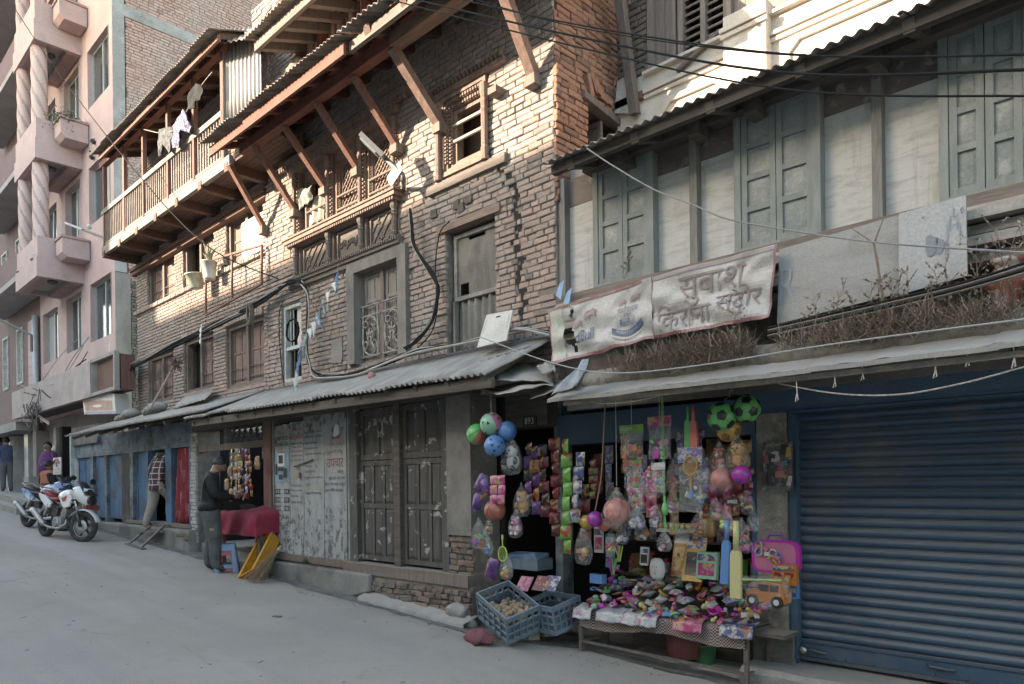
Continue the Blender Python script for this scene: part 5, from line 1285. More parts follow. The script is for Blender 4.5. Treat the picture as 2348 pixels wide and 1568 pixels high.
def ring(fn,s,t,r,M,asp=1.6,w=.0018):
    g = MB(); g.tube([fn(s+r*cos(k*pi/12),t+r*asp*sin(k*pi/12)) for k in range(25)],w,4); g.build('drawn_circle',M,sb)
ring(C2,.95,.82,.02,M_fbl2,w=.002)
g = MB(); pl_ = [(0,.5),(.4,.45),(.55,0),(.65,.05),(.6,.45),(.9,.5),(1,.35),(1,.65),(.9,.6),(.6,.6),(.65,1),(.55,1),(.4,.6)]
g.add([C2(.33+.09*a,.84+.05*c) for a,c in pl_],[list(range(len(pl_)))]); g.build('plane_drawing',M_fbl2,sb)
g = MB()
for k,(s0,s1,t0,t1) in enumerate(((.72,.74,.4,.68),(.9,.92,.4,.66),(.76,.78,.6,.78),(.86,.88,.6,.78),(.81,.83,.76,.88),(.72,.92,.665,.675),(.76,.88,.775,.785))): g.grid(subfn(C2,s0,s1,t0,t1),1,1)
g.build('tower_drawing',M_fbl,sb)
for (s,t,w_,h_) in ((.5,.5,.10,.13),(.62,.46,.07,.10),(.72,.38,.03,.12)):
    g = MB(); g.add([C2(s+w_*cos(k*.6)*(1+.2*sin(k*2.1)),t+h_*sin(k*.6)*(1+.2*cos(k*1.7))) for k in range(10)],[list(range(10))]); g.build('figure_drawing',M_fbl2,sb)
# ================================================================== dry growth on the ledge
M_grass = mat('dry_grass',(.15,.11,.082),(.22,.172,.132),scale=30,rough=.9,bmp=0,tint=.45)
def blades(mb,c,n,h,sp,R,w=.0025,lean=(0,-.25,0)):
    for _ in range(n):
        p = c+V3((R.uniform(-sp,sp),R.uniform(-.09,.07),R.uniform(-.02,.02))); d = V3((R.uniform(-.7,.7),R.uniform(-.9,.3),R.uniform(-.1,1))).normalized()*h*R.uniform(.4,1.7)
        q = p+d*.55; e = p+d+V3((R.uniform(-.3,.3),-.3,-.6))*h*.35; side_ = V3((w,w*.3,0)); mb.ti = R.uniform(.1,.95)
        mb.add([p-side_,p+side_,q+side_*.8,q-side_*.8,e],[(0,1,2,3),(3,2,4)])
R = random.Random(77); g = MB()
for (x0,x1,y0,y1,dens,h) in ((1400,1505,845,800,100,.10),(1470,1710,832,770,380,.12),(1800,2330,770,680,360,.085),(1880,2130,735,690,170,.10),(1560,1720,800,765,110,.16)):
    for _ in range(dens):
        f_ = R.random(); x = lerp(x0,x1,f_); p = P(x,lerp(y0,y1,f_),VLg+.02); p.z = zlg+R.uniform(-.08,.05); p.y = VLg+R.uniform(-.06,.1); cl_ = .5+.9*noise.noise(V3((x*.045,3,0)))
        if cl_ > .12: blades(g,p,9,h*(.45+1.1*cl_),.045,R,w=R.uniform(.0012,.003))
g.build('dry_grass',M_grass,kind='stuff',label='matted dry grass hanging over the ledge below the banners',cat='grass')
M_stem = mat('dry_stem',(.20,.14,.10),(.14,.10,.075),scale=20,bmp=0); M_dleaf = mat('dry_leaf',(.24,.165,.12),(.34,.27,.21),scale=20,bmp=0,tint=.4)
def weed(p,h,R,label,group,green=False):
    o = thing('dry_weed',label,'weed',p,group); st = MB(); lv = MB(); lean = V3((R.uniform(-.25,.35),R.uniform(-.12,.1),1))
    tip = p+lean*h; pts = [p.lerp(tip,k/6)+V3((R.uniform(-.01,.01),0,0)) for k in range(7)]; st.tube(pts,[.004*(1-.1*k) for k in range(7)],4)
    for k in range(1,7):
        for _ in range(2):
            d = V3((R.uniform(-1,1),R.uniform(-.6,.3),R.uniform(.2,1))).normalized()*h*R.uniform(.12,.3); e = pts[k]+d; st.tube([pts[k],e],.0018,3)
            for _ in range(5):
                c = pts[k].lerp(e,R.uniform(.4,1.05)); r = R.uniform(.007,.016); a = V3((R.uniform(-1,1),R.uniform(-1,1),R.uniform(-1,1))).normalized()*r; b_ = a.orthogonal().normalized()*r*.6; lv.ti = R.random(); lv.add([c-a,c+b_,c+a,c-b_],[(0,1,2,3)])
    st.build('stem',M_stem,o); lv.build('leaves',M_dleaf,o)
R = random.Random(5)
for (x,y,h) in ((1845,745,.22),(1880,735,.30),(1895,730,.34),(1925,720,.24),(1960,712,.26),(1990,700,.36),(2010,695,.40),(2035,690,.38),(2060,688,.30),(2085,680,.34),(2120,668,.30),(2150,660,.33),(2185,650,.36),(2210,645,.40),(2250,640,.46),(2290,630,.50),(2330,622,.55),(2360,615,.5)):
    p = P(x,y,VLg+.12); p.z = zlg+.02; weed(p,h*.9,R,'dry brown weed stalk on the ledge below the sign boards','dry weeds along the shop ledge')
p = P(1660,800,VLg+.1); p.z = zlg; weed(p,.42,R,'tall dry weed in front of the store banner lettering',None)
p = P(1432,640,VT-.1); p.z = zsill; weed(p,.22,R,'dark little weed on the sill of the first shuttered window',None)
br0 = P(2035,660,VLg+.12); br0.z = zlg
g = MB(); b0,b1_,b2_,b3_ = br0,P(2003,558,VLg+.1),P(2028,492,VLg+.1),P(1946,520,VLg+.1); g.tube([b0,b1_,b2_],[.010,.007,.003],6); g.tube([b1_,b3_],[.006,.002],5); g.build('bare_twig',M_stem,None,label='bare forked twig in front of the faded sign board',cat='twig')
# ================================================================== pink apartment block
VK = 5.6
UK1 = P(264,700,VK).x; UK0 = UK1-6.6
pk = thing('pink_apartment_block','tall pink apartment block with balconies and twisted columns','building',(UK1,VK,gz(UK1)))
M_pink = mat('pink_paint',(.52,.375,.355),(.46,.33,.315),scale=1.5,bmp=.12,c3=(.40,.315,.30),scale3=1.8,thr3=(.58,.72))
M_pinkd = mat('deep_pink_paint',(.42,.27,.25),(.36,.235,.22),scale=2,bmp=.12)
FH = 2.9; wz = [(5.2,6.64),(8.1,9.54),(11.0,12.44),(13.9,15.34),(16.8,18.24)]
cols_ = [(P(207,700,VK).x,P(257,700,VK).x),(P(152,700,VK).x,P(186,700,VK).x),(P(99,760,VK).x,P(133,760,VK).x)]
ops = [(a,bb,z0,z1) for (a,bb) in cols_ for (z0,z1) in wz]
ZK0 = 3.55; ZK1 = 24
core(UK0,UK1,ZK0,ZK1,front(VK),ops,.3).build('wall',M_pink,pk)
M_alu = mat('grey_aluminium',(.42,.43,.43),(.36,.37,.37),rough=.45,metal=.3,scale=5,bmp=0)
M_curtw = mat('pale_curtain',(.42,.43,.42),(.33,.34,.335),scale=3,stretch=(8,1,.5),bmp=.1)
for (u0,u1,z0,z1) in ops:
    W_ = thing('sliding_window',None,None,(u0,VK,z0)); adopt(W_,pk)
    g = MB(); frame_bars(g,u0,u1,z0,z1,VK+.12,VK+.18,.045); g.build('frame',M_alu,W_)
    um = lerp(u0,u1,.5); MB().box(um-.03,um+.03,VK+.11,VK+.17,z0+.045,z1-.045).build('meeting_stile',M_alu,W_)
    for a,bb,y in ((u0+.045,um-.03,.15),(um+.03,u1-.045,.14)):
        MB().box(a,bb,VK+y,VK+y+.008,z0+.045,z1-.045).build('pane',M_glass if random.random() < .6 else M_curtw,W_)
    g = MB(); g.box(u0,u1,VK+.26,VK+.29,z0,z1); g.build('blind',M_curtw,W_)
# brick party wall with concrete frame
SWB = 12.5
sw = core(VK+.001,SWB,2.2,ZK1,side(UK1),[],.3).build('party_wall',M_mortar,pk)
brickwork(sw,VK+.28,SWB,6.0,19.5,side(UK1),[],M_brick_p,seed=71,L=.225,H=.058,joint=.014,wob=.006,jit=.003,depth=.012,poke=.004,tintfn=lambda a,z,R: min(.99,max(.01,R.gauss(.5,.2))))
M_conc = mat('raw_concrete',(.33,.305,.29),(.25,.225,.21),scale=2,gscale=30,bmp=.4,c3=(.20,.175,.16),scale3=1.5,thr3=(.55,.7))
MB().box(UK1+.001,UK1+.035,VK-.0,VK+.26,6.6,ZK1).build('concrete_column',M_conc,pk)
M_stcol = mat('stained_column',(.17,.14,.12),(.24,.21,.19),scale=2,stretch=(1,1,.4),bmp=.4)
MB().box(UK1+.001,UK1+.05,VK-.0,VK+.32,2.2,6.58).build('concrete_column',M_stcol,pk)
brickwork(sw,VK+.33,VK+.75,2.3,6.5,side(UK1+.01),[],M_brick_d,seed=72,singles=80,wob=.02)
for z in (9.75,12.62,15.5): MB().box(UK1+.001,UK1+.03,VK+.26,SWB,z,z+.28).build('concrete_beam',M_conc,pk)
g = MB(); a_ = PX(420,290,UK1); g.box(UK1+.001,UK1+.028,a_.y,a_.y+.45,a_.z-1.1,a_.z).ti; g.build('infill_patch',M_conc,pk)
# balconies
VF = 4.57; UB1 = P(84,628,VF).x; UB0 = UB1-2.15
M_soff = mat('balcony_soffit',(.36,.33,.315),(.30,.27,.255),scale=2,bmp=.1)
for k,zb in enumerate([6.78+FH*i for i in range(4)]):
    bl_ = thing('balcony',None,None,(UB0,VF,zb)); adopt(bl_,pk)
    MB().box(UB0+.02,UB1-.02,VF+.02,VK-.01,zb+.12,zb+.2).build('slab',M_soff,bl_)
    for (x0,x1,y0,y1) in ((UB0,UB1,VF,VF+.1),(UB1-.1,UB1,VF+.1,VK),(UB0,UB0+.1,VF+.1,VK)):
        MB().box(x0,x1,y0,y1,zb,zb+.5).build('skirt',M_pink,bl_)
        e = .03; MB().box(x0+(e if x0 == UB0 else e*0),x1-(e if x1 == UB1 else 0),y0+(e if y0 == VF else 0),y1,zb+.49,zb+1.0).build('parapet',M_pink,bl_)
    MB().box(UB0+.1,UB1-.1,VF+.1,VF+.3,zb+.0,zb+.119).build('soffit_beam',M_pinkd,bl_)
    MB().box(UB0+.1,UB1-.1,VK-.3,VK-.02,zb-.02,zb+.119).build('soffit_beam',M_pinkd,bl_)
    MB().lathe([(.13,0),(.11,-.06),(.02,-.1)][::-1],((UB0+UB1)/2+.3,(VF+VK)/2,zb+.12),14).build('ceiling_lamp',flat('lamp_bowl',(.15,.13,.12)),bl_,smooth=True)
    # planter beside it
    g = MB(); u0 = UB1+.02; g.prism([(4.98,zb+.55),(4.98,zb+.9),(VK-.02,zb+.9),(VK-.02,zb+.45),(5.08,zb+.45)],lambda a,b_,d: V3((d,a,b_)),u0,u0+.55); g.build('planter',M_pink,bl_)
    MB().box(u0-.015,u0+.58,4.95,VK-.02,zb+.905,zb+.96).build('planter_rim',M_pinkd,bl_)
# twisted columns
def twisted(u,v,z0,z1,name):
    g = MB(); n,H = 20,int((z1-z0)/.06); R0 = .165
    def fn(s,t):
        z = lerp(z0,z1,t); a = 2*pi*s; tw = (z-z0)*3.1; r = R0*(1+.11*abs(cos((a+tw)*2)))
        return V3((u+r*cos(a),v+r*sin(a),z))
    g.grid(fn,40,H); g.t = [.9 if abs(cos((2*pi*((i % 40)+.5)/40+((i//40)+.5)*(z1-z0)/H*3.1)*2)) > .45 else .1 for i in range(40*H)]; g.build(name,mat('striped_pink_paint',(.50,.37,.35),(.45,.33,.31),scale=2,tint=.24,bmp=.1),pk,smooth=True)
    MB().lathe([(.24,0),(.24,.05),(.19,.07),(.22,.11),(.19,.15)],(u,v,z0-.02),18).build('column_base',M_pink,pk,smooth=True)
twisted(UB1-.42,VF+.2,7.28,20,'twisted_column'); twisted(UB0+.28,VF+.2,7.28,20,'twisted_column')
for (x,z) in ((UB1+.3,6.78+.96),(UB1+.3,6.78+FH+.96)):
    pass
# lower left tiled strip, beam over the shops, posts
tl0,tl1 = P(67,800,VK).x,P(88,800,VK).x
for k in range(9):
    MB().box(tl0,tl1,VK-.03,VK,4.2+k*.28,4.2+k*.28+.268).build('wall_tile',M_pink,pk)
M_band = mat('stained_band',(.44,.34,.325),(.36,.31,.29),scale=1.4,c3=(.27,.25,.235),scale3=1.3,thr3=(.48,.66),bmp=.3)
VBn = 4.9
bu0,bu1 = P(28,985,VBn).x,P(209,880,VBn).x
zbt = P(120,935,VBn).z;
MB().box(bu0,bu1,VBn,VBn+.12,zbt,zbt+.78).build('fascia_band',M_band,pk)
MB().box(bu0,UK1,VBn+.12,VK+.3,zbt+.55,zbt+.7).build('canopy_slab',M_conc,pk)
MB().box(bu0,bu1,VBn+.12,VK,zbt+.05,zbt+.25).build('canopy_beam',M_wooddk,pk)
# recess beside the dental sign
MB().box(P(212,870,VBn).x,P(262,850,VBn).x,VBn+.1,VBn+.4,zbt+.02,zbt+.75).build('meter_recess',M_bpost,pk)
g = MB(); frame_bars(g,P(209,870,VBn).x-.05,P(262,850,VBn).x,zbt,zbt+.8,VBn+.0,VBn+.12,.07); g.build('recess_frame',M_conc,pk)
# ground floor shop wall and doors
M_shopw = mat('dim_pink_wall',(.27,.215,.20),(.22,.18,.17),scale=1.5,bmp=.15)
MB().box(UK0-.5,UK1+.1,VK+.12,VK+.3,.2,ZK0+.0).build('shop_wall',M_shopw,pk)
for (xa,xb,m_,dv) in ((33,40,M_alu,.3),(43,52,M_conc,.35),(59,68,M_wooddk,.05),(68,77,M_alu,.25),(93,101,M_shopw,.3),(137,143,M_conc,.25),(147,152,M_dark,.2)):
    a,bb = P(xa,1000,VK).x,P(xb,1000,VK).x; MB().box(a,bb,VK-dv+.1,VK+.12,gz(a)+.1,ZK0-.3).build('shop_post',m_,pk)
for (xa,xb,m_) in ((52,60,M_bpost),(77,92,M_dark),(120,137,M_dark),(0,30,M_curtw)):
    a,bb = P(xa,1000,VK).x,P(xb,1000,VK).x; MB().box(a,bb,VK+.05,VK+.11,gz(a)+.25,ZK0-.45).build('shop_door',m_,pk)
# blue-white end post of the tin awning
wpx = P(171,1000,5.3).x
MB().box(wpx-.05,wpx+.06,5.2,5.36,gz(wpx),2.95).build('end_post',mat('mint_post',(.40,.44,.42),(.3,.32,.31),scale=5,bmp=.2),pk)
g = MB(); g.box(wpx+.06,P(232,975,5.3).x,5.22,5.4,2.62,3.06,j=.01); g.build('dirt_parapet',M_gutter,pk)
# steps in front
g = MB(); s0 = P(0,1160,4.7).x
for (ua,ub_,v0,h) in ((-34,-21.6,4.75,.34),(-34,-22.3,4.45,.17)):
    g = MB(); g.add([(ua,v0,gz(ua)-.1),(ub_,v0,gz(ub_)-.1),(ub_,VK+.2,gz(ub_)-.1),(ua,VK+.2,gz(ua)-.1),(ua,v0,gz(ua)+h),(ub_,v0,gz(ub_)+h),(ub_,VK+.2,gz(ub_)+h),(ua,VK+.2,gz(ua)+h)],[(0,1,5,4),(1,2,6,5),(4,5,6,7),(3,0,4,7)]); g.build('shop_step',M_cement,kind='structure')
g = MB(); a = P(70,1090,5.0); g.box(a.x-.3,a.x+.25,4.9,5.5,gz(a.x),gz(a.x)+.95); g.build('stub_wall',M_conc,None,label='short concrete stub wall beside the pink block entrance',cat='wall')
# ================================================================== maroon block beyond
mb_ = thing('maroon_block','dark maroon apartment block at the far left with balconies','building',(UK0-3,VK,gz(UK0)))
M_mar = mat('maroon_paint',(.185,.105,.105),(.15,.09,.09),scale=1.5,bmp=.12,c3=(.25,.19,.185),scale3=3,thr3=(.62,.75))
UM1,UM0 = UK0-.02,-48
mw = [(UM1-1.1-2.0*k,UM1-.3-2.0*k,z0-.25,z1+.1) for k in range(5) for (z0,z1) in wz]
core(UM0,UM1,3.4,ZK1,front(VK+.05),mw,.3).build('wall',M_mar,mb_)
for (u0,u1,z0,z1) in mw[:12]:
    W_ = thing('grid_window',None,None,(u0,VK,z0)); adopt(W_,mb_)
    g = MB(); frame_bars(g,u0,u1,z0,z1,VK+.02,VK+.12,.07); g.build('frame',M_white,W_)
    for q in range(1,3): MB().box(lerp(u0,u1,q/3)-.02,lerp(u0,u1,q/3)+.02,VK+.08,VK+.12,z0+.07,z1-.07).build('mullion',M_white,W_)
    for q in range(1,4): MB().box(u0+.07,u1-.07,VK+.09,VK+.115,lerp(z0,z1,q/4)-.02,lerp(z0,z1,q/4)+.02).build('muntin',M_white,W_)
    MB().box(u0,u1,VK+.15,VK+.17,z0,z1).build('pane',M_curtw,W_)
for zb in (7.3,10.2,13.1,16.0):
    bl_ = thing('balcony',None,None,(UM1-3,4.8,zb)); adopt(bl_,mb_)
    a,bb = P(-60,600,4.75).x,P(41,600,4.75).x
    MB().box(a,bb,4.75,VK,zb,zb+.158).build('slab',M_soff,bl_)
    MB().box(a,bb,4.75,4.85,zb+.16,zb+.8).build('parapet',M_mar,bl_); MB().box(bb-.1,bb,4.85,VK,zb+.16,zb+.8).build('parapet',M_mar,bl_)
    for q in range(9): MB().tube([(bb-.05,lerp(4.8,VK,q/8),zb+.8),(bb-.05,lerp(4.8,VK,q/8),zb+1.1)],.01,5).build('rail_bar',M_alu,bl_)
    MB().beam((bb-.05,4.8,zb+1.1),(bb-.05,VK,zb+1.1),.03,.03).build('rail',M_alu,bl_)
    MB().lathe([(.2,0),(.2,-.04),(.12,-.06)][::-1],((bb)-.55,5.15,zb),16).build('ceiling_lamp',flat('lamp_ring',(.42,.34,.27)),bl_,smooth=True)
MB().box(UM0,UM1,VK+.1,VK+.3,.2,3.4).build('shop_wall',M_shopw,mb_)
MB().box(UM0,UM1-.2,5.0,VK+.1,3.3,3.55).build('canopy',M_conc,mb_)
MB().tube([(UM1-.12,VK-.1,2.2),(UM1-.12,VK-.1,6.7)],.09,10).build('drain_pipe',M_alu,mb_,smooth=True)
# ================================================================== wires, lamp, washing, flags
def wire(pts,r,M=None,label=None,cat='cable',group=None,n=5,name='cable'):
    return MB().tube(pts,r,n).build(name,M or M_cable,None,label=label,cat=cat,group=group)
def smooth(pts,k=6):
    pts = [V3(p) for p in pts]; out = []
    for i in range(len(pts)-1):
        p0,p1,p2,p3 = pts[max(0,i-1)],pts[i],pts[i+1],pts[min(len(pts)-1,i+2)]
        for j in range(k):
            t = j/k; out.append(.5*((2*p1)+(p2-p0)*t+(2*p0-5*p1+4*p2-p3)*t*t+(3*p1-p0-3*p2+p3)*t*t*t))
    return out+[pts[-1]]
# the four overhead lines crossing top right
for i,(a,b_,dr,r,lb) in enumerate((((880,-4),(2360,221),.16,.005,'lowest black overhead wire crossing the right facade'),((930,-6),(2360,160),.17,.0068,'thick black overhead wire crossing above the tin eave'),
        ((1035,-6),(2360,126),.16,.005,'upper of the paired black overhead wires at right'),((1075,-5),(2360,124),.12,.0035,'thin overhead wire twisted beside the upper pair'))):
    A,B_ = P(*a,3.55),P(*b_,3.35); mid = [(1340,112 if i == 0 else 88 if i == 1 else 60 if i == 2 else 66),(1800,205 if i == 0 else 167 if i == 1 else 124 if i == 2 else 126)]
    C1_,C2_ = P(mid[0][0],mid[0][1],3.5),P(mid[1][0],mid[1][1],3.42)
    wire(smooth([A,C1_,C2_,B_],8),r,label=lb,group='overhead wires')
# thin drop wire from the eave down across banners to the right
wire(smooth([P(1345,340,4.86),P(1405,380,4.8),P(1500,435,4.75),P(1590,470,4.7),P(1660,500,4.65),P(1760,520,4.6),P(2000,555,4.4),P(2360,580,4.2)],6),.006,mat('pale_cable',(.22,.21,.205)),'pale drop wire sagging from the eave across the store banner')
wire(smooth([P(1100,772,4.5),P(1260,830,4.5),P(1400,855,4.48),P(1600,838,4.45),P(1900,790,4.4),P(2360,730,4.3)],6),.005,M_cableg,'thin grey wire looping under the drink banner along the ledge')
for k in range(4):
    wire(smooth([P(1760,770-6*k,4.9),P(2000,718-7*k,4.88),P(2200,668-6*k,4.86),P(2365,622-8*k,4.84)],5),rnd(.006,.011),M_cable if k % 2 else M_iron,'dark service cable laid along the weedy ledge',group='ledge cables')
# line across the pink block at top left with a knot
wire(smooth([P(20,-2,3.9),P(120,148,4.1),P(300,380,4.35),P(470,560,4.6),P(640,640,5.2)],8),.009,None,'black line slanting down across the pink block to the brick house')
kn = P(120,150,4.08); MB().tube([kn+V3((.07*cos(t*.7)*(1-.02*t),0,.06*sin(t*.7)-.01*t)) for t in range(16)],.012,5).build('wire_knot',M_cable,None,label='knotted loop on the slanting black line',cat='knot')
# the big cable bundle along the brick fronts
R = random.Random(9)
base = [(255,868),(300,838),(400,788),(500,738),(570,705),(625,668),(660,648),(690,645)]
for k in range(9):
    pts = [P(x,y+R.uniform(-5,5)+k*.7,5.28-R.uniform(0,.08)) for x,y in base]
    wire(smooth(pts,4),R.uniform(.009,.02),M_cable if k % 3 else M_cableg,'dark cable in the bundle along the balcony house front',group='cable bundle on the balcony house')
drop = [(690,645),(703,665),(706,720),(704,790),(708,830),(720,856),(760,860),(820,850),(900,825),(960,800),(1040,790),(1120,770),(1180,752),(1262,762)]
for k in range(7):
    pts = [P(x+R.uniform(-3,3),y+R.uniform(-4,4)+k*.8,5.25-.02*k) for x,y in drop]
    wire(smooth(pts,4),R.uniform(.009,.016),M_cable if k % 3 else M_cableg,'cable hanging past the pale window and along the tin awning',group='cables above the tin awning')
for k in range(4):
    pts = [P(x+R.uniform(-2,2)+k*2,y+R.uniform(-3,3),5.27-.02*k) for x,y in ((935,480),(940,520),(945,560),(960,590),(985,625),(1000,660),(997,700),(985,740),(955,775),(925,800))]
    wire(smooth(pts,5),R.uniform(.010,.017),M_cable if k else M_cableg,'thick cable curving down right of the grey framed window',group='curving cables')
wire(smooth([P(x,y,5.3) for x,y in ((1030,508),(1010,530),(1000,580),(998,640),(1003,700),(990,760),(955,800))],5),.007,None,'single thin cable left of the screened door')
wire(smooth([P(x,y,5.3) for x,y in ((650,690),(640,720),(642,800),(648,860),(652,885))],5),.007,None,'thin cable left of the pale window')
cc = P(672,758,5.2)
MB().tube([cc+V3((.17*cos(t*.5),-.01*(t % 3),.16*sin(t*.5))) for t in range(40)],.011,5).build('cable_coil',M_cable,None,label='coil of black cable hung on the pale window',cat='cable coil')
cc = P(578,705,5.2)
g = MB()
for k in range(6): g.tube([cc+V3((.05*cos(t*.6)+.015*k,-.02*k,-.12+.16*sin(t*.6))) for t in range(12)],.012,5)
g.build('cable_coil',M_iron,None,label='grey cable hank hanging on the balcony house bundle',cat='cable coil')
for k in range(7):
    A = P(45+k*10,900-R.uniform(0,20),4.82); B_ = P(150+R.uniform(0,60),R.uniform(770,870),5.2); wire(smooth([A,A.lerp(B_,.3)-V3((0,0,R.uniform(.1,.5))),A.lerp(B_,.7)-V3((0,0,R.uniform(.0,.4))),B_],8),R.uniform(.008,.014),M_cable if k % 2 else M_cableg,'loose cable looping over the pink block fascia',group='cables on the pink fascia')
cg = MB(); c0 = P(75,940,4.8)
for k in range(34):
    a = c0+V3((R.gauss(0,.35),R.uniform(-.1,.05),R.gauss(0,.14))); cg.tube(smooth([a,a+V3((R.gauss(0,.2),R.gauss(0,.05),R.gauss(0,.15))),a+V3((R.gauss(0,.3),R.gauss(0,.06),R.gauss(-.1,.22)))],4),.011,4)
cg.build('cable_tangle',M_iron,None,label='tangle of old cables at the pink block corner',cat='cable tangle')
# ropes under the sheet awning
M_rop = M_rope
for i,(x,y,L_) in enumerate(((1825,868,.15),(1912,852,.10),(1976,840,.085),(2142,815,.13),(2216,800,.10),(2322,785,.14))):
    p = P(x,y,VA_+.05); g = MB(); g.tube([p,p+V3((.004,0,-L_*.6)),p+V3((-.008,0,-L_)),p+V3((.010,0,-L_*.92)),p+V3((.004,0,-L_*.6))],.004,5)
    g.build('rope_loop',M_rop,None,label='short pale rope loop hanging from the sheet awning',cat='rope',group='rope loops under the awning')
wire(smooth([P(1735,868,VA_+.1),P(1900,900,VA_+.1),P(2050,905,VA_+.1),P(2200,880,VA_+.1),P(2365,836,VA_+.1)],8),.005,M_rop,'pale rope sagging in front of the blue shutter box','rope',name='rope')
wire(smooth([P(1290,918,VA_+.08),P(1390,925,VA_+.08),P(1480,915,VA_+.08),P(1560,893,VA_+.08),P(1610,890,VA_+.08)],6),.004,M_rop,'pale cord strung under the awning above the toys','rope',name='rope')
# ------------------------------------------------------------------ street lamp
lm = P(915,395,VB-.02)
lamp = thing('street_lamp','grey LED street lamp on an arm beside the lattice window','street lamp',lm)
a0 = P(923,400,5.1); a1 = P(880,360,4.98); h0 = P(882,362,4.97); h1 = P(832,314,4.82)
MB().tube([P(925,432,5.36),P(925,408,5.1),a0,a1],.028,8).build('arm',mat('zinc_pipe',(.17,.17,.165),rough=.5,metal=.4),lamp,smooth=True)
d = (h1-h0); L_ = d.length; mid = (h0+h1)/2
ax = d.normalized(); sd_ = ax.cross(V3((0,0,1))).normalized(); nn = sd_.cross(ax)
Rm = Matrix((ax,sd_,nn)).transposed()
g = MB(); g.cbox(mid,L_*1.05,.17,.055,Rm); g.build('head',mat('lamp_grey',(.10,.10,.098),rough=.5),lamp)
g = MB(); g.cbox(mid+Rm @ V3((L_*.1,0,-.036)),L_*.7,.135,.018,Rm); g.build('lens',flat('lamp_lens',(.20,.205,.205),rough=.25),lamp)
pp = P(905,398,5.06); g = MB(); g.cbox(pp,.26,.01,.15,eul(0,-.55,0)); pc_ = g.build('plate',M_white,lamp)
for k in range(3):
    g = MB(); Rr = eul(0,-.55,0); text(g,('NO PARKING','100','LALITPUR')[k],lambda a,b_: pp+Rr @ V3((-.09+.18*a,-.009,.035-.045*k+.026*b_))); g.build('plate_print',M_tred if k == 1 else M_tblk,pc_)
# lamp arm on the pink block corner and the old one at far left
q0,q1 = P(238,545,5.1),P(152,512,4.6)
tl = thing('street_lamp','slim pale street lamp reaching out by the balcony corner','street lamp',q0)
MB().tube([q0,q1],.026,7).build('arm',MATS['zinc_pipe'],tl)
MB().beam(q1+(q0-q1)*.45,q1,.10,.045).build('head',M_white,tl); MB().ball(P(205,520,4.85),.055,8,6).build('insulator',M_white,tl,smooth=True)
q0,q1 = P(72,768,5.0),P(-5,730,4.4)
tl = thing('street_lamp','thin grey lamp arm at the far left edge','street lamp',q0)
MB().tube([q0,q1],.03,7).build('arm',MATS['zinc_pipe'],tl); MB().tube([q0,q0-V3((0,0,.45))],.035,7).build('bracket',M_iron,tl)
# ------------------------------------------------------------------ washing on the balcony
VW = 4.66
wl0,wl1 = P(330,297,VW),P(486,165,VW)
wire(smooth([wl0,P(395,300,VW),P(455,205,VW),wl1],6),.005,M_rop,'rope washing line tied to the balcony posts','washing line',name='washing_line')
M_wblk = flat('black_cotton',(.014,.014,.014),rough=.95,grain=.3); M_wgrey = mat('grey_print_cotton',(.075,.078,.08),(.02,.02,.022),scale=14,thr=(.5,.55),bmp=.1)
M_wpur = mat('purple_print_cotton',(.045,.038,.10),(.26,.25,.28),scale=26,thr=(.5,.53),bmp=.1)
def garment(pts,M,label,name,th=.02,V=VW):
    """outline (ov px) filled as a cloth with folds"""
    q = [P(x,y,V) for x,y in pts]; o = MB(); c = sum(q,V3((0,0,0)))/len(q)
    ring_ = []
    for i in range(len(q)):
        a,b_ = q[i],q[(i+1) % len(q)]
        for k in range(4): ring_.append(a.lerp(b_,k/4))
    n = len(ring_); lv = [1,.8,.6,.4,.2]; vs_ = []
    for l in lv:
        for p in ring_:
            v = c.lerp(p,l); v = v+V3((0,.05*noise.noise(v*6)-.03*(1-l),0)); vs_.append(v)
    vs_.append(c+V3((0,-.03,0))); f = []
    for j in range(len(lv)-1):
        for i in range(n): f.append((j*n+i,j*n+(i+1) % n,(j+1)*n+(i+1) % n,(j+1)*n+i))
    for i in range(n): f.append(((len(lv)-1)*n+i,(len(lv)-1)*n+(i+1) % n,len(vs_)-1))
    o.add(vs_,f); back = [v+V3((0,th,0)) for v in vs_[:n]]+[c+V3((0,th,0))]; off = len(vs_)
    o.add(back,[(((i+1) % n),i,n) for i in range(n)])
    return o.build(name,M,None,smooth=True,label=label,cat='garment',group='washing on the balcony')
garment([(365,297),(392,290),(392,330),(388,352),(382,345),(380,332),(372,335),(368,355),(360,358),(362,325)],M_wgrey,'grey printed top hanging on the balcony line','garment')
garment([(395,290),(420,250),(430,268),(434,288),(440,290),(436,305),(424,302),(420,285),(412,315),(408,338),(396,340),(395,315)],M_wpur,'purple and white printed trousers drying on the balcony','garment',V=VW-.02)
garment([(443,190),(460,195),(466,215),(458,228),(448,232),(446,248),(434,252),(427,245),(430,225),(438,205)],M_wblk,'black cloth drying at the top of the balcony line','garment',V=VW-.04)
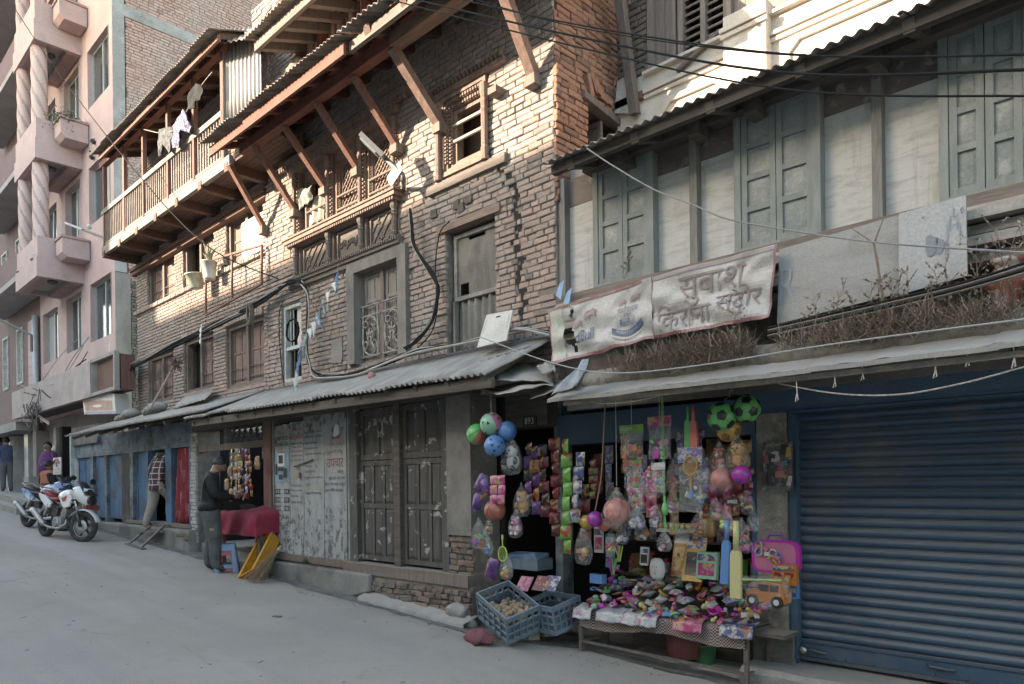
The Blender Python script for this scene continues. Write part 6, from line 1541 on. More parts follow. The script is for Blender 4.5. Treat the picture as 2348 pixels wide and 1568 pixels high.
# ------------------------------------------------------------------ iron rail, buckets and potted plant by the upper windows
VRl = 5.28
ir = thing('iron_rail','red iron window rail on the balcony house','railing',P(473,720,VRl))
c_ = [P(472,722,VRl),P(600,650,VRl),P(600,562,VRl),P(472,600,VRl)]
for a,b_ in ((0,1),(1,2),(2,3),(3,0)): MB().beam(c_[a],c_[b_],.03,.03).build('bar',M_woodredz,ir)
MB().beam((c_[0]+c_[1])/2,(c_[2]+c_[3])/2,.03,.03).build('bar',M_woodredz,ir)
def bucket(c,r,h,label,M,tilt=0):
    o = thing('bucket',label,'bucket',c); Rm = eul(tilt,0,0)
    MB().lathe([(r*.75,0),(r*.78,.01),(r,h),(r*1.06,h),(r*1.06,h*.93),(r*1.0,h*.92)],c,16,R=Rm).build('pail',M,o,smooth=True)
    return o
M_cream2 = mat('cream_plastic',(.55,.50,.37),(.45,.40,.30),scale=6,rough=.5,bmp=.05)
bucket(P(450,662,5.2),.15,.26,'cream plastic bucket hung below the spiky potted plant',M_cream2,.15)
pc0 = P(480,640,5.24); bk = bucket(pc0,.125,.30,'white tin pot holding a spiky aloe plant',M_white)
g = MB(); R = random.Random(3)
for k in range(26):
    a = R.uniform(0,6.28); t = R.uniform(.1,.75); L_ = R.uniform(.22,.42); d = V3((cos(a)*sin(t),sin(a)*sin(t),cos(t))); b0 = pc0+V3((0,0,.29)); sdv = d.cross(V3((0,0,1))).normalized()*.014; m_ = b0+d*L_*.5+V3((0,0,.02)); e = b0+d*L_+V3((0,0,-.05*t))
    g.add([b0-sdv,b0+sdv,m_+sdv*.8,m_-sdv*.8,e],[(0,1,2,3),(3,2,4)])
g.build('aloe_plant',mat('aloe_leaf',(.18,.20,.13),(.32,.30,.22),scale=9,bmp=.1),None,label='spiky pale green aloe growing in the white pot',cat='plant')
# satellite-grey bottle niche in the brick wall
nb_ = P(650,445,VB-.0)
# ------------------------------------------------------------------ prayer flag string
fl_ = [(775,605),(770,640),(745,680),(735,705),(722,730),(705,760),(690,790),(682,830),(675,870)]
pf_ = [P(x,y,5.2-.02*i) for i,(x,y) in enumerate(fl_)]
wire(smooth(pf_,5),.003,M_rop,'string of small pennant flags by the pale window','string',name='flag_string')
M_flb = flat('flag_blue',(.22,.33,.48),rough=.9); M_flw = flat('flag_white',(.55,.56,.55),rough=.9); M_flg = flat('flag_green',(.30,.38,.34),rough=.9)
sp_ = smooth(pf_,5); k = 0
for i in range(2,len(sp_)-2,3):
    a,b_ = sp_[i],sp_[min(len(sp_)-1,i+2)]; m_ = (a+b_)/2; g = MB()
    if k % 2 == 0 or i > 25: d = V3((rnd(-.05,.09),-.02,-.24-rnd(0,.06)))
    else: d = V3((.10,-.03,-.20))
    g.grid(lambda s,t: (a.lerp(b_,s)).lerp(m_+d,t)+V3((0,.02*sin(s*5+t*4+k),0)),4,5,thick=(0,.002,0)); g.build('pennant_flag',(M_flb,M_flw,M_flw,M_flg,M_flb)[k % 5],None,label='small pennant on the flag string by the pale window',cat='flag',group='pennants by the pale window',smooth=True); k += 1
for (x,y) in ((460,745),(252,780),(258,800),(256,825),(262,850),(254,870),(1290,650)):
    p = P(x,y,5.15 if x != 1290 else 5.3); g = MB(); w_ = .07
    for q in range(3):
        o_ = V3((rnd(-.05,.05),0,-.09*q)); g.add([p+o_,p+o_+V3((w_,-.01,.03)),p+o_+V3((w_*.6,-.03,-.16)),p+o_+V3((-.03,-.02,-.1))],[(0,1,2,3)])
    g.build('rag',M_flb if x % 4 else M_flw,None,label='tattered blue and white flag rag caught on the cables' if x != 1290 else 'blue rag tied at the corner of the shuttered house',cat='rag',group='flag rags on the cables' if x != 1290 else None)
# ------------------------------------------------------------------ things lying on the tin awning
wb = [P(1115,722,5.2),P(1175,710,5.2),P(1160,780,5.0),P(1093,797,5.0)]
bd = thing('cover_panel','white metal cover panel leaning on the tin awning','panel',wb[3])
f0 = quadfn(wb[3],wb[2],wb[1],wb[0],V3((0,0,0)))
MB().grid(f0,2,2,thick=(0,.015,0)).build('sheet',mat('white_enamel',(.50,.48,.455),(.42,.40,.375),scale=4,rough=.5,bmp=.03),bd)
MB().grid(subfn(up_(f0,.003),.42,.60,.84,.88),1,1).build('hand_slot',M_dark,bd)
g = MB()
for k in range(14):
    for s in (.08,.93): g.grid(subfn(up_(f0,.003),s-.02,s+.02,.42+.03*k,.43+.03*k),1,1)
g.build('vent_slits',M_iron,bd)
bl = P(852,862,5.0); MB().ball(bl,.05,12,8).build('ball',flat('dusty_red',(.32,.17,.15),rough=.8),None,smooth=True,label='small dusty red ball lying on the tin awning',cat='ball')
MOP = thing('mop','rag mop with pale stick leaning above the blue shop awning','mop',P(345,935,4.95)); MB().tube([P(345,935,4.95),P(400,838,5.0)],.02,7).build('stick',mat('pink_stick',(.42,.33,.33)),MOP)
g = MB(); c = P(405,832,5.0)
for k in range(40): g.tube([c,c+V3((rnd(-.18,.18),rnd(-.12,.1),rnd(-.16,.1)))],.012,4)
g.build('head',mat('dark_rags',(.12,.09,.085),(.2,.12,.11),scale=20),MOP)
for (x,y,r) in ((360,935,.2),(300,950,.22),(280,960,.16),(340,945,.14)):
    p = P(x,y,5.15); g = MB(); g.ball(p,r,12,8,sc=(1.4,.8,.5)); me = g.mesh('sack',M_cement,True)
    for v in me.vertices: v.co += v.co.normalized()*0+V3((noise.noise(v.co*7),noise.noise(v.co*7+V3((5,0,0))),noise.noise(v.co*7+V3((0,9,0)))))*.06
    link('rubble_sack',me,None,label='dusty sack of rubble dumped on the blue shop awning',cat='sack',group='sacks on the awning')
# bent sheets and timbers at the join of the two awnings
jn = thing('patched_awning','bent scrap sheet awning patching the gap above the doorway','awning',P(1200,900,4.9))
def scrap(q,name,M,th=.006,wv=.03):
    a,b_,c,d = q; f_ = quadfn(a,b_,c,d,V3((0,0,0))); MB().grid(lambda s,t: f_(s,t)+V3((0,wv*.5*noise.noise(V3((s*3,t*3,a.x))),wv*noise.noise(V3((s*4,t*2,a.z))))),14,8,thick=(0,0,-th)).build(name,M,jn,smooth=True)
M_scr = mat('scrap_sheet',(.23,.215,.20),(.17,.155,.14),scale=3,rough=.7,bmp=.15,dust=.7)
scrap([P(1138,872,4.75),P(1265,876,4.8),P(1265,838,5.3),P(1128,832,5.3)],'sheet',M_scr)
scrap([P(1243,858,4.72),P(1272,850,4.75),P(1272,830,5.0),P(1228,838,5.0)],'sheet',M_scr)
scrap([P(1140,905,4.62),P(1268,880,4.7),P(1262,868,5.2),P(1098,892,5.2)],'sheet',M_scr)
scrap([P(1215,915,4.75),P(1320,880,4.66),P(1330,862,4.95),P(1225,890,5.3)],'sheet',M_scr)
for (a,b_,w_,h_) in (((1075,858),(1130,835),.07,.06),((1060,872),(1140,862),.06,.05),((1105,835),(1220,800),.05,.06),((1030,880),(1100,868),.10,.12)):
    MB().beam(P(*a,4.95),P(*b_,5.1),w_,h_).build('timber',M_wood,jn)
g = MB(); q = [P(1345,820,4.5),P(1330,880,4.5),P(1262,908,4.52),P(1310,862,4.6)]; f_ = quadfn(q[2],q[1],q[0],P(1335,830,4.6),V3((0,0,0)))
g.grid(lambda s,t: f_(s,t)+V3((0,-.03*sin(s*8+t*4),0)),14,14,thick=(0,.004,0)); g.build('tarpaulin',mat('grey_blue_tarp',(.30,.33,.38),(.24,.25,.27),scale=7,rough=.6,bmp=.2),None,smooth=True,label='grey-blue scrap of tarpaulin draped over the awning corner',cat='tarpaulin')
# greenery and pigeons on the pink block
R = random.Random(17); g = MB(); pc = V3((UB1+.35,5.1,6.78+FH+.98))
for k in range(420):
    c = pc+V3((R.gauss(.05,.16),R.gauss(0,.16),R.gauss(.02,.08)-.12*max(0,R.gauss(0,1)))); d = V3((R.uniform(-1,1),R.uniform(-1,1),R.uniform(-.4,1))).normalized()*.035; e = d.orthogonal().normalized()*.014; g.ti = R.random(); g.add([c-d,c+e,c+d,c-e],[(0,1,2,3)])
g.build('planter_plant',mat('planter_leaf',(.07,.085,.05),(.12,.12,.075),scale=12,bmp=0,tint=.4),None,label='bushy green plant spilling from a pink balcony planter',cat='plant')
for i,(u,v,z) in enumerate(((UB1+.1,4.99,6.78+FH+.97),(UB1+1.05,VK-.06,9.95),(UB1+.95,VK-.06,9.6))):
    o = thing('pigeon',('grey pigeon perched on the pink planter rim','grey pigeon on the pink wall by the window','lower grey pigeon on the pink wall')[i],'bird',(u,v,z)); M = flat('pigeon_grey',(.07,.075,.085),rough=.8)
    g = MB(); hull(g,[(-.17,.03,.012,.006),(-.08,.06,.03,.02),(0,.08,.05,.045),(.06,.10,.042,.045),(.09,.14,.025,.028)]) if 'hull' in globals() else g.ball((0,0,.07),.06,10,8,sc=(1.7,.9,.9))
    g.ball((.10,0,.17),.026,8,6); g.tube([(.12,0,.168),(.148,0,.16)],[.007,.002],5); g.tube([(.0,.015,.05),(.005,.015,0)],.005,4); g.tube([(.0,-.015,.05),(.005,-.015,0)],.005,4); bd_ = g.build('body',M,None,smooth=True); bd_.parent = o; o.rotation_euler = (0,0,(.4,2.4,-.6)[i])
# ------------------------------------------------------------------ dental sign and small notices
q = [P(193,950,5.0),P(265,948,5.0),P(262,902,5.0),P(188,902,5.0)]
ds = thing('dental_sign','white dental clinic sign box with a mouth picture','sign',q[0]); f_ = quadfn(*q,V3((0,0,0)))
MB().grid(f_,1,1,thick=(-.02,.28,0)).build('box',mat('sign_white_box',(.47,.46,.45),rough=.5,bmp=0),ds)
F_ = up_(f_,.004); F2 = up_(f_,.007); F3 = up_(f_,.010)
MB().grid(subfn(F_,.06,.92,.17,.66),1,1).build('skin_picture',mat('picture_skin',(.42,.27,.22),(.48,.33,.28),scale=6,bmp=0),ds)
lip = [(.22,.42),(.35,.52),(.5,.56),(.62,.54),(.72,.44),(.62,.34),(.45,.30),(.32,.36)]
g = MB(); g.add([F2(.05+a*.9,b_*.9) for a,b_ in lip],[list(range(8))]); g.build('lips_picture',flat('picture_lip',(.36,.16,.15)),ds)
g = MB(); g.add([F3(.05+(.47+(a-.47)*.75)*.9,(.43+(b_-.43)*.55)*.9) for a,b_ in lip],[list(range(8))]); g.build('teeth_picture',flat('picture_tooth',(.55,.53,.5)),ds)
MB().grid(subfn(F_,.02,.98,.02,.13),1,1).build('blue_band',flat('sign_band',(.11,.12,.24)),ds)
g = MB(); text(g,'Kushal Dental Clinic Pvt. Ltd.',subfn(F_,.05,.97,.87,.96)); g.build('lettering',flat('ink_purple',(.15,.11,.22)),ds)
g = MB(); text(g,'कुशल डेन्टल क्लिनिक प्रा.लि.',subfn(F_,.05,.97,.76,.85)); g.build('lettering',M_tred,ds)
g = MB(); text(g,'NEAR SAJAG',subfn(F_,.35,.65,.70,.74)); g.build('lettering',M_tblk,ds)
for (x0,y0,x1,y1,V_,rot_,lb) in ((86,955,112,968,4.85,.25,'tilted red and white notice hanging under the fascia'),(122,1048,139,1088,4.55,0,'white and red roadside notice board beside the seated person'),(102,1020,127,1035,5.3,0,'small white plate on the pink block shop wall')):
    a,b_ = P(x0,y1,V_),P(x1,y0,V_); c = (a+b_)/2; w_,h_ = b_.x-a.x,b_.z-a.z; Rr = eul(0,rot_,0)
    ns = thing('notice',lb,'notice',a); F_ = lambda s,t: c+Rr @ V3((w_*(s-.5),0,h_*(t-.5)))
    MB().grid(F_,1,1,thick=(0,.015,0)).build('sheet',M_white,ns)
    if h_ > .25:
        g = MB(); g.tube([F_(.5+.36*cos(pi*k/10),.62+.28*sin(pi*k/10))+V3((0,-.01,0)) for k in range(11)],.018,4); g.cbox(F_(.5,.6)+V3((0,-.01,0)),.1,.01,.12); g.build('red_print',M_tred,ns)
        g = MB(); text(g,'CHAYA',subfn(up_(F_,.008),.1,.9,.06,.18)); text(g,'TOP TEN',subfn(up_(F_,.008),.1,.9,.24,.34)); g.build('lettering',M_inkblu,ns)
    elif x0 == 86: MB().grid(subfn(up_(F_,.006),.05,.95,.5,.95),1,1).build('red_print',M_tred,ns)
# ================================================================== people
M_skin = mat('skin_brown',(.26,.145,.10),(.22,.12,.085),scale=20,rough=.55,bmp=0)
M_hair = mat('black_hair',(.007,.006,.006),(.014,.013,.012),scale=60,rough=.6,bmp=.3); M_hairg = mat('greying_hair',(.005,.005,.005),(.016,.016,.0155),scale=90,rough=.6,bmp=.3)
M_shoe = flat('dark_shoe',(.03,.028,.028),rough=.6)
def person(loc,heading,label,J,mats,hair=None,fingers=True,scale=1.0,name='person',bulk=1.0):
    """J overrides joints in the person's own frame (x right, y forward, z up, 1.7 m tall). mats: top, legs, shoes, sleeves-or-None"""
    j = dict(pel=(0,0,.94),sp=(0,0,1.10),ch=(0,0,1.30),nk=(0,.0,1.455),hb=(0,.035,1.53),hc=(0,.045,1.605),ht=(0,.03,1.675),
             sl=(-.165,0,1.40),el=(-.22,-.02,1.12),wl=(-.21,.1,.90),hl=(-.21,.14,.82),sr=(.165,0,1.40),er=(.22,-.02,1.12),wr=(.21,.1,.90),hr=(.21,.14,.82),
             pl=(-.085,0,.90),kl=(-.095,.03,.50),al=(-.10,0,.10),tl=(-.11,.14,.045),pr=(.085,0,.90),kr=(.095,.03,.50),ar=(.10,0,.10),tr=(.11,.14,.045))
    j.update(J)
    rad = dict(pel=(.155,.12),sp=(.15,.11),ch=(.165,.115),nk=(.058,.06),hb=(.062,.075),hc=(.078,.098),ht=(.06,.07),sl=(.075,.075),el=(.055,.055),wl=(.036,.032),hl=(.032,.02),sr=(.075,.075),er=(.055,.055),wr=(.036,.032),hr=(.032,.02),
               pl=(.10,.105),kl=(.07,.072),al=(.055,.055),tl=(.045,.035),pr=(.10,.105),kr=(.07,.072),ar=(.055,.055),tr=(.045,.035))
    for k in rad:
        if k[0] in 'pcse' or k in ('kl','kr','al','ar'): rad[k] = tuple(x*bulk for x in rad[k])
    edges = [('pel','sp'),('sp','ch'),('ch','nk'),('nk','hb'),('hb','hc'),('hc','ht')]
    for s in 'lr': edges += [('ch','s'+s),('s'+s,'e'+s),('e'+s,'w'+s),('w'+s,'h'+s),('pel','p'+s),('p'+s,'k'+s),('k'+s,'a'+s),('a'+s,'t'+s)]
    v = {k: V3(p) for k,p in j.items()}
    if fingers:
        for s in 'lr':
            d = (v['h'+s]-v['w'+s]).normalized(); sg = -1 if s == 'l' else 1; side_ = V3((sg,0,0))-d*V3((sg,0,0)).dot(d); side_ = side_.normalized() if side_.length > .1 else V3((0,0,1)); fw = side_.cross(d)*sg
            for q,(o,ln) in enumerate(((-.026,.055),(-.009,.066),(.009,.062),(.025,.05))):
                k1,k2 = f'f{s}{q}a',f'f{s}{q}b'; across = fw
                v[k1] = v['h'+s]+across*o+d*ln*.6; v[k2] = v[k1]+d*ln*.45-side_*.02; rad[k1] = (.010,.010); rad[k2] = (.008,.008); edges += [('h'+s,k1),(k1,k2)]
            k1 = f'f{s}t'; v[k1] = v['w'+s].lerp(v['h'+s],.6)+fw*.05+d*.02; rad[k1] = (.011,.011); edges.append(('h'+s,k1))
    hf = v['hc']-v['hb']; up = hf.normalized(); fwd = V3((0,1,0)); fwd = (fwd-up*fwd.dot(up)).normalized(); rt = fwd.cross(up)
    v['ns'] = v['hc']+fwd*.118-up*.012; rad['ns'] = (.014,.018); edges.append(('hc','ns'))
    for sg,nm in ((-1,'xl'),(1,'xr')): v[nm] = v['hc']+rt*sg*.095-up*.01-fwd*.01; rad[nm] = (.012,.02); edges.append(('hc',nm))
    names = list(v); idx = {k: i for i,k in enumerate(names)}
    me = bpy.data.meshes.new('tmp'); me.from_pydata([v[k] for k in names],[(idx[a],idx[b_]) for a,b_ in edges],[])
    o = bpy.data.objects.new('tmp',me); COL.objects.link(o)
    md = o.modifiers.new('s','SKIN'); md.use_smooth_shade = True; md.branch_smoothing = .3
    for i,k in enumerate(names): me.skin_vertices[0].data[i].radius = tuple(q*(1.28 if k[0] not in 'fhnx' else 1.12) for q in rad[k]); me.skin_vertices[0].data[i].use_root = (k == 'pel')
    sb_ = o.modifiers.new('u','SUBSURF'); sb_.levels = 2; sb_.render_levels = 2
    dg = bpy.context.evaluated_depsgraph_get(); dg.update(); body = bpy.data.meshes.new_from_object(o.evaluated_get(dg))
    bpy.data.objects.remove(o); bpy.data.meshes.remove(me)
    body.materials.clear()
    for m_ in (mats[0],mats[1],mats[2],M_skin,mats[3] if len(mats) > 3 else mats[0]): body.materials.append(m_)
    segs = {}
    for a,b_ in edges:
        k = 3 if (a[0] in 'hf' or b_[0] in 'fhnx') and not (a in ('ch',)) else 0
        if a == 'ch' and b_ == 'nk': k = 0
        if a[0] in 'wh' and b_[0] == 'h': k = 3
        if a[0] == 'p' and a != 'pel' or a == 'pel' and b_ in ('pl','pr') or a[0] == 'k': k = 1
        if a[0] == 'a': k = 2
        if a[0] in 's' and a != 'sp' or a[0] == 'e': k = 4
        segs[(a,b_)] = k
    if len(mats) <= 3: segs = {q: (0 if k == 4 else k) for q,k in segs.items()}
    for p in body.polygons:
        c = p.center; best = 9; bk = 0
        for (a,b_),k in segs.items():
            A,B_ = v[a],v[b_]; d = B_-A; t = max(0,min(1,(c-A).dot(d)/max(1e-6,d.dot(d)))); ds_ = (c-A-d*t).length-.6*min(rad[a][0],rad[b_][0])
            if ds_ < best: best,bk = ds_,k
        if bk in (0,1): bk = 1 if c.z < v['pel'].z-.01 else 0
        p.material_index = bk; p.use_smooth = True
    T = thing(name,label,'person',loc); T.rotation_euler = (0,0,heading); T.scale = (scale,)*3
    b2 = bpy.data.objects.new('body',body); COL.objects.link(b2); b2.parent = T
    hm = MB(); n,m2 = 16,10
    for i in range(1):
        def fn(s,t):
            a = 2*pi*s; ph = lerp(.02,1.85,t); back = .5-.5*cos(a-pi/2) # 1 behind
            ph *= (.42+.58*(1-max(0,sin(a))))*(1+.22*max(0,-sin(a))); r = V3((sin(ph)*cos(a)*.094,sin(ph)*sin(a)*.112,cos(ph)*.108))
            return v['hc']+rt*r.x+fwd*(r.y-.008)+up*(r.z+.012)+V3((noise.noise(V3((cos(a)*9,sin(a)*9,t*9))),noise.noise(V3((cos(a)*9,sin(a)*9,t*9+5))),noise.noise(V3((cos(a)*7,sin(a)*7,t*6+9)))))*.016
        hm.grid(fn,n*2,m2)
    ho = hm.build('hair',hair or M_hair,None,smooth=True); ho.parent = T
    em = MB()
    for sg in (-1,1): em.ball(v['hc']+rt*sg*.034+fwd*.094+up*.008,.011,8,6)
    eo = em.build('eyes',M_tblk,None); eo.parent = T
    mm = MB(); mm.ball(v['hc']+fwd*.098-up*.052,.018,8,5,sc=(1.2,.4,.3)); mo = mm.build('mouth',flat('lip',(.2,.08,.07)),None); mo.parent = T
    return T,v
def attach(T,mb,name,M,smooth=True):
    o = mb.build(name,M,None,smooth=smooth); o.parent = T; return o
def wp(T,p): return T.matrix_basis @ V3(p)
def hd(du,dv): return atan2(-du,dv)       # heading whose forward is (du, dv)
M_jkt = mat('black_leather',(.010,.010,.011),(.018,.018,.018),scale=12,rough=.65,bmp=.4,bdist=.01,spec=.25)
M_jean = mat('charcoal_jeans',(.085,.086,.090),(.055,.056,.058),scale=6,rough=.9,bmp=.4,bdist=.01)
# the man at the counter
mp = V3((-10.66,4.55,gz(-10.66)))
man,mv = person(mp,hd(.42,.9),'man in black jacket and dark jeans reading at the counter',dict(
    nk=(0,.05,1.46),hb=(0,.09,1.525),hc=(0,.135,1.585),ht=(0,.145,1.66),ch=(0,.015,1.31),sp=(0,-.01,1.1),
    sl=(-.185,.02,1.40),el=(-.25,.07,1.13),wl=(-.12,.30,1.10),hl=(-.07,.36,1.11),sr=(.185,.02,1.40),er=(.25,.07,1.13),wr=(.13,.31,1.10),hr=(.08,.37,1.11),
    kl=(-.14,.02,.5),al=(-.16,-.05,.1),tl=(-.18,.11,.045),kr=(.12,.06,.5),ar=(.14,.06,.1),tr=(.15,.22,.045)),(M_jkt,M_jean,M_shoe),hair=M_hairg,bulk=1.17)
g = MB(); g.lathe([(.20,-.06),(.225,-.02),(.225,.03),(.205,.08)],(0,0,.965),24,sx=1.0,sy=.80); attach(man,g,'jacket_hem',M_jkt)
g = MB(); g.lathe([(.075,0),(.085,.03),(.078,.055)],(0,.04,1.43),16); attach(man,g,'collar',M_jkt)
for sg in (-1,1):
    g = MB(); g.cbox((sg*.215,.02,.60),.03,.15,.18,j=.008); attach(man,g,'thigh_pocket',M_jean,False)
g = MB(); g.cbox((.236,.02,.64),.006,.06,.035); attach(man,g,'pocket_tag',flat('tan_tag',(.28,.18,.10)),False)
# plaid jacket man stepping into the blue shop
m,nt,b = newmat('plaid_flannel')
sp = nt.nodes.new('ShaderNodeTexCoord'); se = nt.nodes.new('ShaderNodeSeparateXYZ'); nt.links.new(sp.outputs['Object'],se.inputs[0])
def stripes(out,n,w): return mth(nt,'LESS_THAN',mth(nt,'FRACT',mth(nt,'MULTIPLY',out,n)),w)
col = mixc(nt,(.05,.03,.04),(.14,.03,.04),stripes(se.outputs[2],9,.4)); col = mixc(nt,col,(.045,.04,.06),stripes(se.outputs[0],9,.4)); col = mixc(nt,col,(.48,.45,.43),stripes(mth(nt,'ADD',se.outputs[2],.03),9,.14)); col = mixc(nt,col,(.42,.39,.38),stripes(mth(nt,'ADD',se.outputs[0],.03),9,.12))
nt.links.new(col,b.inputs['Base Color']); b.inputs['Roughness'].default_value = .9; M_plaid = m
M_puff = mat('dark_quilted_nylon',(.030,.030,.038),(.05,.05,.06),scale=3,stretch=(1,1,12),rough=.4,bmp=.6,bdist=.02)
M_khaki = mat('beige_trousers',(.30,.275,.245),(.25,.225,.20),scale=8,rough=.9,bmp=.3,bdist=.01)
zst = P(352,1212,5.15).z
pm,pv = person(V3((P(360,1150,5.25).x,5.25,zst-.02)),hd(-.05,1),'man in plaid jacket and beige trousers climbing into the blue shop',dict(
    sp=(.03,.05,1.1),ch=(.05,.1,1.30),nk=(.06,.16,1.44),hb=(.06,.20,1.50),hc=(.06,.25,1.56),ht=(.06,.27,1.63),sl=(-.12,.08,1.39),sr=(.22,.12,1.39),
    el=(-.29,.0,1.12),wl=(-.25,.16,.98),hl=(-.23,.22,.95),er=(.33,.16,1.14),wr=(.33,.34,1.16),hr=(.33,.41,1.19),
    pl=(-.085,0,.90),kl=(-.12,-.03,.5),al=(-.16,-.16,.10),tl=(-.17,-.02,.045),kr=(.12,.22,.62),ar=(.12,.18,.26),tr=(.12,.32,.21)),(M_plaid,M_khaki,M_shoe,M_puff),bulk=1.1)
g = MB(); g.lathe([(.20,-.16),(.19,-.06),(.178,.05)],(.01,.01,.93),20,sy=.78); attach(pm,g,'jacket_skirt',M_plaid)
g = MB(); g.lathe([(.11,0),(.135,.04),(.12,.09),(.09,.11)],(.06,.10,1.40),16); attach(pm,g,'hood',M_puff)
# people at the pink block
M_purp = mat('purple_shawl',(.11,.035,.12),(.15,.05,.16),scale=4,stretch=(1,1,8),rough=.9,bmp=.5,bdist=.02)
w0 = P(113,1090,5.15); w0.z = gz(w0.x)+.2
wo,wv = person(w0,hd(.5,-.85),'woman wrapped in a purple shawl by the pink block shops',dict(el=(-.2,.08,1.12),wl=(-.05,.18,1.15),hl=(0,.2,1.17),er=(.2,.08,1.12),wr=(.06,.19,1.10),hr=(.0,.21,1.12)),(M_purp,M_jean,M_shoe),fingers=False)
g = MB(); g.lathe([(.26,-.25),(.25,0),(.22,.18),(.13,.3),(.10,.34)],(0,.02,1.14),20,sy=.8); attach(wo,g,'shawl',M_purp)
M_oran = mat('orange_vest',(.42,.145,.085),(.36,.12,.075),scale=4,stretch=(1,1,9),rough=.9,bmp=.5,bdist=.02)
M_blkc = flat('black_knit',(.02,.02,.021),rough=.95)
s0 = P(106,1110,4.85); s0.z = gz(s0.x)-.05
person(s0,hd(-.3,.95),'person seen from behind in an orange vest near the parked motorcycles',dict(pel=(0,0,.70),sp=(0,.02,.88),ch=(0,.04,1.08),nk=(0,.05,1.23),hb=(0,.07,1.30),hc=(0,.08,1.375),ht=(0,.07,1.445),sl=(-.18,.04,1.18),sr=(.18,.04,1.18),el=(-.26,.02,.93),er=(.25,.05,.92),wl=(-.2,.2,.78),wr=(.18,.22,.8),hl=(-.17,.26,.75),hr=(.15,.28,.78),
    pl=(-.1,.02,.68),pr=(.1,.02,.68),kl=(-.14,.40,.62),kr=(.14,.40,.62),al=(-.14,.42,.2),ar=(.14,.42,.2),tl=(-.14,.55,.15),tr=(.14,.55,.15)),(M_oran,M_jean,M_shoe,M_blkc),fingers=False)
MB().box(s0.x-.35,s0.x+.35,s0.y-.15,s0.y+.3,gz(s0.x)-.05,s0.z+.60).build('seat_block',M_conc,None,label='low concrete block under the person in the orange vest',cat='block')
M_navy = mat('navy_jacket',(.035,.05,.105),(.05,.065,.13),scale=8,rough=.7,bmp=.3,bdist=.01); M_grtr = flat('grey_trousers',(.11,.11,.115),rough=.9,grain=.25)
y0 = P(16,1116,5.2); y0.z = gz(y0.x)+.34
person(y0,hd(-.95,.1),'youth in navy jacket and grey trousers looking up at far left',dict(hc=(0,.03,1.61),ht=(0,.0,1.68),wl=(-.12,.15,1.0),hl=(-.1,.16,.95),wr=(.14,.15,1.0),hr=(.12,.16,.95)),(M_navy,M_grtr,M_shoe),fingers=False)
y1 = P(0,1112,5.35); y1.z = gz(y1.x)+.34
person(y1,hd(-.9,.3),'dark clothed person at the left edge beside the navy jacket youth',{},(M_blkc,M_blkc,M_shoe),fingers=False)
k0 = V3((xs_(622),5.95,gz(xs_(600))+.16))
person(k0,hd(-.95,-.3),'shopkeeper in dark clothes behind the brown post of the counter shop',dict(el=(-.27,.12,1.15),wl=(-.22,.36,1.13),hl=(-.2,.43,1.12)),(M_blkc,M_blkc,M_shoe))
# ================================================================== motorcycles
M_tyre = mat('tyre_rubber',(.022,.021,.021),(.05,.048,.045),scale=20,rough=.85,bmp=.3); M_alum = mat('cast_aluminium',(.36,.355,.35),(.27,.265,.26),scale=18,rough=.4,metal=.6,bmp=.1)
M_blkm = mat('black_engine_paint',(.02,.02,.02),(.045,.043,.04),scale=12,rough=.5,bmp=.1); M_chr = flat('chrome',(.55,.55,.54),rough=.2,metal=.9)
M_wpaint = flat('white_lacquer',(.62,.61,.60),rough=.25); M_rpaint = flat('red_lacquer',(.30,.018,.025),rough=.3); M_visor = flat('smoked_visor',(.03,.032,.04),rough=.08); M_seatr = flat('red_vinyl',(.20,.016,.02),rough=.55); M_seatb = flat('black_vinyl',(.018,.018,.018),rough=.6)
M_bpaint = mat('blue_white_lacquer',(.10,.20,.42),(.50,.54,.58),scale=4,thr=(.45,.55),rough=.3,bmp=0)
def torus(c,R0,r,n=36,m=8,sy=1.0):
    mb = MB(); mb.grid(lambda s,t: V3(c)+V3(((R0+r*cos(2*pi*t))*cos(2*pi*s),r*sy*sin(2*pi*t),(R0+r*cos(2*pi*t))*sin(2*pi*s))),n,m); return mb
def hull(mb,secs,n=10):
    """closed skin through elliptical sections (x, z, half width, half height)"""
    o = len(mb.v); K = len(secs)
    for (x,z,w_,h_) in secs:
        for k in range(n):
            a = 2*pi*k/n; ca,sa = cos(a),sin(a); mb.v.append((x,w_*(abs(ca)**.8)*(1 if ca > 0 else -1),z+h_*(abs(sa)**.8)*(1 if sa > 0 else -1)))
    for i in range(K-1):
        for k in range(n): mb.face([o+i*n+k,o+i*n+(k+1) % n,o+(i+1)*n+(k+1) % n,o+(i+1)*n+k])
    mb.face([o+k for k in range(n)][::-1]); mb.face([o+(K-1)*n+k for k in range(n)]); return mb
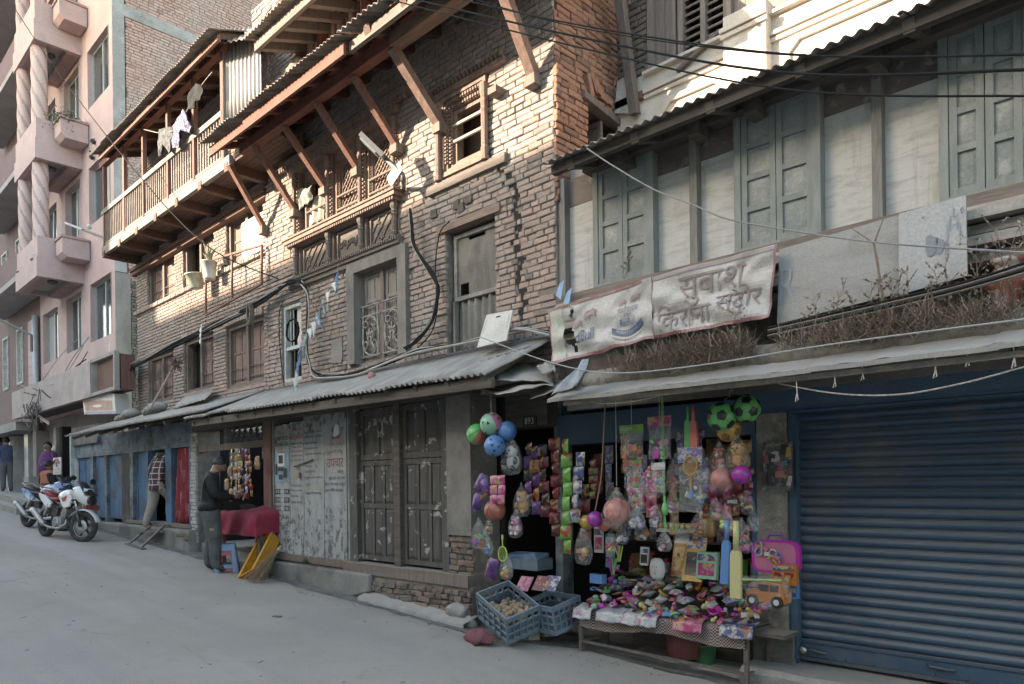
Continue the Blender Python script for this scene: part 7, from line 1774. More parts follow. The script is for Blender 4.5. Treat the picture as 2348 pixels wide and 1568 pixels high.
def motorcycle(loc,ang,label,body,accent,seatm,plate,steer=0.0):
    T = thing('motorcycle',label,'motorcycle',loc); T.rotation_euler = (radians(-6),0,ang)
    def pt(mb,nm,M,par=None,smooth=True):
        o = mb.build(nm,M,None,smooth=smooth); o.parent = par or T; return o
    WB,RW = 1.33,.30
    for i,x in enumerate((0,WB)):
        w_ = pt(torus((x,0,RW),RW-.056,.058,sy=1.1 if i == 0 else .9),'wheel',M_tyre)
        pt(torus((x,0,RW),RW-.095,.018,36,6,1.6),'rim',M_alum,w_)
        mb = MB()
        for k in range(6):
            a = k*pi/3+.3; mb.beam((x+.03*cos(a),.02*(k % 2),RW+.03*sin(a)),(x+(RW-.1)*cos(a),0,RW+(RW-.1)*sin(a)),.025,.03,up=(0,1,0))
        mb.lathe([(.035,-.05),(.035,.05)],(x,0,RW),10,R=Matrix.Rotation(pi/2,3,'X')); pt(mb,'spokes',M_blkm,w_,False)
        mb = MB(); mb.lathe([(.05,-.004),(.13 if i else .09,-.004),(.13 if i else .09,.004),(.05,.004)],(x,-.065,RW),24,R=Matrix.Rotation(pi/2,3,'X')); pt(mb,'brake_disc',M_alum,w_)
    for sy in (-.085,.085):
        pt(MB().tube([(WB,sy,RW),(WB-.1,sy,.56)],.028,8),'fork_slider',M_blkm); pt(MB().tube([(WB-.1,sy,.56),(WB-.21,sy,.88)],.02,8),'fork_tube',M_chr)
    mb = MB(); mb.grid(lambda s,t: V3((WB+(RW+.035)*cos(lerp(.35,2.6,s)),lerp(-.075,.075,t),RW+(RW+.045-.03*(2*t-1)**2)*sin(lerp(.35,2.6,s)))),18,4,thick=(0,0,-.006)); pt(mb,'front_fender',body)
    mb = MB(); hull(mb,[(.52,.80,.07,.04),(.62,.83,.14,.10),(.80,.86,.16,.13),(.98,.85,.15,.13),(1.08,.80,.09,.09)]); pt(mb,'fuel_tank',body)
    for sy in (-1,1):
        mb = MB(); mb.prism([(.72,.80),(1.05,.90),(1.16,.82),(1.10,.66),(.92,.62),(.80,.70)],lambda a,b_,d: V3((a,sy*(.13+d),b_)),0,.03); o = pt(mb,'tank_shroud',body,None,False)
        mb = MB(); mb.prism([(.80,.80),(1.0,.86),(.96,.76),(.86,.74)],lambda a,b_,d: V3((a,sy*(.163+d),b_)),0,.004); pt(mb,'graphic',accent,o,False)
        mb = MB(); mb.prism([(-.22,.86),(.02,.84),(.34,.70),(.28,.60),(.12,.62),(-.1,.74)],lambda a,b_,d: V3((a,sy*(.10+d),b_)),0,.03); pt(mb,'tail_panel',body,None,False)
    mb = MB(); hull(mb,[(.60,.79,.09,.03),(.45,.76,.13,.045),(.28,.77,.135,.045),(.2,.80,.12,.05)]); pt(mb,'seat',seatm)
    mb = MB(); hull(mb,[(.24,.82,.12,.04),(.05,.86,.115,.05),(-.16,.90,.09,.04)]); pt(mb,'pillion_seat',seatm)
    pt(MB().tube([(.02,-.12,.88),(-.2,-.11,.97),(-.27,0,.98),(-.2,.11,.97),(.02,.12,.88)],.014,7),'grab_rail',M_alum)
    pt(MB().cbox((-.27,0,.86),.07,.13,.05),'tail_light',M_rpaint,None,False)
    mb = MB(); mb.tube([(1.1,0,.84),(.86,0,.66),(.50,0,.62),(.3,0,.45)],.03,8); mb.tube([(1.1,0,.82),(1.0,0,.45),(.85,0,.25)],.025,8); mb.tube([(.45,0,.62),(-.1,0,.78)],.022,8); pt(mb,'frame',M_blkm)
    mb = MB(); mb.cbox((.66,0,.33),.34,.25,.22,j=.01); mb.cbox((.78,0,.50),.16,.17,.24,eul(0,.35,0));
    for k in range(5): mb.cbox((.78+.012*k,0,.43+.035*k),.2,.21,.012,eul(0,.35,0))
    mb.lathe([(.09,-.15),(.10,-.13),(.10,.13),(.09,.15)],(.60,0,.33),16,R=Matrix.Rotation(pi/2,3,'X')); pt(mb,'engine',M_alum,None,False)
    mb = MB(); mb.cbox((.42,0,.52),.22,.16,.16,j=.01); pt(mb,'air_box',M_blkm,None,False)
    mb = MB(); mb.tube([(.84,-.04,.45),(.95,-.1,.32),(.80,-.15,.22),(.45,-.16,.22),(.25,-.17,.26)],.022,8); pt(mb,'exhaust_pipe',M_alum)
    mb = MB(); mb.tube([(.25,-.17,.26),(.2,-.17,.28),(-.18,-.19,.50),(-.24,-.19,.53)],[.03,.052,.062,.05],12); pt(mb,'muffler',M_alum)
    for sy in (-.13,.13): pt(MB().tube([(0,sy,.33),(.42,sy,.40)],.022,6,sy=1.6),'swing_arm',M_alum)
    mb = MB(); mb.tube([(.12,-.12,.42),(.22,-.12,.66)],.03,8)
    for k in range(7): mb.tube([(.13+.012*k+.03*cos(t),-.12+.03*sin(t),.45+.028*k) for t in [q*.8 for q in range(9)]],.006,4)
    pt(mb,'shock_absorber',M_alum)
    pt(MB().tube([(WB-.24,-.36,.98),(WB-.22,-.18,1.0),(WB-.2,0,.97),(WB-.22,.18,1.0),(WB-.24,.36,.98)],.014,7),'handlebar',M_blkm)
    for sy in (-1,1):
        pt(MB().tube([(WB-.25,sy*.27,.985),(WB-.27,sy*.39,.975)],.02,8),'grip',M_blkm)
        pt(MB().tube([(WB-.21,sy*.2,1.0),(WB-.18,sy*.27,1.14)],.008,6),'mirror_stem',M_blkm)
        mb = MB(); mb.ball((WB-.18,sy*.30,1.17),.07,12,8,sc=(.3,1.15,.8)); pt(mb,'mirror',M_blkm)
        pt(MB().tube([(WB-.1,sy*.12,.80),(WB-.1,sy*.24,.79)],.018,8),'indicator',M_blkm)
    mb = MB(); hull(mb,[(WB-.26,.95,.15,.08),(WB-.10,.92,.19,.17),(WB+.04,.86,.17,.17),(WB+.13,.79,.09,.09)],12); pt(mb,'headlamp_fairing',body)
    mb = MB(); mb.grid(lambda s,t: V3((WB+.10-.26*t+.07*cos(pi*(s-.5)),lerp(-.17,.17,s)*(1-.35*t),.90+.25*t)),8,4,thick=(-.006,0,0)); pt(mb,'windscreen',M_visor)
    mb = MB(); mb.ball((WB+.11,0,.80),.10,12,8,sc=(.5,1.2,1.0)); pt(mb,'headlamp',M_visor)
    pl_ = pt(MB().cbox((WB+.15,0,.68),.012,.32,.08),'number_plate',M_rpaint,None,False)
    mb = MB(); text(mb,plate,lambda a,b_: V3((WB+.158,.13-.26*a,.652+.055*b_))); text(mb,plate,lambda a,b_: V3((WB+.158,.13-.26*a,.652+.055*b_))); pt(mb,'plate_lettering',M_white,pl_,False)
    pt(MB().tube([(.55,.12,.3),(.45,.3,.02)],.013,6),'side_stand',M_blkm)
    for sy in (-1,1): pt(MB().tube([(.5,sy*.12,.30),(.5,sy*.27,.31)],.014,6),'foot_peg',M_blkm)
    if steer:
        piv = V3((WB-.13,0,0)); MR = Matrix.Translation(piv) @ Matrix.Rotation(steer,4,'Z') @ Matrix.Translation(-piv)
        done = set()
        for o in T.children:
            nm = o.name.split('.')[0]
            front = nm in ('fork_slider','fork_tube','front_fender','handlebar','grip','mirror_stem','mirror','indicator','headlamp_fairing','windscreen','headlamp','number_plate') or (nm == 'wheel' and max(v.co.x for v in o.data.vertices) > 1)
            if front:
                for q in (o,*o.children): q.data.transform(MR)
    return T
rw = PG(105,1236); rw = PG(104,1230); an = radians(11)
motorcycle(V3((rw.x,rw.y,gz(rw.x)-.005)),an,'white and red motorcycle with smoked fairing parked nearest the blue doors',M_wpaint,M_rpaint,M_seatr,'बा २३ प ४५६',radians(22))
for_b = bpy.data.objects[[o.name for o in bpy.data.objects if o.name.startswith('motorcycle')][-1]]
for_b.rotation_euler[1] = atan2(.05*cos(an)*1.0,1)   # follows the street's fall
rw2 = PG(63,1208)
m2_ = motorcycle(V3((rw2.x,rw2.y,gz(rw2.x)-.005)),an+.05,'blue and white motorcycle parked behind the white and red one',M_bpaint,M_blkm,M_seatb,'बा ६५',radians(15))
m2_.rotation_euler[1] = atan2(.05*cos(an),1)
# ================================================================== street-side things
# step ramp at the blue shop
rp = thing('iron_step','small iron step ramp leaning on the blue shop plinth','step',PG(310,1250))
for (a,b_) in (((296,1246),(345,1205)),((322,1256),(375,1205))):
    A = PG(*a,.02); B_ = P(b_[0],b_[1],5.14); MB().beam(A,B_,.05,.03).build('rail',M_iron,rp); MB().beam(B_,B_+V3((.1,.25,0)),.05,.03).build('hook',M_iron,rp)
MB().beam(P(322,1218,4.97),P(362,1221,5.0),.22,.02).build('tread',M_iron,rp)
MB().beam(PG(290,1246,.02),PG(330,1258,.02),.08,.02).build('foot',M_iron,rp)
# stool
sp0 = PG(520,1310); sp0.z = gz(sp0.x)
M_stb = mat('blue_plastic',(.125,.215,.32),(.10,.18,.28),scale=8,rough=.45,bmp=.03); M_strd = flat('pink_red_plastic',(.30,.06,.09),rough=.45)
def stool(c,rot,label,M,dz=0,sc=1.0):
    st = thing('plastic_stool',label,'stool',c); Rm = rotz(rot); q = lambda x,y,z: V3(c)+Rm @ V3((x*sc,y*sc,z*sc+dz))
    H,t0,b0 = .42,.125,.18
    MB().cbox(q(0,0,H-.015),2*t0*sc,2*t0*sc,.03,Rm).build('seat',M,st)
    for k in range(4):   # four flared side frames with an opening
        Rk = Rm @ rotz(k*pi/2); f_ = lambda s,t: V3(c)+V3((0,0,dz))+Rk @ (V3((lerp(-1,1,s)*lerp(b0,t0,t),-lerp(b0,t0,t),H*t-.02*t))*sc)
        for (s0,s1,ta,tb) in ((0,.22,0,1),(.78,1,0,1),(.22,.78,.80,1),(.22,.78,.16,.30)):
            MB().grid(subfn(f_,s0,s1,ta,tb),2,2,thick=Rk @ V3((0,.014,0))).build('side_frame',M,st)
    return st
stool(sp0,-.5,'blue plastic stool by the man at the counter',M_stb); stool(sp0,-.5,'red plastic stool nested inside the blue one',M_strd,-.04,.90)
# yellow crate leaning
M_yel = mat('ochre_plastic',(.50,.235,.025),(.42,.19,.03),scale=6,rough=.4,bmp=.05,c3=(.22,.12,.05),scale3=5,thr3=(.62,.75))
cr0,cr1 = PG(560,1328),P(618,1245,5.1)
yc = thing('yellow_crate','yellow plastic fish crate leaning on its side at the shop front','crate',cr0)
ax = (P(605,1242,5.12)-V3((cr0.x,cr0.y,gz(cr0.x)))).normalized(); yv = V3((.25,-1,.15)); yv = (yv-ax*yv.dot(ax)).normalized(); zv = ax.cross(yv); Rm = Matrix((ax,yv,zv)).transposed()
Lc = (P(605,1242,5.12)-V3((cr0.x,cr0.y,gz(cr0.x)))).length; cc = V3((cr0.x,cr0.y,gz(cr0.x)))+ax*Lc/2+V3((.05,.06,.03)); W2,H2 = .30,.17
q = lambda x,y,z: cc+Rm @ V3((x,y,z))
for nm,(dx,dy,dz,ox,oy,oz) in dict(base=(Lc,.012,W2,0,H2/2*-1+.0,0),long_side=(Lc,H2,.014,0,0,W2/2),long_side2=(Lc,H2,.014,0,0,-W2/2),short_side=(.014,H2,W2-.03,Lc/2-.01,0,0),short_side2=(.014,H2,W2-.03,-Lc/2+.01,0,0)).items():
    MB().cbox(q(ox,oy,oz),dx,dy,dz,Rm).build(nm.rstrip('2'),M_yel,yc)
for sz in (-1,1): MB().beam(q(-Lc/2,H2/2*1,sz*W2/2),q(Lc/2,H2/2,sz*W2/2),.03,.02).build('rim',M_yel,yc)
for sx in (-1,1): MB().beam(q(sx*Lc/2,H2/2,-W2/2),q(sx*Lc/2,H2/2,W2/2),.03,.02).build('rim',M_yel,yc)
# broom
b0,b1_ = PG(588,1335),P(640,1258,4.95); b0.y -= .05; b0.z = gz(b0.x)
bm_ = thing('straw_broom','straw broom leaning over the yellow crate','broom',b0); g = MB(); R = random.Random(8)
for k in range(90):
    e = b0+V3((R.gauss(0,.10),R.gauss(0,.05),R.uniform(0,.06))); g.tube([b1_+V3((R.gauss(0,.008),R.gauss(0,.008),0)),b1_.lerp(e,.5)+V3((0,0,.02)),e],.0022,3,caps=False)
g.build('bristles',mat('straw',(.30,.215,.15),(.20,.14,.10),scale=30,bmp=0),bm_)
MB().tube([b1_+(b0-b1_)*.10,b1_-(b0-b1_)*.09],.024,8).build('handle',mat('straw',(.3,.2,.15)),bm_); MB().tube([b1_+(b0-b1_)*.0,b1_+(b0-b1_)*.03],.027,8).build('binding',M_rope,bm_)
# counter with red cloth
ct = V3((P(575,1200,5.1).x,5.12,0)); cz = P(560,1172,5.0).z
cn = thing('counter_table','dark wooden counter table under the red cloth','table',(ct.x,ct.y,gz(ct.x)))
cu0,cu1 = P(520,1200,5.1).x,P(612,1200,5.1).x
MB().box(cu0,cu1,4.98,5.7,cz-.06,cz-.02).build('top',M_wooddk,cn)
for u in (cu0+.05,cu1-.05):
    for v in (5.02,5.6): MB().box(u-.03,u+.03,v-.03,v+.03,gz(u),cz-.06).build('leg',M_woodredz if u < cu0+.1 else M_wooddk,cn)
MB().box(cu0+.3,cu1-.02,5.1,5.55,gz(ct.x)+.25,gz(ct.x)+.3).build('shelf',M_wooddk,cn)
M_redcloth = mat('crimson_cloth',(.24,.022,.05),(.19,.018,.04),scale=6,rough=.95,bmp=.3,bdist=.01)
g = MB(); cxm,cym = (cu0+cu1)/2,5.3
def clothf(s,t):
    x,y = lerp(-1,1,s),lerp(-1,1,t); hw,hd_ = (cu1-cu0)/2,.36; px,py = x*(hw+.20),y*(hd_+.22)
    over = max(0,abs(px)-hw)+max(0,abs(py)-hd_); z = cz-.005-min(over*1.6,.42)+.05*(noise.noise(V3((x*2,y*2,3))))*(1 if over < .02 else .4)+.10*exp(-((x-.35)**2+(y-.2)**2)*5)
    k = 1+.0*over; qx,qy = max(-hw-.04,min(hw+.04,px)),max(-hd_-.04,min(hd_+.04,py)); f = .03*sin(10*(x-y))*min(1,over*8)
    return V3((cxm+qx+f*(1 if abs(py) > hd_ else 0)-.03*(over > .0)*(1 if px < -hw else 0),cym+qy-f*.8*(1 if abs(py) <= hd_ else -1)*0-f,z))
g.grid(clothf,44,30); g.build('red_cloth',M_redcloth,None,smooth=True,label='crimson cloth draped over the counter table',cat='cloth')
g = MB(); g.ball((cu1-.3,5.25,gz(ct.x)+.44),.2,12,8,sc=(1.3,.8,.7)); me = g.mesh('sack',mat('clear_sack',(.26,.25,.235),(.15,.14,.13),scale=14,rough=.4,bmp=.6,bdist=.02),True); link('sack',me,None,label='crumpled plastic sack on the shelf under the counter',cat='sack')
# strips of sachets over the counter
def packet(c,w,h,th,Rm=None,nu=5,nv=6):
    mb = MB(); Rm = Rm or Matrix.Identity(3); c = V3(c)
    for sg in (-1,1):
        mb.grid(lambda s,t: c+Rm @ V3((w*(s-.5)*(1-.06*sin(pi*t)),sg*th*(sin(pi*s)**.6)*(sin(pi*t)**.5)*(1+.25*sin(9*s+7*t)),h*(t-.5))),nu,nv)
    return mb
def foil(name,c1,c2,c3,scale=13,rough=.3): k = lambda c: tuple(x*.65 for x in c); return mat(name,k(c1),k(c2),rough=rough,scale=scale,thr=(.47,.53),c3=k(c3),scale3=scale*.8,thr3=(.57,.60),grain=.15,gscale=30,bmp=.35,bdist=.01)
FO = dict(orange=foil('foil_orange',(.42,.16,.04),(.55,.40,.18),(.28,.03,.03)),purple=foil('foil_purple',(.09,.03,.16),(.16,.06,.26),(.45,.20,.06)),red=foil('foil_red',(.26,.025,.03),(.13,.03,.03),(.45,.26,.12)),green=foil('foil_green',(.13,.35,.06),(.17,.42,.09),(.42,.05,.04)),
          black=foil('foil_black',(.025,.022,.025),(.05,.04,.04),(.42,.22,.08)),blue=foil('foil_blue',(.05,.08,.22),(.50,.48,.45),(.30,.12,.08)),pink=foil('foil_pink',(.40,.03,.16),(.55,.20,.28),(.45,.35,.10)),white=foil('foil_white',(.52,.52,.52),(.40,.42,.46),(.42,.12,.22)),
          toy=foil('toy_mix',(.45,.07,.13),(.12,.35,.14),(.50,.38,.08),30,.35),toy2=foil('toy_mix_blue',(.10,.20,.45),(.50,.47,.42),(.45,.10,.20),30,.35),silver=foil('foil_silver',(.50,.50,.51),(.62,.62,.62),(.38,.30,.34)),tan=foil('foil_tan',(.33,.17,.06),(.42,.24,.09),(.22,.1,.04)))
def strip_of(x0,y0,x1,y1,n,V,w,kinds,label,name='snack_strip',th=.018,group=None,dv=0.0):
    A,B_ = P(x0,y0,V),P(x1,y1,V+dv); o = thing(name,label,'snack strip',B_,group); h = (A.z-B_.z)/n
    for k in range(n):
        c = A.lerp(B_,(k+.5)/n)+V3((rnd(-.008,.008),rnd(-.012,.012),0)); packet(c,w,h*.98,th,rotz(rnd(-.5,.5))).build('packet',FO[kinds[k % len(kinds)]],o,smooth=True)
    return o
for i,(x,kk) in enumerate(((533,['orange','red']),(541,['white','orange']),(549,['orange','tan']),(556,['purple','black']),(564,['blue','red']),(571,['red','tan']))):
    strip_of(x,1028,x+(i-2)*1.5,1150-6*(i % 3),8,5.12+.02*(i % 2),.095,kk,('%s sachet strip hanging over the counter, %s from left' % (('orange','white and orange','tan','purple','blue','red')[i],('first','second','third','fourth','fifth','last')[i])),'sachet_strip',.012,'sachet strips over the counter')
M_clear = clearplastic('clear_bag',(.85,.85,.85),.16)
def clearbag(c,w,h,d,parent,M=None,tie=True):
    mb = MB(); c = V3(c)
    prof = [(.05,.5),(.18,.40),(.5,.28),(.85,.08),(1,-.15),(.96,-.34),(.7,-.47),(.02,-.5)] if tie else [(.02,.5),(.9,.48),(1,.2),(1,-.2),(.9,-.46),(.02,-.5)]
    n = 16; o = len(mb.v)
    mb.grid(lambda s,t: (lambda pr,zz: c+V3((w/2*pr*cos(2*pi*s)*(1+.06*sin(11*s*6.28/2+t*9)),d/2*pr*sin(2*pi*s)*(1+.06*sin(7*s*6.28+t*5)),h*zz)))(*prof[round(t*(len(prof)-1))]),n,len(prof)-1)
    return mb.build('clear_bag',M or M_clear,parent,smooth=True)
for (x,y,w_,h_,lb) in ((520,1110,.16,.22,'clear sweet bag at the counter man\'s hands'),(527,1080,.14,.2,'clear packet beside the hanging sachet strips'),(590,1060,.16,.24,'clear bag hanging in the dark counter shop')):
    p = P(x,y,5.1); o = thing('sweet_bag',lb,'bag',p); packet(p,w_*.8,h_*.8,.03).build('sweets',FO['tan'],o,smooth=True); clearbag(p,w_,h_,.08,o)
p = P(605,1030,5.5); packet(p,.16,.3,.02).build('blue_packet',FO['blue'],None,smooth=True,label='dark blue packet hanging inside the counter shop',cat='packet')
p = V3((cxm+.1,5.1,cz+.06)); packet(p,.3,.2,.04,eul(1.3,0,.3)).build('clear_packet',M_clear,None,smooth=True,label='clear plastic packet lying on the crimson cloth',cat='packet')
# litter
for (x,y,s_,M,lb) in ((635,1412,.05,M_iron,'dark scrap of litter on the open road'),(1245,1500,.0,M_yel,'')):
    if s_: p = PG(x,y,.008); MB().cbox(p,s_*2,s_,.006,rotz(.4),j=.006).build('litter',M,None,label=lb,cat='litter')
g = MB(); c = PG(1100,1462,.06); g.ball(c,.12,14,10,sc=(1.5,.8,.55)); me = g.mesh('rag',mat('dusty_red_rag',(.19,.07,.08),(.12,.045,.05),scale=12,rough=.95,bmp=.6,bdist=.02),True)
for v in me.vertices: v.co += V3((noise.noise(v.co*9),noise.noise(v.co*9+V3((5,0,0))),noise.noise(v.co*9+V3((0,9,0)))))*.06
link('rag',me,None,label='crumpled dark red rag in the gutter by the crates',cat='rag')
MB().cbox(PG(1130,1468,.01),.06,.03,.006,rotz(.3)).build('litter',M_yel,None,label='small yellow scrap beside the red rag',cat='litter')
g = MB(); R = random.Random(2)
for k in range(26):
    c = P(705,1292,5.08); c.z = ZS-.08; d = V3((R.uniform(-1,1),R.uniform(-.8,.1),R.uniform(.1,1))).normalized()*.1; s2 = d.orthogonal().normalized()*.02; g.add([c,c+d*.5+s2,c+d,c+d*.5-s2],[(0,1,2,3)])
g.build('small_weed',mat('green_leaf',(.06,.09,.04),(.09,.12,.06),scale=10,bmp=0),None,label='small green weed growing below the painted board door',cat='weed')
g = MB(); R = random.Random(4)
for k in range(700):
    u = R.uniform(-22,-2.2); v = R.gauss(4.9,.11)+(.3 if u > -5 else 0) if R.random() < .9 else R.uniform(2,5); s_ = R.uniform(.004,.014)
    g.cbox((u,v,road_h(u,v)+.006),s_,s_*R.uniform(.6,1.2),s_*.6,rotz(R.uniform(0,3)),j=s_*.2)
g.build('road_grit',M_cement,kind='stuff',label='loose grit and crumbs scattered on the road and gutter',cat='grit')
# ================================================================== toy stall
def hue(name,c,rough=.35): return flat('plastic_'+name,tuple(x*.68 for x in c),rough=rough,grain=.08)
PL = {k: hue(k,c) for k,c in dict(green=(.13,.50,.16),magenta=(.50,.03,.36),coral=(.55,.16,.13),yellow=(.52,.33,.07),blue=(.10,.26,.55),red=(.45,.05,.05),pink=(.55,.18,.30),lime=(.42,.58,.12),cream=(.55,.50,.25),black=(.02,.02,.022),white=(.58,.57,.56),orange=(.55,.17,.03),purple=(.20,.06,.32),teal=(.06,.28,.30),brown=(.23,.10,.045),lilac=(.35,.30,.45),mint=(.25,.50,.35),brick=(.40,.12,.09)).items()}
VH = 5.12
def cord(x,y0,p,M=None,name='cord',parent=None):
    top = P(x,y0,p.y); top.x = p.x; g = MB(); g.tube(sag(top,p,.003,6),.003,4); return g.build(name,M or M_rope,parent)
ICO = []
for a,b_ in ((-1,1),(1,1),(-1,-1),(1,-1)):
    ph = (1+sqrt(5))/2
    ICO += [V3((0,a,b_*ph)).normalized(),V3((a,b_*ph,0)).normalized(),V3((b_*ph,0,a)).normalized()]
def ball(x,y,r,V,M,label,pent=None,half=None,bag=False,rings=None,seed=0,mark=None,group=None):
    c = P(x,y,V); rr = r*mpp(c); o = thing('ball',label,'ball',c-V3((0,0,rr)),group)
    MB().ball(c,rr,28,18).build('skin',M,o,smooth=True)
    Rm = eul(seed*.7+.3,seed*1.1,seed*.5)
    def cap(d,ang,n,k=1.006,star=False,rot=0):
        d = d.normalized(); u_ = d.orthogonal().normalized(); w_ = d.cross(u_); mb = MB(); pts = []
        for i in range(n*(2 if star else 1)):
            t = 2*pi*i/(n*(2 if star else 1))+rot; a = ang*(1 if (not star or i % 2 == 0) else .45); pts.append(c+(d*cos(a)+(u_*cos(t)+w_*sin(t))*sin(a))*rr*k)
        if not star: pts = [c+((pts[i].lerp(pts[(i+1) % n],q/4)-c).normalized())*rr*k for i in range(n) for q in range(4)]
        N = len(pts); pts += [c+((p-c).normalized()*.5+d*.5).normalized()*rr*(k+.004) for p in pts]+[c+d*rr*(k+.006)]; mb.add(pts,[(i,(i+1) % N,N+(i+1) % N,N+i) for i in range(N)]+[(N+i,N+(i+1) % N,2*N) for i in range(N)]); return mb
    if pent:
        for d in ICO: cap(Rm @ d,.40,5).build('panel',pent,o)
        if not bag:
            g = MB()
            for i,d in enumerate(ICO):
                for e in ICO[i+1:]:
                    if d.dot(e) > .4:
                        a,b2 = (Rm @ d),(Rm @ e); g.tube([c+(a.lerp(b2,t).normalized())*rr*1.003 for t in (.32,.5,.68)],rr*.012,3)
            g.build('seam',pent,o)
    if half:
        mb = MB(); mb.grid(lambda s,t: c+(Rm @ V3((sin(pi*t)*cos(pi*s),sin(pi*t)*sin(pi*s),cos(pi*t))))*rr*1.004,16,14); mb.build('half',half,o,smooth=True)
    if rings:
        g = MB()
        for k in range(3):
            R2 = Rm @ eul(k*1.05,k*.6,0); g.tube([c+(R2 @ V3((cos(t*pi/12),sin(t*pi/12),0)))*rr*1.003 for t in range(25)],rr*.022,4)
        g.build('seam',rings,o)
    if mark:
        R = random.Random(seed)
        for d in ICO+[(a+b2).normalized() for a,b2 in zip(ICO,ICO[1:])]: cap(Rm @ d,.2,3,star=True,rot=R.random()).build('star_print',mark,o)
    if bag: clearbag(c+V3((0,0,rr*.25)),rr*2.3,rr*3.1,rr*2.3,o)
    return o,c,rr
# ---- left cluster by the brick pier
VC = 4.85
_,c1_,r1_ = ball(1126,972,26.5,VC,PL['mint'],'pink and green ladybird ball at the top of the left cluster',half=PL['pink'],rings=None,mark=MATS['plastic_black'],seed=1)
ball(1094,996,25,VC+.05,PL['green'],'orange and green ball with black web lines',half=PL['coral'],rings=PL['black'],seed=2)
ball(1134,1022,25,VC-.02,PL['blue'],'light blue ball with black star marks',mark=PL['black'],seed=3)
ball(1162,988,23,VC+.10,PL['blue'],'dark blue and sky blue shiny ball behind the cluster',half=flat('plastic_deep_blue',(.04,.12,.38),rough=.3),seed=5)
cord(1126,900,c1_+V3((0,0,r1_)),parent=None)['label'] = 'string holding the left cluster of balls'
bpy.data.objects[[o.name for o in bpy.data.objects if o.name.startswith('cord')][-1]]['category'] = 'string'
def plush(x,y,r,V,M,label,M2=None,bag=True,eyes=True,ears=True):
    c = P(x,y,V); s = r*mpp(c); o = thing('plush_toy',label,'plush toy',c-V3((0,0,s*1.6)))
    g = MB(); g.ball(c,s*.62,16,10); g.ball(c-V3((0,-.02,s*1.0)),s*.72,14,10,sc=(1,.8,1.05)); g.build('body',M,o,smooth=True)
    if ears:
        for sx in (-1,1): MB().ball(c+V3((sx*s*.48,0,s*.48)),s*.22,10,8).build('ear',M2 or M,o,smooth=True)
    for sx in (-1,1):
        MB().ball(c+V3((sx*s*.65,-s*.2,-s*.9)),s*.26,8,6,sc=(.8,1,1.5)).build('arm',M2 or M,o,smooth=True); MB().ball(c+V3((sx*s*.4,-s*.35,-s*1.6)),s*.28,8,6).build('foot',M2 or M,o,smooth=True)
        if eyes: MB().ball(c+V3((sx*s*.22+.0,-s*.55,s*.08)),s*.12,8,6).build('eye',PL['black'],o,smooth=True)
    MB().ball(c+V3((s*.0,-s*.6,-s*.16)),s*.16,8,6).build('muzzle',PL['white'] if M2 is None else M2,o,smooth=True)
    if bag: clearbag(c-V3((0,0,s*.3)),s*2.3,s*4.0,s*1.9,o)
    return o
plush(1172,1035,24,VC+.12,PL['white'],'white and black panda plush in a clear bag',PL['black'])
plush(1195,1140,20,VC+.15,mat('plush_honey',(.42,.22,.08),(.35,.17,.06),scale=40,rough=.95,bmp=.3),'honey brown teddy bear in a clear bag by the pier')
plush(1181,1195,17,VC+.1,PL['pink'],'pink bagged doll hanging under the teddy bear',PL['white'])
# pink sachet sheet, purple crisps, red basketball
def sheet_of(x0,y0,x1,y1,nx,ny,V,kind,label,name='sachet_sheet'):
    a,b_ = P(x0,y1,V),P(x1,y0,V); o = thing(name,label,'sachets',a); w_,h_ = (b_.x-a.x)/nx,(b_.z-a.z)/ny
    for i in range(nx):
        for k in range(ny): packet((a.x+w_*(i+.5),V+rnd(-.01,.01),a.z+h_*(k+.5)),w_*.97,h_*.97,.014).build('packet',FO[kind],o,smooth=True)
    return o
sheet_of(1123,1089,1158,1156,2,3,VC-.05,'pink','pink sachet sheet in front of the red basketball')
for i,(x,y,rt_) in enumerate(((1102,1105,.5),(1112,1118,-.3),(1094,1150,.2))):
    p = P(x,y,VC); packet(p,.10,.17,.03,eul(0,rt_,.4)).build('crisp_packet',FO['purple'],None,smooth=True,label=('purple crisp packet left of the pink sachets, %s' % ('upper','middle','lower')[i]),cat='packet',group='purple crisp packets')
ball(1134,1170,25,VC,PL['brick'],'red basketball in a net below the pink sachets',rings=PL['black'],seed=4)
def toybag(x,y,w,h,V,label,kinds,n=5,seed=0,tie=True,header=None):
    c = P(x,y,V); m_ = mpp(c); W_,H_ = w*m_,h*m_; o = thing('toy_bag',label,'bag',c-V3((0,0,H_/2))); R = random.Random(seed+x)
    for k in range(n):
        q = c+V3((R.uniform(-.28,.28)*W_,R.uniform(-.1,.1)*W_,(-.38+.5*R.random()*(.6 if tie else 1.2))*H_)); r = W_*R.uniform(.10,.2); M = PL[kinds[k % len(kinds)]]; t = R.random()
        g = MB()
        if t < .4: g.ball(q,r,10,8,sc=(1,1,R.uniform(.7,1.2)))
        elif t < .7: g.cbox(q,r*1.6,r*1.2,r*1.8,eul(R.random(),R.random(),R.random()))
        else: g.lathe([(r*.5,-r),(r*.7,0),(r*.3,r*.4),(r*.35,r)],q,10,R=eul(R.uniform(-1,1),R.uniform(-1,1),0))
        g.build('toy',M,o,smooth=t < .4)
    clearbag(c,W_,H_,W_*.5,o,tie=tie)
    if header: MB().cbox(c+V3((0,-.01,H_*.5)),W_,.006,H_*.22).build('card_header',header,o)
    return o
toybag(1098,1222,50,75,VC-.04,'knotted clear bag of small toys at the pier corner',['orange','brick','green','purple'],5,1)
toybag(1118,1248,34,52,VC+.03,'clear bag with a blue flower rattle',['blue','blue','lilac'],5,2)
toybag(1120,1206,26,40,VC+.06,'small bag with a yellow toy bicycle',['yellow','red','brown'],4,3)
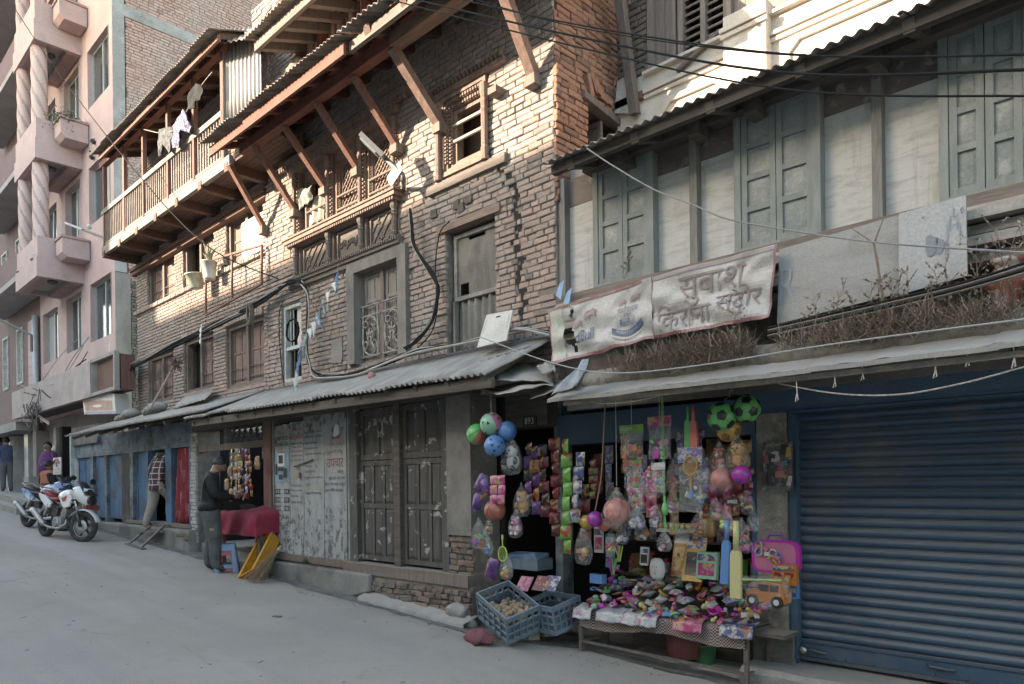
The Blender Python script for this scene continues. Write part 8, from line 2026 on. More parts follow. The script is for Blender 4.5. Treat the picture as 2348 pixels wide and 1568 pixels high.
p = P(1127,1303,VC); packet(p,.13,.2,.03,eul(0,.25,.2)).build('purple_packet',FO['purple'],None,smooth=True,label='purple foil packet at the bottom of the left cluster',cat='packet')
def racket(x,y,r,V,M,label,up=False,L=2.0,grip=None):
    c = P(x,y,V); s = r*mpp(c); o = thing('toy_racket',label,'racket',c); sg = 1 if up else -1
    MB().tube([c+V3((s*.82*cos(t*pi/12),0,s*sin(t*pi/12))) for t in range(25)],s*.09,6).build('hoop',M,o,smooth=True)
    g = MB()
    for k in range(-5,6):
        q = k/6; w_ = sqrt(1-q*q); g.tube([c+V3((s*.82*q,0,-s*w_)),c+V3((s*.82*q,0,s*w_))],s*.014,3); g.tube([c+V3((-s*.82*w_,0,s*q)),c+V3((s*.82*w_,0,s*q))],s*.014,3)
    g.build('strings',M,o)
    MB().tube([c+V3((0,0,sg*s)),c+V3((0,0,sg*s*(1+L)))],s*.08,7).build('shaft',M,o); MB().tube([c+V3((0,0,sg*s*(1+L*.6))),c+V3((0,0,sg*s*(1+L)))],s*.15,8).build('grip',grip or M,o)
    return o
racket(1152,1270,17,VC-.06,PL['lime'],'lime green toy racket in the left cluster',up=True,L=1.6)
toybag(1160,1295,40,70,VC-.02,'clear bag of yellow and orange teether rings',['yellow','orange','yellow','cream'],6,5)
# ---- strips of snacks in the doorway
VD = 5.35
for i,(x0,y0,x1,y1,n,kk,lb) in enumerate(((1212,1015,1212,1160,5,['black','purple'],'dark crisp strip hanging first in the doorway'),(1222,1022,1232,1180,5,['purple','orange'],'purple and orange crisp strip in the doorway'),(1243,1018,1252,1186,6,['black','red'],'black crisp strip hanging in the middle of the doorway'),
        (1272,1003,1272,1230,8,['red'],'long red snack strip beside the green one'),(1297,1006,1299,1270,8,['green'],'long bright green snack strip in front of the shop'),(1330,1036,1318,1198,5,['blue'],'blue and white snack strip right of the green one'),(1340,1110,1342,1240,4,['black','red'],'short dark snack strip behind the green one'))):
    strip_of(x0,y0,x1,y1,n,VD-(.15 if i in (4,5) else 0),.12 if i != 4 else .115,kk,lb,th=.032)
toybag(1337,1248,50,95,VD-.12,'clear bag of brown rusks hanging below the blue strip',['brown','yellow','brown'],8,9)
# ---- hanging row above the table
_,cA,rA = ball(1653.5,955,33,VH-.05,PL['green'],'nearer green and black football hanging at the top right',pent=PL['black'],seed=1)
_,cB,rB = ball(1712,938,31.5,VH+.03,PL['green'],'higher green and black football under the awning',pent=PL['black'],seed=4)
ball(1669,985,28,VH+.08,PL['yellow'],'yellow ball behind the green footballs',pent=PL['brown'],seed=2)
hk = P(1676,905,VH-.02); g = MB(); g.tube([hk+V3((.015*cos(t*.5),0,.03*sin(t*.5)+.01)) for t in range(10)],.004,5); g.tube([hk,cA+V3((0,0,rA))],.003,4); g.tube([hk,cB+V3((0,0,rB))],.003,4); g.tube([hk+V3((0,0,.03)),P(1672,872,VH-.02)],.004,4); g.build('wire_hook',M_chr,None,label='wire hook carrying the green footballs',cat='hook')
ball(1653.5,1097,24,VH-.05,PL['coral'],'coral pink football in a clear bag',pent=PL['brick'],bag=True,seed=3)
ball(1698.6,1088,22,VH-.03,PL['magenta'],'magenta football right of the coral one',pent=PL['purple'],seed=6)
plush(1690,1030,24,VH+.05,MATS['plush_honey'],'orange lion plush in a clear bag under the footballs',PL['brown'])
plush(1648,1040,20,VH+.1,PL['brick'],'red brown plush in a clear bag behind the coral ball')
plush(1612,1062,20,VH+.12,PL['lilac'],'lilac and white plush hanging beside the rackets',PL['white'])
_,cC,rC = ball(1364,1190,18,VH-.05,PL['magenta'],'magenta football on a rope at the left of the table',pent=PL['purple'],seed=7)
ball(1346,1197,17,VH+.02,PL['yellow'],'small orange yellow ball beside the magenta one',rings=PL['black'],seed=8)
ball(1385,1203,15,VH+.03,PL['coral'],'small red ball behind the magenta one',seed=9)
rpq = P(1388,905,VH-.05); g = MB(); g.tube(smooth([rpq,P(1384,980,VH-.05),P(1378,1090,VH-.05),cC+V3((0,0,rC))],5),.006,5); g.build('rope',mat('brown_rope',(.28,.17,.11),(.2,.12,.08),scale=60),None,label='brown rope holding the magenta football',cat='rope')
_,cD,rD = ball(1414,1172,31,VH-.03,PL['coral'],'pink basketball in a knotted clear bag',rings=PL['black'],bag=True,seed=10)
tag(cord(1405,900,cD+V3((0,0,rD*1.9))),'string holding the bagged pink basketball','string')
def cardpack(x0,y0,x1,y1,V,hd_,fill,label,kinds,n=6,hang=900,seed=0):
    a,b_ = P(x0,y1,V),P(x1,y0,V); w_,h_ = b_.x-a.x,b_.z-a.z; o = thing('toy_pack',label,'toy pack',a); R = random.Random(seed+int(x0))
    MB().box(a.x,b_.x,V-.006,V+.006,b_.z-h_*.24,b_.z).build('card_header',hd_,o)
    for k in range(n):
        q = V3((R.uniform(a.x+w_*.15,b_.x-w_*.15),V,a.z+h_*R.uniform(.06,.42))); r = w_*R.uniform(.08,.15); g = MB()
        (g.ball(q,r,8,6,sc=(1,.5,R.uniform(.6,1.3))) if k % 2 else g.cbox(q,r*1.5,r,r*1.8,eul(0,R.uniform(-1,1),R.random()))); g.build('toy',PL[kinds[k % len(kinds)]],o,smooth=bool(k % 2))
    packet(((a.x+b_.x)/2,V,a.z+h_*.38),w_*.98,h_*.78,.028).build('clear_bag',M_clear,o,smooth=True)
    if hang: cord((x0+x1)/2,hang,V3(((a.x+b_.x)/2,V,b_.z)),parent=o)
    return o
cp = cardpack(1421,972,1475,1050,VH,FO['green'],None,'clear pack of rubber insects with a green card header',['orange','green','red','brown'],8)
a,b_ = P(1424,986,VH-.01),P(1450,977,VH-.01); g = MB(); text(g,'INSECT',lambda s,t: V3((lerp(a.x,b_.x,s),VH-.014,lerp(a.z,b_.z,t)-.01))); g.build('lettering',PL['white'],cp)
cardpack(1486,952,1538,1052,VH-.02,FO['pink'],None,'pink and purple kitchen toy pack on the green chain',['pink','green','magenta','lilac'],9,905)
cardpack(1430,1052,1472,1118,VH+.06,FO['toy'],None,'rainbow slinky pack below the insect pack',['red','yellow','green','blue'],6,0)
cardpack(1438,1118,1474,1165,VH+.04,FO['white'],None,'clear pack of rubber noses under the rainbow pack',['coral','cream'],5,0)
toybag(1458,1185,46,60,VH-.02,'clear bag of white animal figures beside the basketball bag',['white','white','lilac'],6,11)
c = P(1495,1098,VH); s = 27*mpp(c); o = thing('candy_bag','round clear bag of pink and cream sweets','bag',c-V3((0,0,s))); R = random.Random(6)
for k in range(34):
    d = V3((R.gauss(0,1),R.gauss(0,1),R.gauss(0,1))).normalized()*s*R.uniform(.4,.8); MB().ball(c+V3((d.x,d.y*.6,d.z*1.3)),s*.2,8,6).build('sweet',PL[('pink','magenta','cream','coral')[k % 4]],o,smooth=True)
clearbag(c,s*2.1,s*3.2,s*1.4,o)
cardpack(1494,1060,1524,1128,VH-.08,FO['silver'],None,'clear pack of coloured toy animals on the chain',['yellow','green','blue','orange','pink'],8,0)
toybag(1543,1090,40,80,VH+.05,'clear bag of small doll heads behind the chain',['brick','brown','coral'],7,12)
# green chain
ch = thing('plastic_chain','bright green plastic chain hanging from the awning','chain',P(1522,1160,VH-.06)); top = P(1517,902,VH-.06); bot = P(1524,1215,VH-.06); n = 38
for k in range(n):
    q = top.lerp(bot,(k+.5)/n); L_ = (top-bot).length/n*.75; g = MB(); w_ = L_*.42
    g.tube([q+((V3((w_*cos(t),0,L_*sin(t)*1.05))) if k % 2 else V3((0,w_*cos(t),L_*sin(t)*1.05))) for t in [i*pi/5 for i in range(11)]],.0035,4); g.build('link',PL['green'],ch)
def bat(x,y0,y1,V,w,M,label,hl=.36,th=.03,tilt=0):
    a,b_ = P(x,y0,V),P(x+tilt,y1,V); L_ = a.z-b_.z; o = thing('cricket_bat',label,'cricket bat',b_); zh = L_*(1-hl)
    X = lambda z: lerp(b_.x,a.x,z/L_)
    MB().tube([V3((X(zh*.97),V,b_.z+zh*.97)),V3((X(L_),V,a.z))],w*.26,10).build('handle',M,o,smooth=True)
    pf = [(-.5,0.02),(-.46,0),(.46,0),(.5,.02),(.5,.86),(.42,.93),(.16,1.0),(-.16,1.0),(-.42,.93),(-.5,.86)]
    MB().prism([(X(zh*v)+u*w,b_.z+zh*v) for u,v in pf],lambda p,q,d: V3((p,V+d,q)),-th/2,th/2).build('blade',M,o)
    return o
bat(1577,932,1030,VH+.02,.05,PL['green'],'green plastic bat hanging behind the pink bat',.3); bat(1589,930,1028,VH-.01,.062,PL['coral'],'pink plastic bat hanging by the badminton pack',.33,tilt=3)
bat(1667,1193,1338,VH-.05,.065,PL['blue'],'blue plastic cricket bat standing on the stall',.3,tilt=-6); bat(1687,1194,1371,VH-.12,.085,PL['cream'],'pale yellow plastic cricket bat in front of the blue one',.36,tilt=0)
# badminton pack
racket(1582,1068,21,VH-.04,PL['yellow'],'yellow badminton racket in a clear pack',L=2.6,grip=PL['blue']); racket(1585,1066,20,VH+.0,PL['coral'],'orange badminton racket behind the yellow one',L=2.6,grip=PL['blue'])
cardpack(1556,1024,1609,1172,VH-.02,FO['toy2'],None,'tall clear badminton pack with a colour header',['white','white'],2,0)
for (x,y,w_,h_,kk,lb) in ((1502,1180,34,60,['white','lilac'],'clear bag with silver toys beside the green ladle'),(1522,1240,40,50,['black','pink','white'],'clear pack of tiny toys with a yellow whistle'),(1618,1100,30,60,['purple','teal'],'bag of purple figures behind the rackets'),(1665,1190,34,60,['lime','white','lime'],'net of green and white tennis balls'),(1700,1215,36,60,['red','black','coral'],'bag of red toy parts right of the bats'),(1708,1245,36,46,['pink','magenta'],'pink balloon balls behind the yellow bat')):
    toybag(x,y,w_,h_,VH+.03,lb,kk,5,int(x))
p = P(1524,1166,VH-.07); g = MB(); g.lathe([(.02,-.05),(.028,0),(.02,.04),(.008,.05),(.008,.1)],p,10); g.build('whistle',PL['green'],None,label='green plastic whistle on the chain end',cat='whistle',smooth=True)
p = P(1679,1150,VH-.06); cdb = MB().cbox(p,.10,.006,.055).build('price_card',PL['black'],None,label='black brand card above the tennis ball net',cat='card')
g = MB(); text(g,'avessa',lambda s,t: p+V3((-.04+.08*s,-.006,-.012+.026*t))); tx = g.build('lettering',PL['white'],None); tx.parent = cdb
# ---- black carded set on the pier, doctor set, boxes
def card(x0,y0,x1,y1,V,label,M,bits,seed=0,name='toy_card',th=.01):
    a,b_ = P(x0,y1,V),P(x1,y0,V); o = thing(name,label,'toy card',a); MB().box(a.x,b_.x,V,V+th,a.z,b_.z).build('card',M,o); R = random.Random(seed)
    for k in range(bits[1]):
        w_,h_ = (b_.x-a.x)*R.uniform(.1,.32),(b_.z-a.z)*R.uniform(.06,.22); u = R.uniform(a.x+.02,b_.x-w_-.01); z = R.uniform(a.z+.02,b_.z-h_-.02)
        MB().cbox((u+w_/2,V-.012-.002*k*.3,z+h_/2),w_,.022,h_,eul(0,R.uniform(-.4,.4),0),taper=.8).build('toy',PL[bits[0][k % len(bits[0])]],o)
    packet(((a.x+b_.x)/2,V-.01,(a.z+b_.z)/2),b_.x-a.x,b_.z-a.z,.03).build('blister',M_clear,o,smooth=True); return o
card(1749,1012,1818,1126,VS-.16,'black carded tool toy set hung on the concrete pier',mat('black_card',(.02,.02,.022),(.20,.17,.13),scale=25,thr=(.60,.63),rough=.4,bmp=0),(['black','coral','red','black','yellow','teal','white'],16),3)
a,b_ = P(1723,1311,5.55),P(1832,1240,5.55)
dc = thing('doctor_set','pink plastic doctor set case with a purple handle','toy set',a); pf = []
for t in range(24):
    an_ = 2*pi*t/24; ex = 4; cx_,cz_ = cos(an_),sin(an_); pf.append(((a.x+b_.x)/2+(b_.x-a.x)/2*(abs(cx_)**.45)*(1 if cx_ > 0 else -1),(a.z+b_.z)/2+(b_.z-a.z)/2*(abs(cz_)**.45)*(1 if cz_ > 0 else -1)))
MB().prism(pf,lambda p,q,d: V3((p,5.55+d+.0,q)),0,.05).build('case',PL['magenta'],dc)
cm = V3(((a.x+b_.x)/2,0,(a.z+b_.z)/2)); MB().prism([(cm.x+(p-cm.x)*.86,cm.z+(q-cm.z)*.84) for p,q in pf],lambda p,q,d: V3((p,5.545+d,q)),0,.004).build('inner_tray',PL['pink'],dc)
MB().tube([(cm.x-.07,5.57,b_.z-.0),(cm.x-.05,5.57,b_.z+.04),(cm.x+.05,5.57,b_.z+.04),(cm.x+.07,5.57,b_.z)],.012,8).build('handle',PL['purple'],dc)
R = random.Random(12)
for k in range(16):
    q = V3((R.uniform(a.x+.05,b_.x-.05),5.525,R.uniform(a.z+.04,b_.z-.04))); g = MB(); t = k % 3
    if t == 0: g.tube([q+V3((.03*cos(i*.7),0,.03*sin(i*.7))) for i in range(10)],.006,5)
    elif t == 1: g.tube([q,q+V3((R.uniform(-.06,.06),0,R.uniform(.03,.09)))],.011,7)
    else: g.cbox(q,.04,.02,.03,eul(0,R.random(),0))
    g.build('instrument',PL[('white','yellow','pink','blue','magenta','white')[k % 6]],dc)
def box(x0,y0,x1,y1,V,label,M,d=.05,lean=0.0,group=None,name='toy_box',tex=None):
    a,b_ = P(x0,y1,V),P(x1,y0,V); o = thing(name,label,'toy box',a,group); g = MB(); w_,h_ = b_.x-a.x,b_.z-a.z
    f_ = lambda s,t: V3((a.x+w_*s,V+lean*h_*t,a.z+h_*t)); g.grid(f_,1,1,thick=(0,d,0)); g.build('carton',M,o)
    MB().grid(subfn(up_(f_,.003),.1,.9,.12,.6),1,1).build('window_print',FO[tex or 'toy'],o); MB().grid(subfn(up_(f_,.003),.05,.95,.68,.92),1,1).build('title_print',FO[('silver','pink','blue','red')[int(x0) % 4]],o)
    return o
box(1770,1296,1824,1338,5.42,'orange and blue train set box right of the stall',PL['orange'],.05,tex='orange'); box(1808,1330,1826,1372,5.5,'small blue car box at the right edge',PL['blue'],.05,tex='blue')
box(1536,1212,1570,1320,5.62,'yellow carded pencil set leaning in the stall',FO['tan'],.012,.25,tex='orange'); box(1562,1225,1606,1330,5.60,'tall yellow and black carded toy behind the mask',PL['yellow'],.012,.3,tex='black')
box(1594,1268,1640,1325,5.58,'green edged pink doll set box on the stall',PL['mint'],.04,.15,tex='pink'); box(1466,1255,1484,1295,5.6,'white domino card box standing at the back',PL['white'],.02,.1,tex='black'); box(1362,1208,1382,1266,5.6,'pale picture card by the shop door',PL['white'],.01,0,tex='pink'); box(1388,1225,1408,1300,5.7,'teal comb card behind the rope ball',PL['teal'],.01,0,tex='blue')
# jeep in plastic
jc = P(1762,1385,5.28); jp = thing('toy_jeep','orange toy jeep wrapped in clear plastic','toy car',jc); s = 96*mpp(jc)
MB().cbox(jc+V3((0,0,s*.18)),s*.92,s*.42,s*.22).build('body',PL['orange'],jp); MB().cbox(jc+V3((.12*s,0,s*.40)),s*.56,s*.38,s*.26,taper=.86).build('cabin',PL['orange'],jp)
MB().cbox(jc+V3((-.30*s,0,s*.31)),s*.30,s*.36,s*.05).build('bonnet',PL['orange'],jp)
for dx in (-.02,.22): MB().cbox(jc+V3((dx*s,-.185*s,s*.41)),s*.19,.01,s*.16).build('window',PL['black'],jp)
MB().cbox(jc+V3((-.165*s,0,s*.41)),.01,s*.30,s*.15).build('windscreen',PL['black'],jp)
for dx in (-.30,.30):
    for sy in (-1,1):
        w_ = MB().lathe([(.05*s,-.06*s),(.145*s,-.05*s),(.145*s,.05*s),(.05*s,.06*s)],jc+V3((dx*s,sy*.2*s,.10*s)),18,R=Matrix.Rotation(pi/2,3,'X')).build('wheel',PL['black'],jp,smooth=False)
        h_ = MB().lathe([(.07*s,-.004),(.07*s,.004)],jc+V3((dx*s,sy*.2*s+sy*.062*s,.10*s)),12,R=Matrix.Rotation(pi/2,3,'X')).build('hub',PL['white'],w_)
clearbag(jc+V3((-.05*s,0,.28*s)),s*1.15,s*.75,s*.62,jp,tie=False)
# ---- the table
tA,tB = PG(1333,1490),PG(1712,1572); tA.z,tB.z = gz(tA.x),gz(tB.x)
dv = V3((.03,.36,0)); zt = P(1335,1401,tA.y).z; zt = (zt+P(1712,1452,tB.y).z)/2
tb = thing('stall_table','low steel framed stall table under the toys','table',tA)
M_tfr = mat('rusty_steel',(.11,.095,.09),(.17,.14,.125),scale=20,rough=.55,metal=.4)
cor = [tA,tB,tB+dv,tA+dv]
for q in cor: MB().beam(V3((q.x,q.y,gz(q.x))),V3((q.x,q.y,zt)),.035,.035).build('leg',M_tfr,tb)
for i in range(4):
    a,b_ = cor[i],cor[(i+1) % 4]; MB().beam((a.x,a.y,zt),(b_.x,b_.y,zt),.035,.03).build('top_rail',M_tfr,tb)
for (i,k) in ((0,1),(1,2),(3,0)):
    a,b_ = cor[i],cor[k]; MB().beam((a.x,a.y,gz(a.x)+.09),(b_.x,b_.y,gz(b_.x)+.09),.025,.025).build('stretcher',M_tfr,tb)
g = MB(); g.add([(q.x,q.y,zt+.018) for q in cor]+[(q.x,q.y,zt+.036) for q in cor],[(3,2,1,0),(4,5,6,7),(0,1,5,4),(1,2,6,5),(2,3,7,6),(3,0,4,7)]); g.build('top',M_wooddk,tb)
m,nt,b = newmat('checked_cloth'); tc = nt.nodes.new('ShaderNodeNewGeometry'); ck = nt.nodes.new('ShaderNodeTexChecker'); ck.inputs['Scale'].default_value = 75; nt.links.new(tc.outputs['Position'],ck.inputs['Vector'])
ck.inputs['Color1'].default_value = (.06,.02,.02,1); ck.inputs['Color2'].default_value = (.28,.24,.22,1); nt.links.new(ck.outputs[0],b.inputs['Base Color']); b.inputs['Roughness'].default_value = .8; M_chk = m
fdir = (tB-tA); fdir.z = 0; L_ = fdir.length; fd = fdir.normalized(); nrm = V3((fd.y,-fd.x,0))
TB = lambda s,t,h=0: tA+fd*L_*s+dv*t+V3((0,0,zt+.04-tA.z+h))
g = MB(); g.grid(lambda s,t: (TB(s,1-t*1.6,.003) if t < .62 else TB(s,0,0)+nrm*(.03+.012*sin(s*40))-V3((0,0,(t-.62)*.42*(1+.15*sin(s*9))))),60,12); g.build('checked_cloth',M_chk,None,smooth=True,label='dark red checked cloth over the stall table',cat='cloth')
# raised back tier of the stall
MB().box(tA.x+.15,tB.x-.02,tA.y+.62,tA.y+1.1,gz(tA.x)-.1,zt+.26).build('crate_tier',M_wooddk,None,label='dark wooden tier behind the stall table',cat='crate')
MB().box(tB.x-.35,tB.x+.30,tB.y+.04,tB.y+.30,zt-.03,zt+.0).build('side_shelf',M_wooddk,None,label='dark shelf board under the jeep at the stall end',cat='shelf')
# flat packs over the front edge
for i,(s0,w_,kind,lb) in enumerate(((-.02,.12,'silver','silver grey wrapped pack hanging over the table edge at left'),(.14,.17,'white','wide white wrapped pack over the table front'),(.30,.13,'silver','white and pink wrapped pack over the table front'),(.42,.10,'white','white figure pack hanging beside the pink one'),(.62,.16,'pink','bright pink card pack lying on the table edge'),(.88,.17,'blue','blister tray of small white toys at the table corner'))):
    f_ = lambda s,t: (lambda q: q)(TB(s0+w_*s/L_*1.6,0,.01)+nrm*(.06-.30*max(0,t-.5)+.05*(1-t))+V3((0,0,-.16*max(0,.55-t)+.05*max(0,t-.5)+.006*sin(s*9+t*7))))
    MB().grid(f_,12,12,thick=(0,.006,-.004)).build('flat_pack',FO[kind],None,smooth=True,label=lb,cat='toy pack')
# heap of small toys
R = random.Random(42)
kinds = list(PL)
for k in range(210):
    s,t = R.uniform(-.04,1.05),R.uniform(.02,1.5); h = .02+.20*t*R.uniform(.75,1.1); c = TB(s,t,h); r = R.uniform(.02,.05); M = PL[R.choice(['pink','white','green','blue','yellow','red','orange','magenta','lilac','mint','black','white','cream','brick'])]; ty = k % 5; g = MB(); Rm = eul(R.uniform(-.6,.6),R.uniform(-.6,.6),R.uniform(0,3)); sm = True
    if ty == 0: g.ball(c,r*.8,10,8)
    elif ty == 1: g.cbox(c,r*2,r*1.3,r*.9,Rm,taper=.85); sm = False
    elif ty == 2: g.lathe([(r*.6,-r),(r*.75,-r*.2),(r*.3,r*.2),(r*.5,r*.6),(r*.15,r)],c,9,R=Rm)
    elif ty == 3: g = packet(c,r*3,r*2.2,r*.35,Rm @ eul(1.2,0,0))
    else: g.tube([c+Rm @ V3((r*cos(i*.7),r*sin(i*.7),0)) for i in range(10)],r*.28,6)
    M = FO[R.choice(['toy','toy2','white','pink','silver'])] if ty == 3 else M
    g.build(('toy_ball','toy_block','toy_figure','toy_packet','toy_ring')[ty],M,None,smooth=sm,label=('small loose ball in the toy heap on the stall','small plastic block in the toy heap on the stall','small plastic figure in the toy heap on the stall','small wrapped packet in the toy heap on the stall','small plastic ring in the toy heap on the stall')[ty],cat='toy',group=('loose balls','blocks','figures','packets','rings')[ty]+' in the toy heap')
for k in range(26):
    s,t = R.uniform(0,1),R.uniform(0,1.3); c = TB(s,t,.06+.20*t); packet(c,R.uniform(.1,.2),R.uniform(.08,.14),.03,eul(1.3,0,R.uniform(0,3))).build('clear_packet',M_clear if k % 3 == 0 else FO[('silver','toy','toy2','white')[k % 4]],None,smooth=True,label='crinkled packet lying over the toy heap',cat='packet',group='crinkled packets on the toy heap')
mk = P(1507,1304,5.55); s = 22*mpp(mk); ms = thing('toy_mask','pale grey smiling toy mask propped in the heap','mask',mk-V3((0,0,s)))
g = MB(); g.grid(lambda a,t: mk+V3((s*.9*sin(pi*(a-.5))*sin(pi*t)**.6,-s*.6*cos(pi*(a-.5))*sin(pi*t)**.7,-s*1.15*cos(pi*t)*1)),18,14); g.build('shell',PL['white'],ms,smooth=True)
for sx in (-1,1):
    g = MB(); g.tube([mk+V3((sx*s*(.2+.4*i/5),-s*.56+.02*(i/5),s*(.22+.10*sin(pi*i/5)))) for i in range(6)],s*.05,5); g.build('eye_slit',PL['black'],ms); g = MB(); g.tube([mk+V3((sx*s*(.02+.42*i/5),-s*.58+.02*(i/5),s*(-.42+.12*(i/5)**2))) for i in range(6)],s*.04,5); g.build('smile_line',PL['black'],ms)
MB().ball(mk+V3((0,-s*.62,-s*.08)),s*.14,8,6,sc=(.7,1,1.4)).build('nose',PL['white'],ms,smooth=True)
for (x,y,M,lb) in ((1405,1305,'magenta','pink striped party horn bunch at the left of the heap'),(1418,1275,'lime','bundle of lime and pink straws standing in the stall')):
    c = P(x,y,5.5); o = thing('straw_bundle',lb,'toys',c)
    for k in range(7): MB().tube([c+V3((rnd(-.02,.02),0,-.05)),c+V3((rnd(-.06,.06),rnd(-.03,.03),.1))],.007,6).build('straw',PL[(M,'pink','green')[k % 3]],o)
c0_,c1_ = P(1695,1328,5.3),P(1790,1331,5.3); MB().tube([c0_,c1_],.010,8).build('toy_stick',PL['lime'],None,label='lime green stick lying over the jeep wrapper',cat='stick')
a,b_ = P(1352,1336,5.45),P(1380,1318,5.45); MB().box(a.x,b_.x,5.45,5.52,a.z,b_.z).build('cube_puzzle',PL['blue'],None,label='blue cube puzzle pack at the left of the heap',cat='toy')
# shelves of goods inside the shop
shf = thing('goods_shelf','dim shelf rack at the back of the toy shop','shelf',(ud+.2,6.9,fl));
for z in (.55,.95,1.35,1.75): MB().box(ud+.2,su1-.05,6.75,7.1,z-.02,z).build('board',M_wooddk,shf)
R = random.Random(31)
for z in (.55,.95,1.35,1.75):
    u = ud+.25
    while u < su1-.15:
        w_,h_ = R.uniform(.07,.16),R.uniform(.14,.3); kk = R.choice(list(FO))
        if R.random() < .3:
            o = thing('sweet_jar','dim lidded jar on the shelf rack inside the toy shop','jar',(u+w_/2,6.85,z),'jars on the shop shelves'); MB().lathe([(w_*.42,0),(w_*.45,.02),(w_*.45,h_*.8),(w_*.3,h_*.9)],(u+w_/2,6.85,z),12).build('glass',FO[kk],o,smooth=True); MB().lathe([(w_*.34,0),(w_*.34,.04)],(u+w_/2,6.85,z+h_*.88),12).build('lid',PL['red'],o)
        else: MB().box(u,u+w_,6.78,6.95,z+.001,z+h_,j=.004).build('goods_box',FO[kk],None,label='packaged goods box on the shelf rack inside the toy shop',cat='box',group='boxes on the shop shelves')
        u += w_+R.uniform(.01,.06)
R = random.Random(61)
for i in range(22):
    x = lerp(1352,1728,(i+R.random()*.8)/22); y = R.uniform(1000,1150); kk = R.choice(['tan','orange','red','black','purple','toy','toy2','pink','blue','tan'])
    strip_of(x,y-30,x+2,y+R.uniform(40,110),R.choice((3,4,5)),R.uniform(5.6,5.95),R.uniform(.08,.13),[kk],'dim snack strip hanging just inside the toy shop',th=.03,group='snack strips inside the toy shop')
for i,(x,y,w_,h_,V_,kk,lb) in enumerate(((1455,1120,40,60,.12,['red','yellow','blue'],'clear bag of coloured bricks behind the insect pack'),(1540,1150,36,56,.1,['lilac','pink','white'],'bag of pastel toys below the doll heads'),(1470,1215,40,50,.16,['white','orange','teal'],'bag of mixed toys low behind the animal figures'),(1545,1205,34,48,.14,['green','yellow'],'bag of green toys low behind the chain'),(1600,1200,40,56,.15,['red','brown','orange'],'bag of red toys low under the rackets'),(1640,1165,36,56,.12,['pink','cream','blue'],'bag of toys below the coral football'),(1712,1150,36,60,.12,['black','yellow','coral'],'bag of black and yellow toys by the door post'),(1725,1190,30,60,.2,['teal','red'],'narrow bag of toys at the right door post'),(1400,1240,34,60,.1,['red','lime','pink'],'bag of toys hanging under the basketball bag'),(1425,1225,36,46,.08,['white','lilac'],'small bag of white toys under the basketball'),(1440,1030,36,50,.2,['orange','brown'],'dim bag of orange toys behind the insect pack'),(1600,1130,34,50,.18,['blue','white'],'dim bag of blue toys behind the badminton pack'))):
    toybag(x,y,w_,h_,VH+V_,lb,kk,7,i+50)
jr = P(1625,1230,5.75); o = thing('lollipop_jar','tan lidded jar topped with lollipops at the stall back','jar',jr); MB().lathe([(.06,0),(.065,.02),(.065,.15),(.05,.17),(.055,.17),(.055,.2)],jr,14).build('jar',FO['tan'],o,smooth=True)
for k in range(8): MB().ball(jr+V3((rnd(-.05,.05),rnd(-.04,.04),.25+rnd(-.02,.03))),.018,8,6).build('lollipop',PL['brown'],o,smooth=True)
eg = P(1555,1210,5.7); o = thing('egg_tray','grey tray of brown eggs behind the stall','eggs',eg); MB().cbox(eg-V3((0,0,.02)),.34,.2,.03).build('tray',M_conc,o)
for i in range(6):
    for k in range(3): MB().ball(eg+V3((-.14+.055*i,-.06+.055*k,.015)),.024,8,6,sc=(1,1,1.25)).build('egg',PL['cream'] if (i+k) % 3 else MATS['plush_honey'],o,smooth=True)
# under the table
bk = PG(1665,1500); bucket(V3((bk.x+.05,tB.y+.25,gz(bk.x))),.11,.2,'green plastic bucket under the stall table',flat('dull_green_plastic',(.035,.13,.06),rough=.5))
o = thing('plastic_basket','dark red plastic basket under the stall table','basket',(tA.x+.9,tA.y+.3,gz(tA.x))); MB().lathe([(.16,0),(.2,.22),(.21,.22),(.21,.2)],(tA.x+.9,tA.y+.35,gz(tA.x)+.03),16).build('bowl',flat('dark_red_plastic',(.085,.022,.02),rough=.5),o)
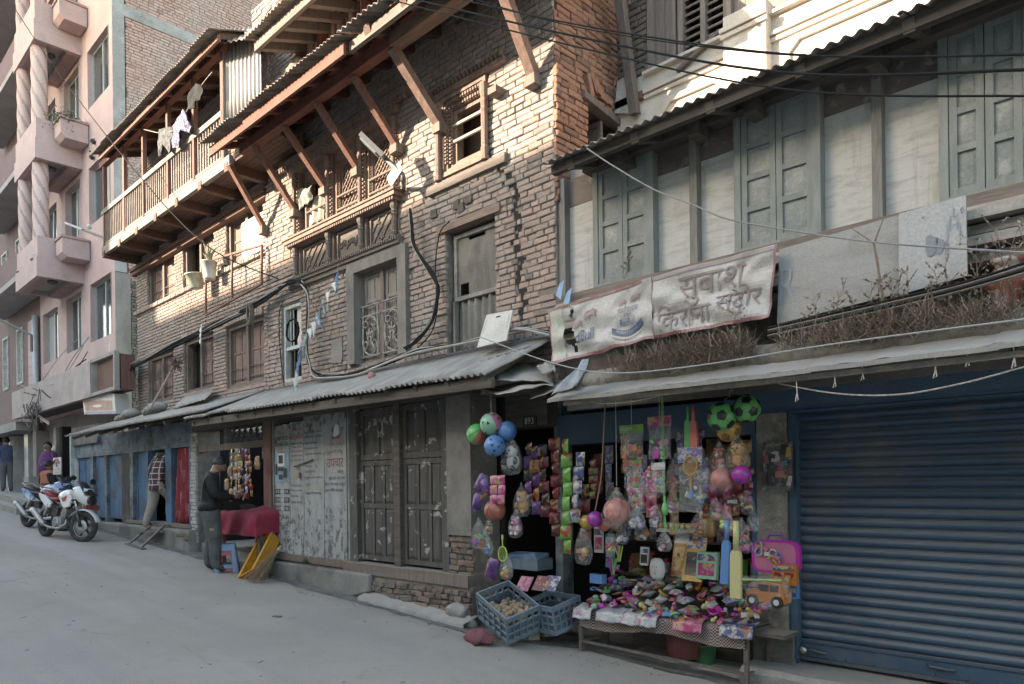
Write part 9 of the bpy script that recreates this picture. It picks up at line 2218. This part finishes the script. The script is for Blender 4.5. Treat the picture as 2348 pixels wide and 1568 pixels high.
# ---- crates in front of the doorway
M_crt = mat('blue_grey_crate',(.10,.15,.20),(.14,.18,.22),scale=8,rough=.5,bmp=.1,dust=.4)
def crate(c,Rm,w,d,h,label,name='plastic_crate'):
    o = thing(name,label,'crate',c); q = lambda x,y,z: V3(c)+Rm @ V3((x,y,z))
    def wall(ax,sg):
        W_ = w if ax == 'x' else d
        for k in range(6):
            t = -.5+k/5; p0,p1 = ((t*w,sg*d/2,0),(t*w*1.03,sg*d/2*1.03,h)) if ax == 'x' else ((sg*w/2,t*d,0),(sg*w/2*1.03,t*d*1.03,h)); MB().beam(q(*p0),q(*p1),.022,.014,up=Rm @ V3((1,0,0)) if ax == 'x' else Rm @ V3((0,1,0))).build('rib',M_crt,o)
        for z,hh in ((.02,.04),(h*.36,.016),(h*.64,.016),(h-.025,.05)):
            e = 1+.03*z/h; p0,p1 = ((-w/2*e,sg*d/2*e,z),(w/2*e,sg*d/2*e,z)) if ax == 'x' else ((sg*w/2*e,-d/2*e,z),(sg*w/2*e,d/2*e,z)); MB().beam(q(*p0),q(*p1),.016,hh,up=Rm @ V3((0,0,1))).build('band',M_crt,o)
        f = [(-w/2,sg*d/2*.97,.03),(w/2,sg*d/2*.97,.03),(w/2,sg*d/2*1.0,h*.62),(-w/2,sg*d/2*1.0,h*.62)] if ax == 'x' else [(sg*w/2*.97,-d/2,.03),(sg*w/2*.97,d/2,.03),(sg*w/2,d/2,h*.62),(sg*w/2,-d/2,h*.62)]
        g = MB(); g.add([q(*p) for p in f],[(0,1,2,3)]); g.build('side_net',mat('crate_net',(.05,.07,.09),(.10,.14,.18),scale=60,rough=.6),o)
    for sg in (-1,1): wall('x',sg); wall('y',sg)
    g = MB(); g.cbox(q(0,0,.012),w,d,.012,Rm); g.build('base',M_crt,o); return q
ca = PG(1165,1470); cfu = V3((ca.x-.02,5.06,gz(ca.x)+.10))
R1 = rotz(-.28) @ Matrix.Rotation(.26,3,'X') @ Matrix.Rotation(.36,3,'Y')
q1 = crate(cfu+V3((0,0,.06)),R1,.52,.36,.30,'blue-grey crate of potatoes tipped on stones, the nearer one')
R2 = rotz(-.1) @ Matrix.Rotation(.20,3,'X')
cb_ = V3((P(1262,1420,5.3).x,5.36,gz(-4.6)+.16)); q2 = crate(cb_,R2,.42,.36,.28,'blue-grey empty crate behind the potato crate')
M_pot = mat('potato_skin',(.30,.225,.155),(.23,.165,.11),scale=20,rough=.9,bmp=.3); R = random.Random(15); me_ = []
for k in range(4):
    g = MB(); g.ball((0,0,0),.03,9,7,sc=(1.25,1,.85)); me = g.mesh('potato',M_pot,True)
    for v in me.vertices: v.co *= 1+.12*noise.noise(v.co*40+V3((k,0,0)))
    me_.append(me)
for k in range(110):
    x,y = R.uniform(-.22,.23),R.uniform(-.15,.15); p = q1(x,y,.10+.12*(x+.25)/.5+R.uniform(-.03,.035))
    o = link('potato',me_[k % 4],None,label='brown potato heaped in the nearer blue-grey crate',cat='potato',group='potatoes in the crate'); o.location = p; o.rotation_euler = (R.uniform(0,3),R.uniform(0,3),R.uniform(0,3)); sc_ = R.uniform(.75,1.2); o.scale = (sc_,)*3
for i,(x,y,w_,h_) in enumerate(((1192,1466,.22,.09),(1232,1462,.18,.09),(1268,1452,.24,.07))):
    p = PG(x,y); MB().cbox((p.x,p.y+.1,gz(p.x)+h_/2),w_,.13,h_,rotz(rnd(-.3,.3)),j=.012).build('stone',M_cement,None,label=('rough stone propping the potato crate','smaller stone beside the crate prop','brick lump under the rear crate')[i],cat='stone')
for i,(x0,kk) in enumerate(((1180,'pink'),(1216,'red'),(1238,'blue'))):
    a = P(x0,1352,5.2); g = MB(); w_ = .17; g.grid(lambda s,t: V3((a.x+w_*s,5.2+.10*t+.01*i,a.z+.13*t)),2,2,thick=(0,.006,0)); g.build('picture_card',FO[kk],None,label='bright %s picture card propped on the crates' % ('pink','red','blue')[i],cat='card',group='picture cards on the crates')
a = P(1210,1290,5.75); MB().cbox(a,.5,.25,.12).build('crate_box',M_crt,None,label='dark blue crate on the shelf in the doorway',cat='crate'); MB().cbox(a+V3((.02,-.04,.09)),.42,.2,.05,j=.02).build('blue_sheet',mat('blue_polythene',(.10,.17,.30),(.2,.28,.4),scale=14,rough=.3,bmp=.5,bdist=.02),None,label='crumpled blue polythene over the doorway crate',cat='sheet')
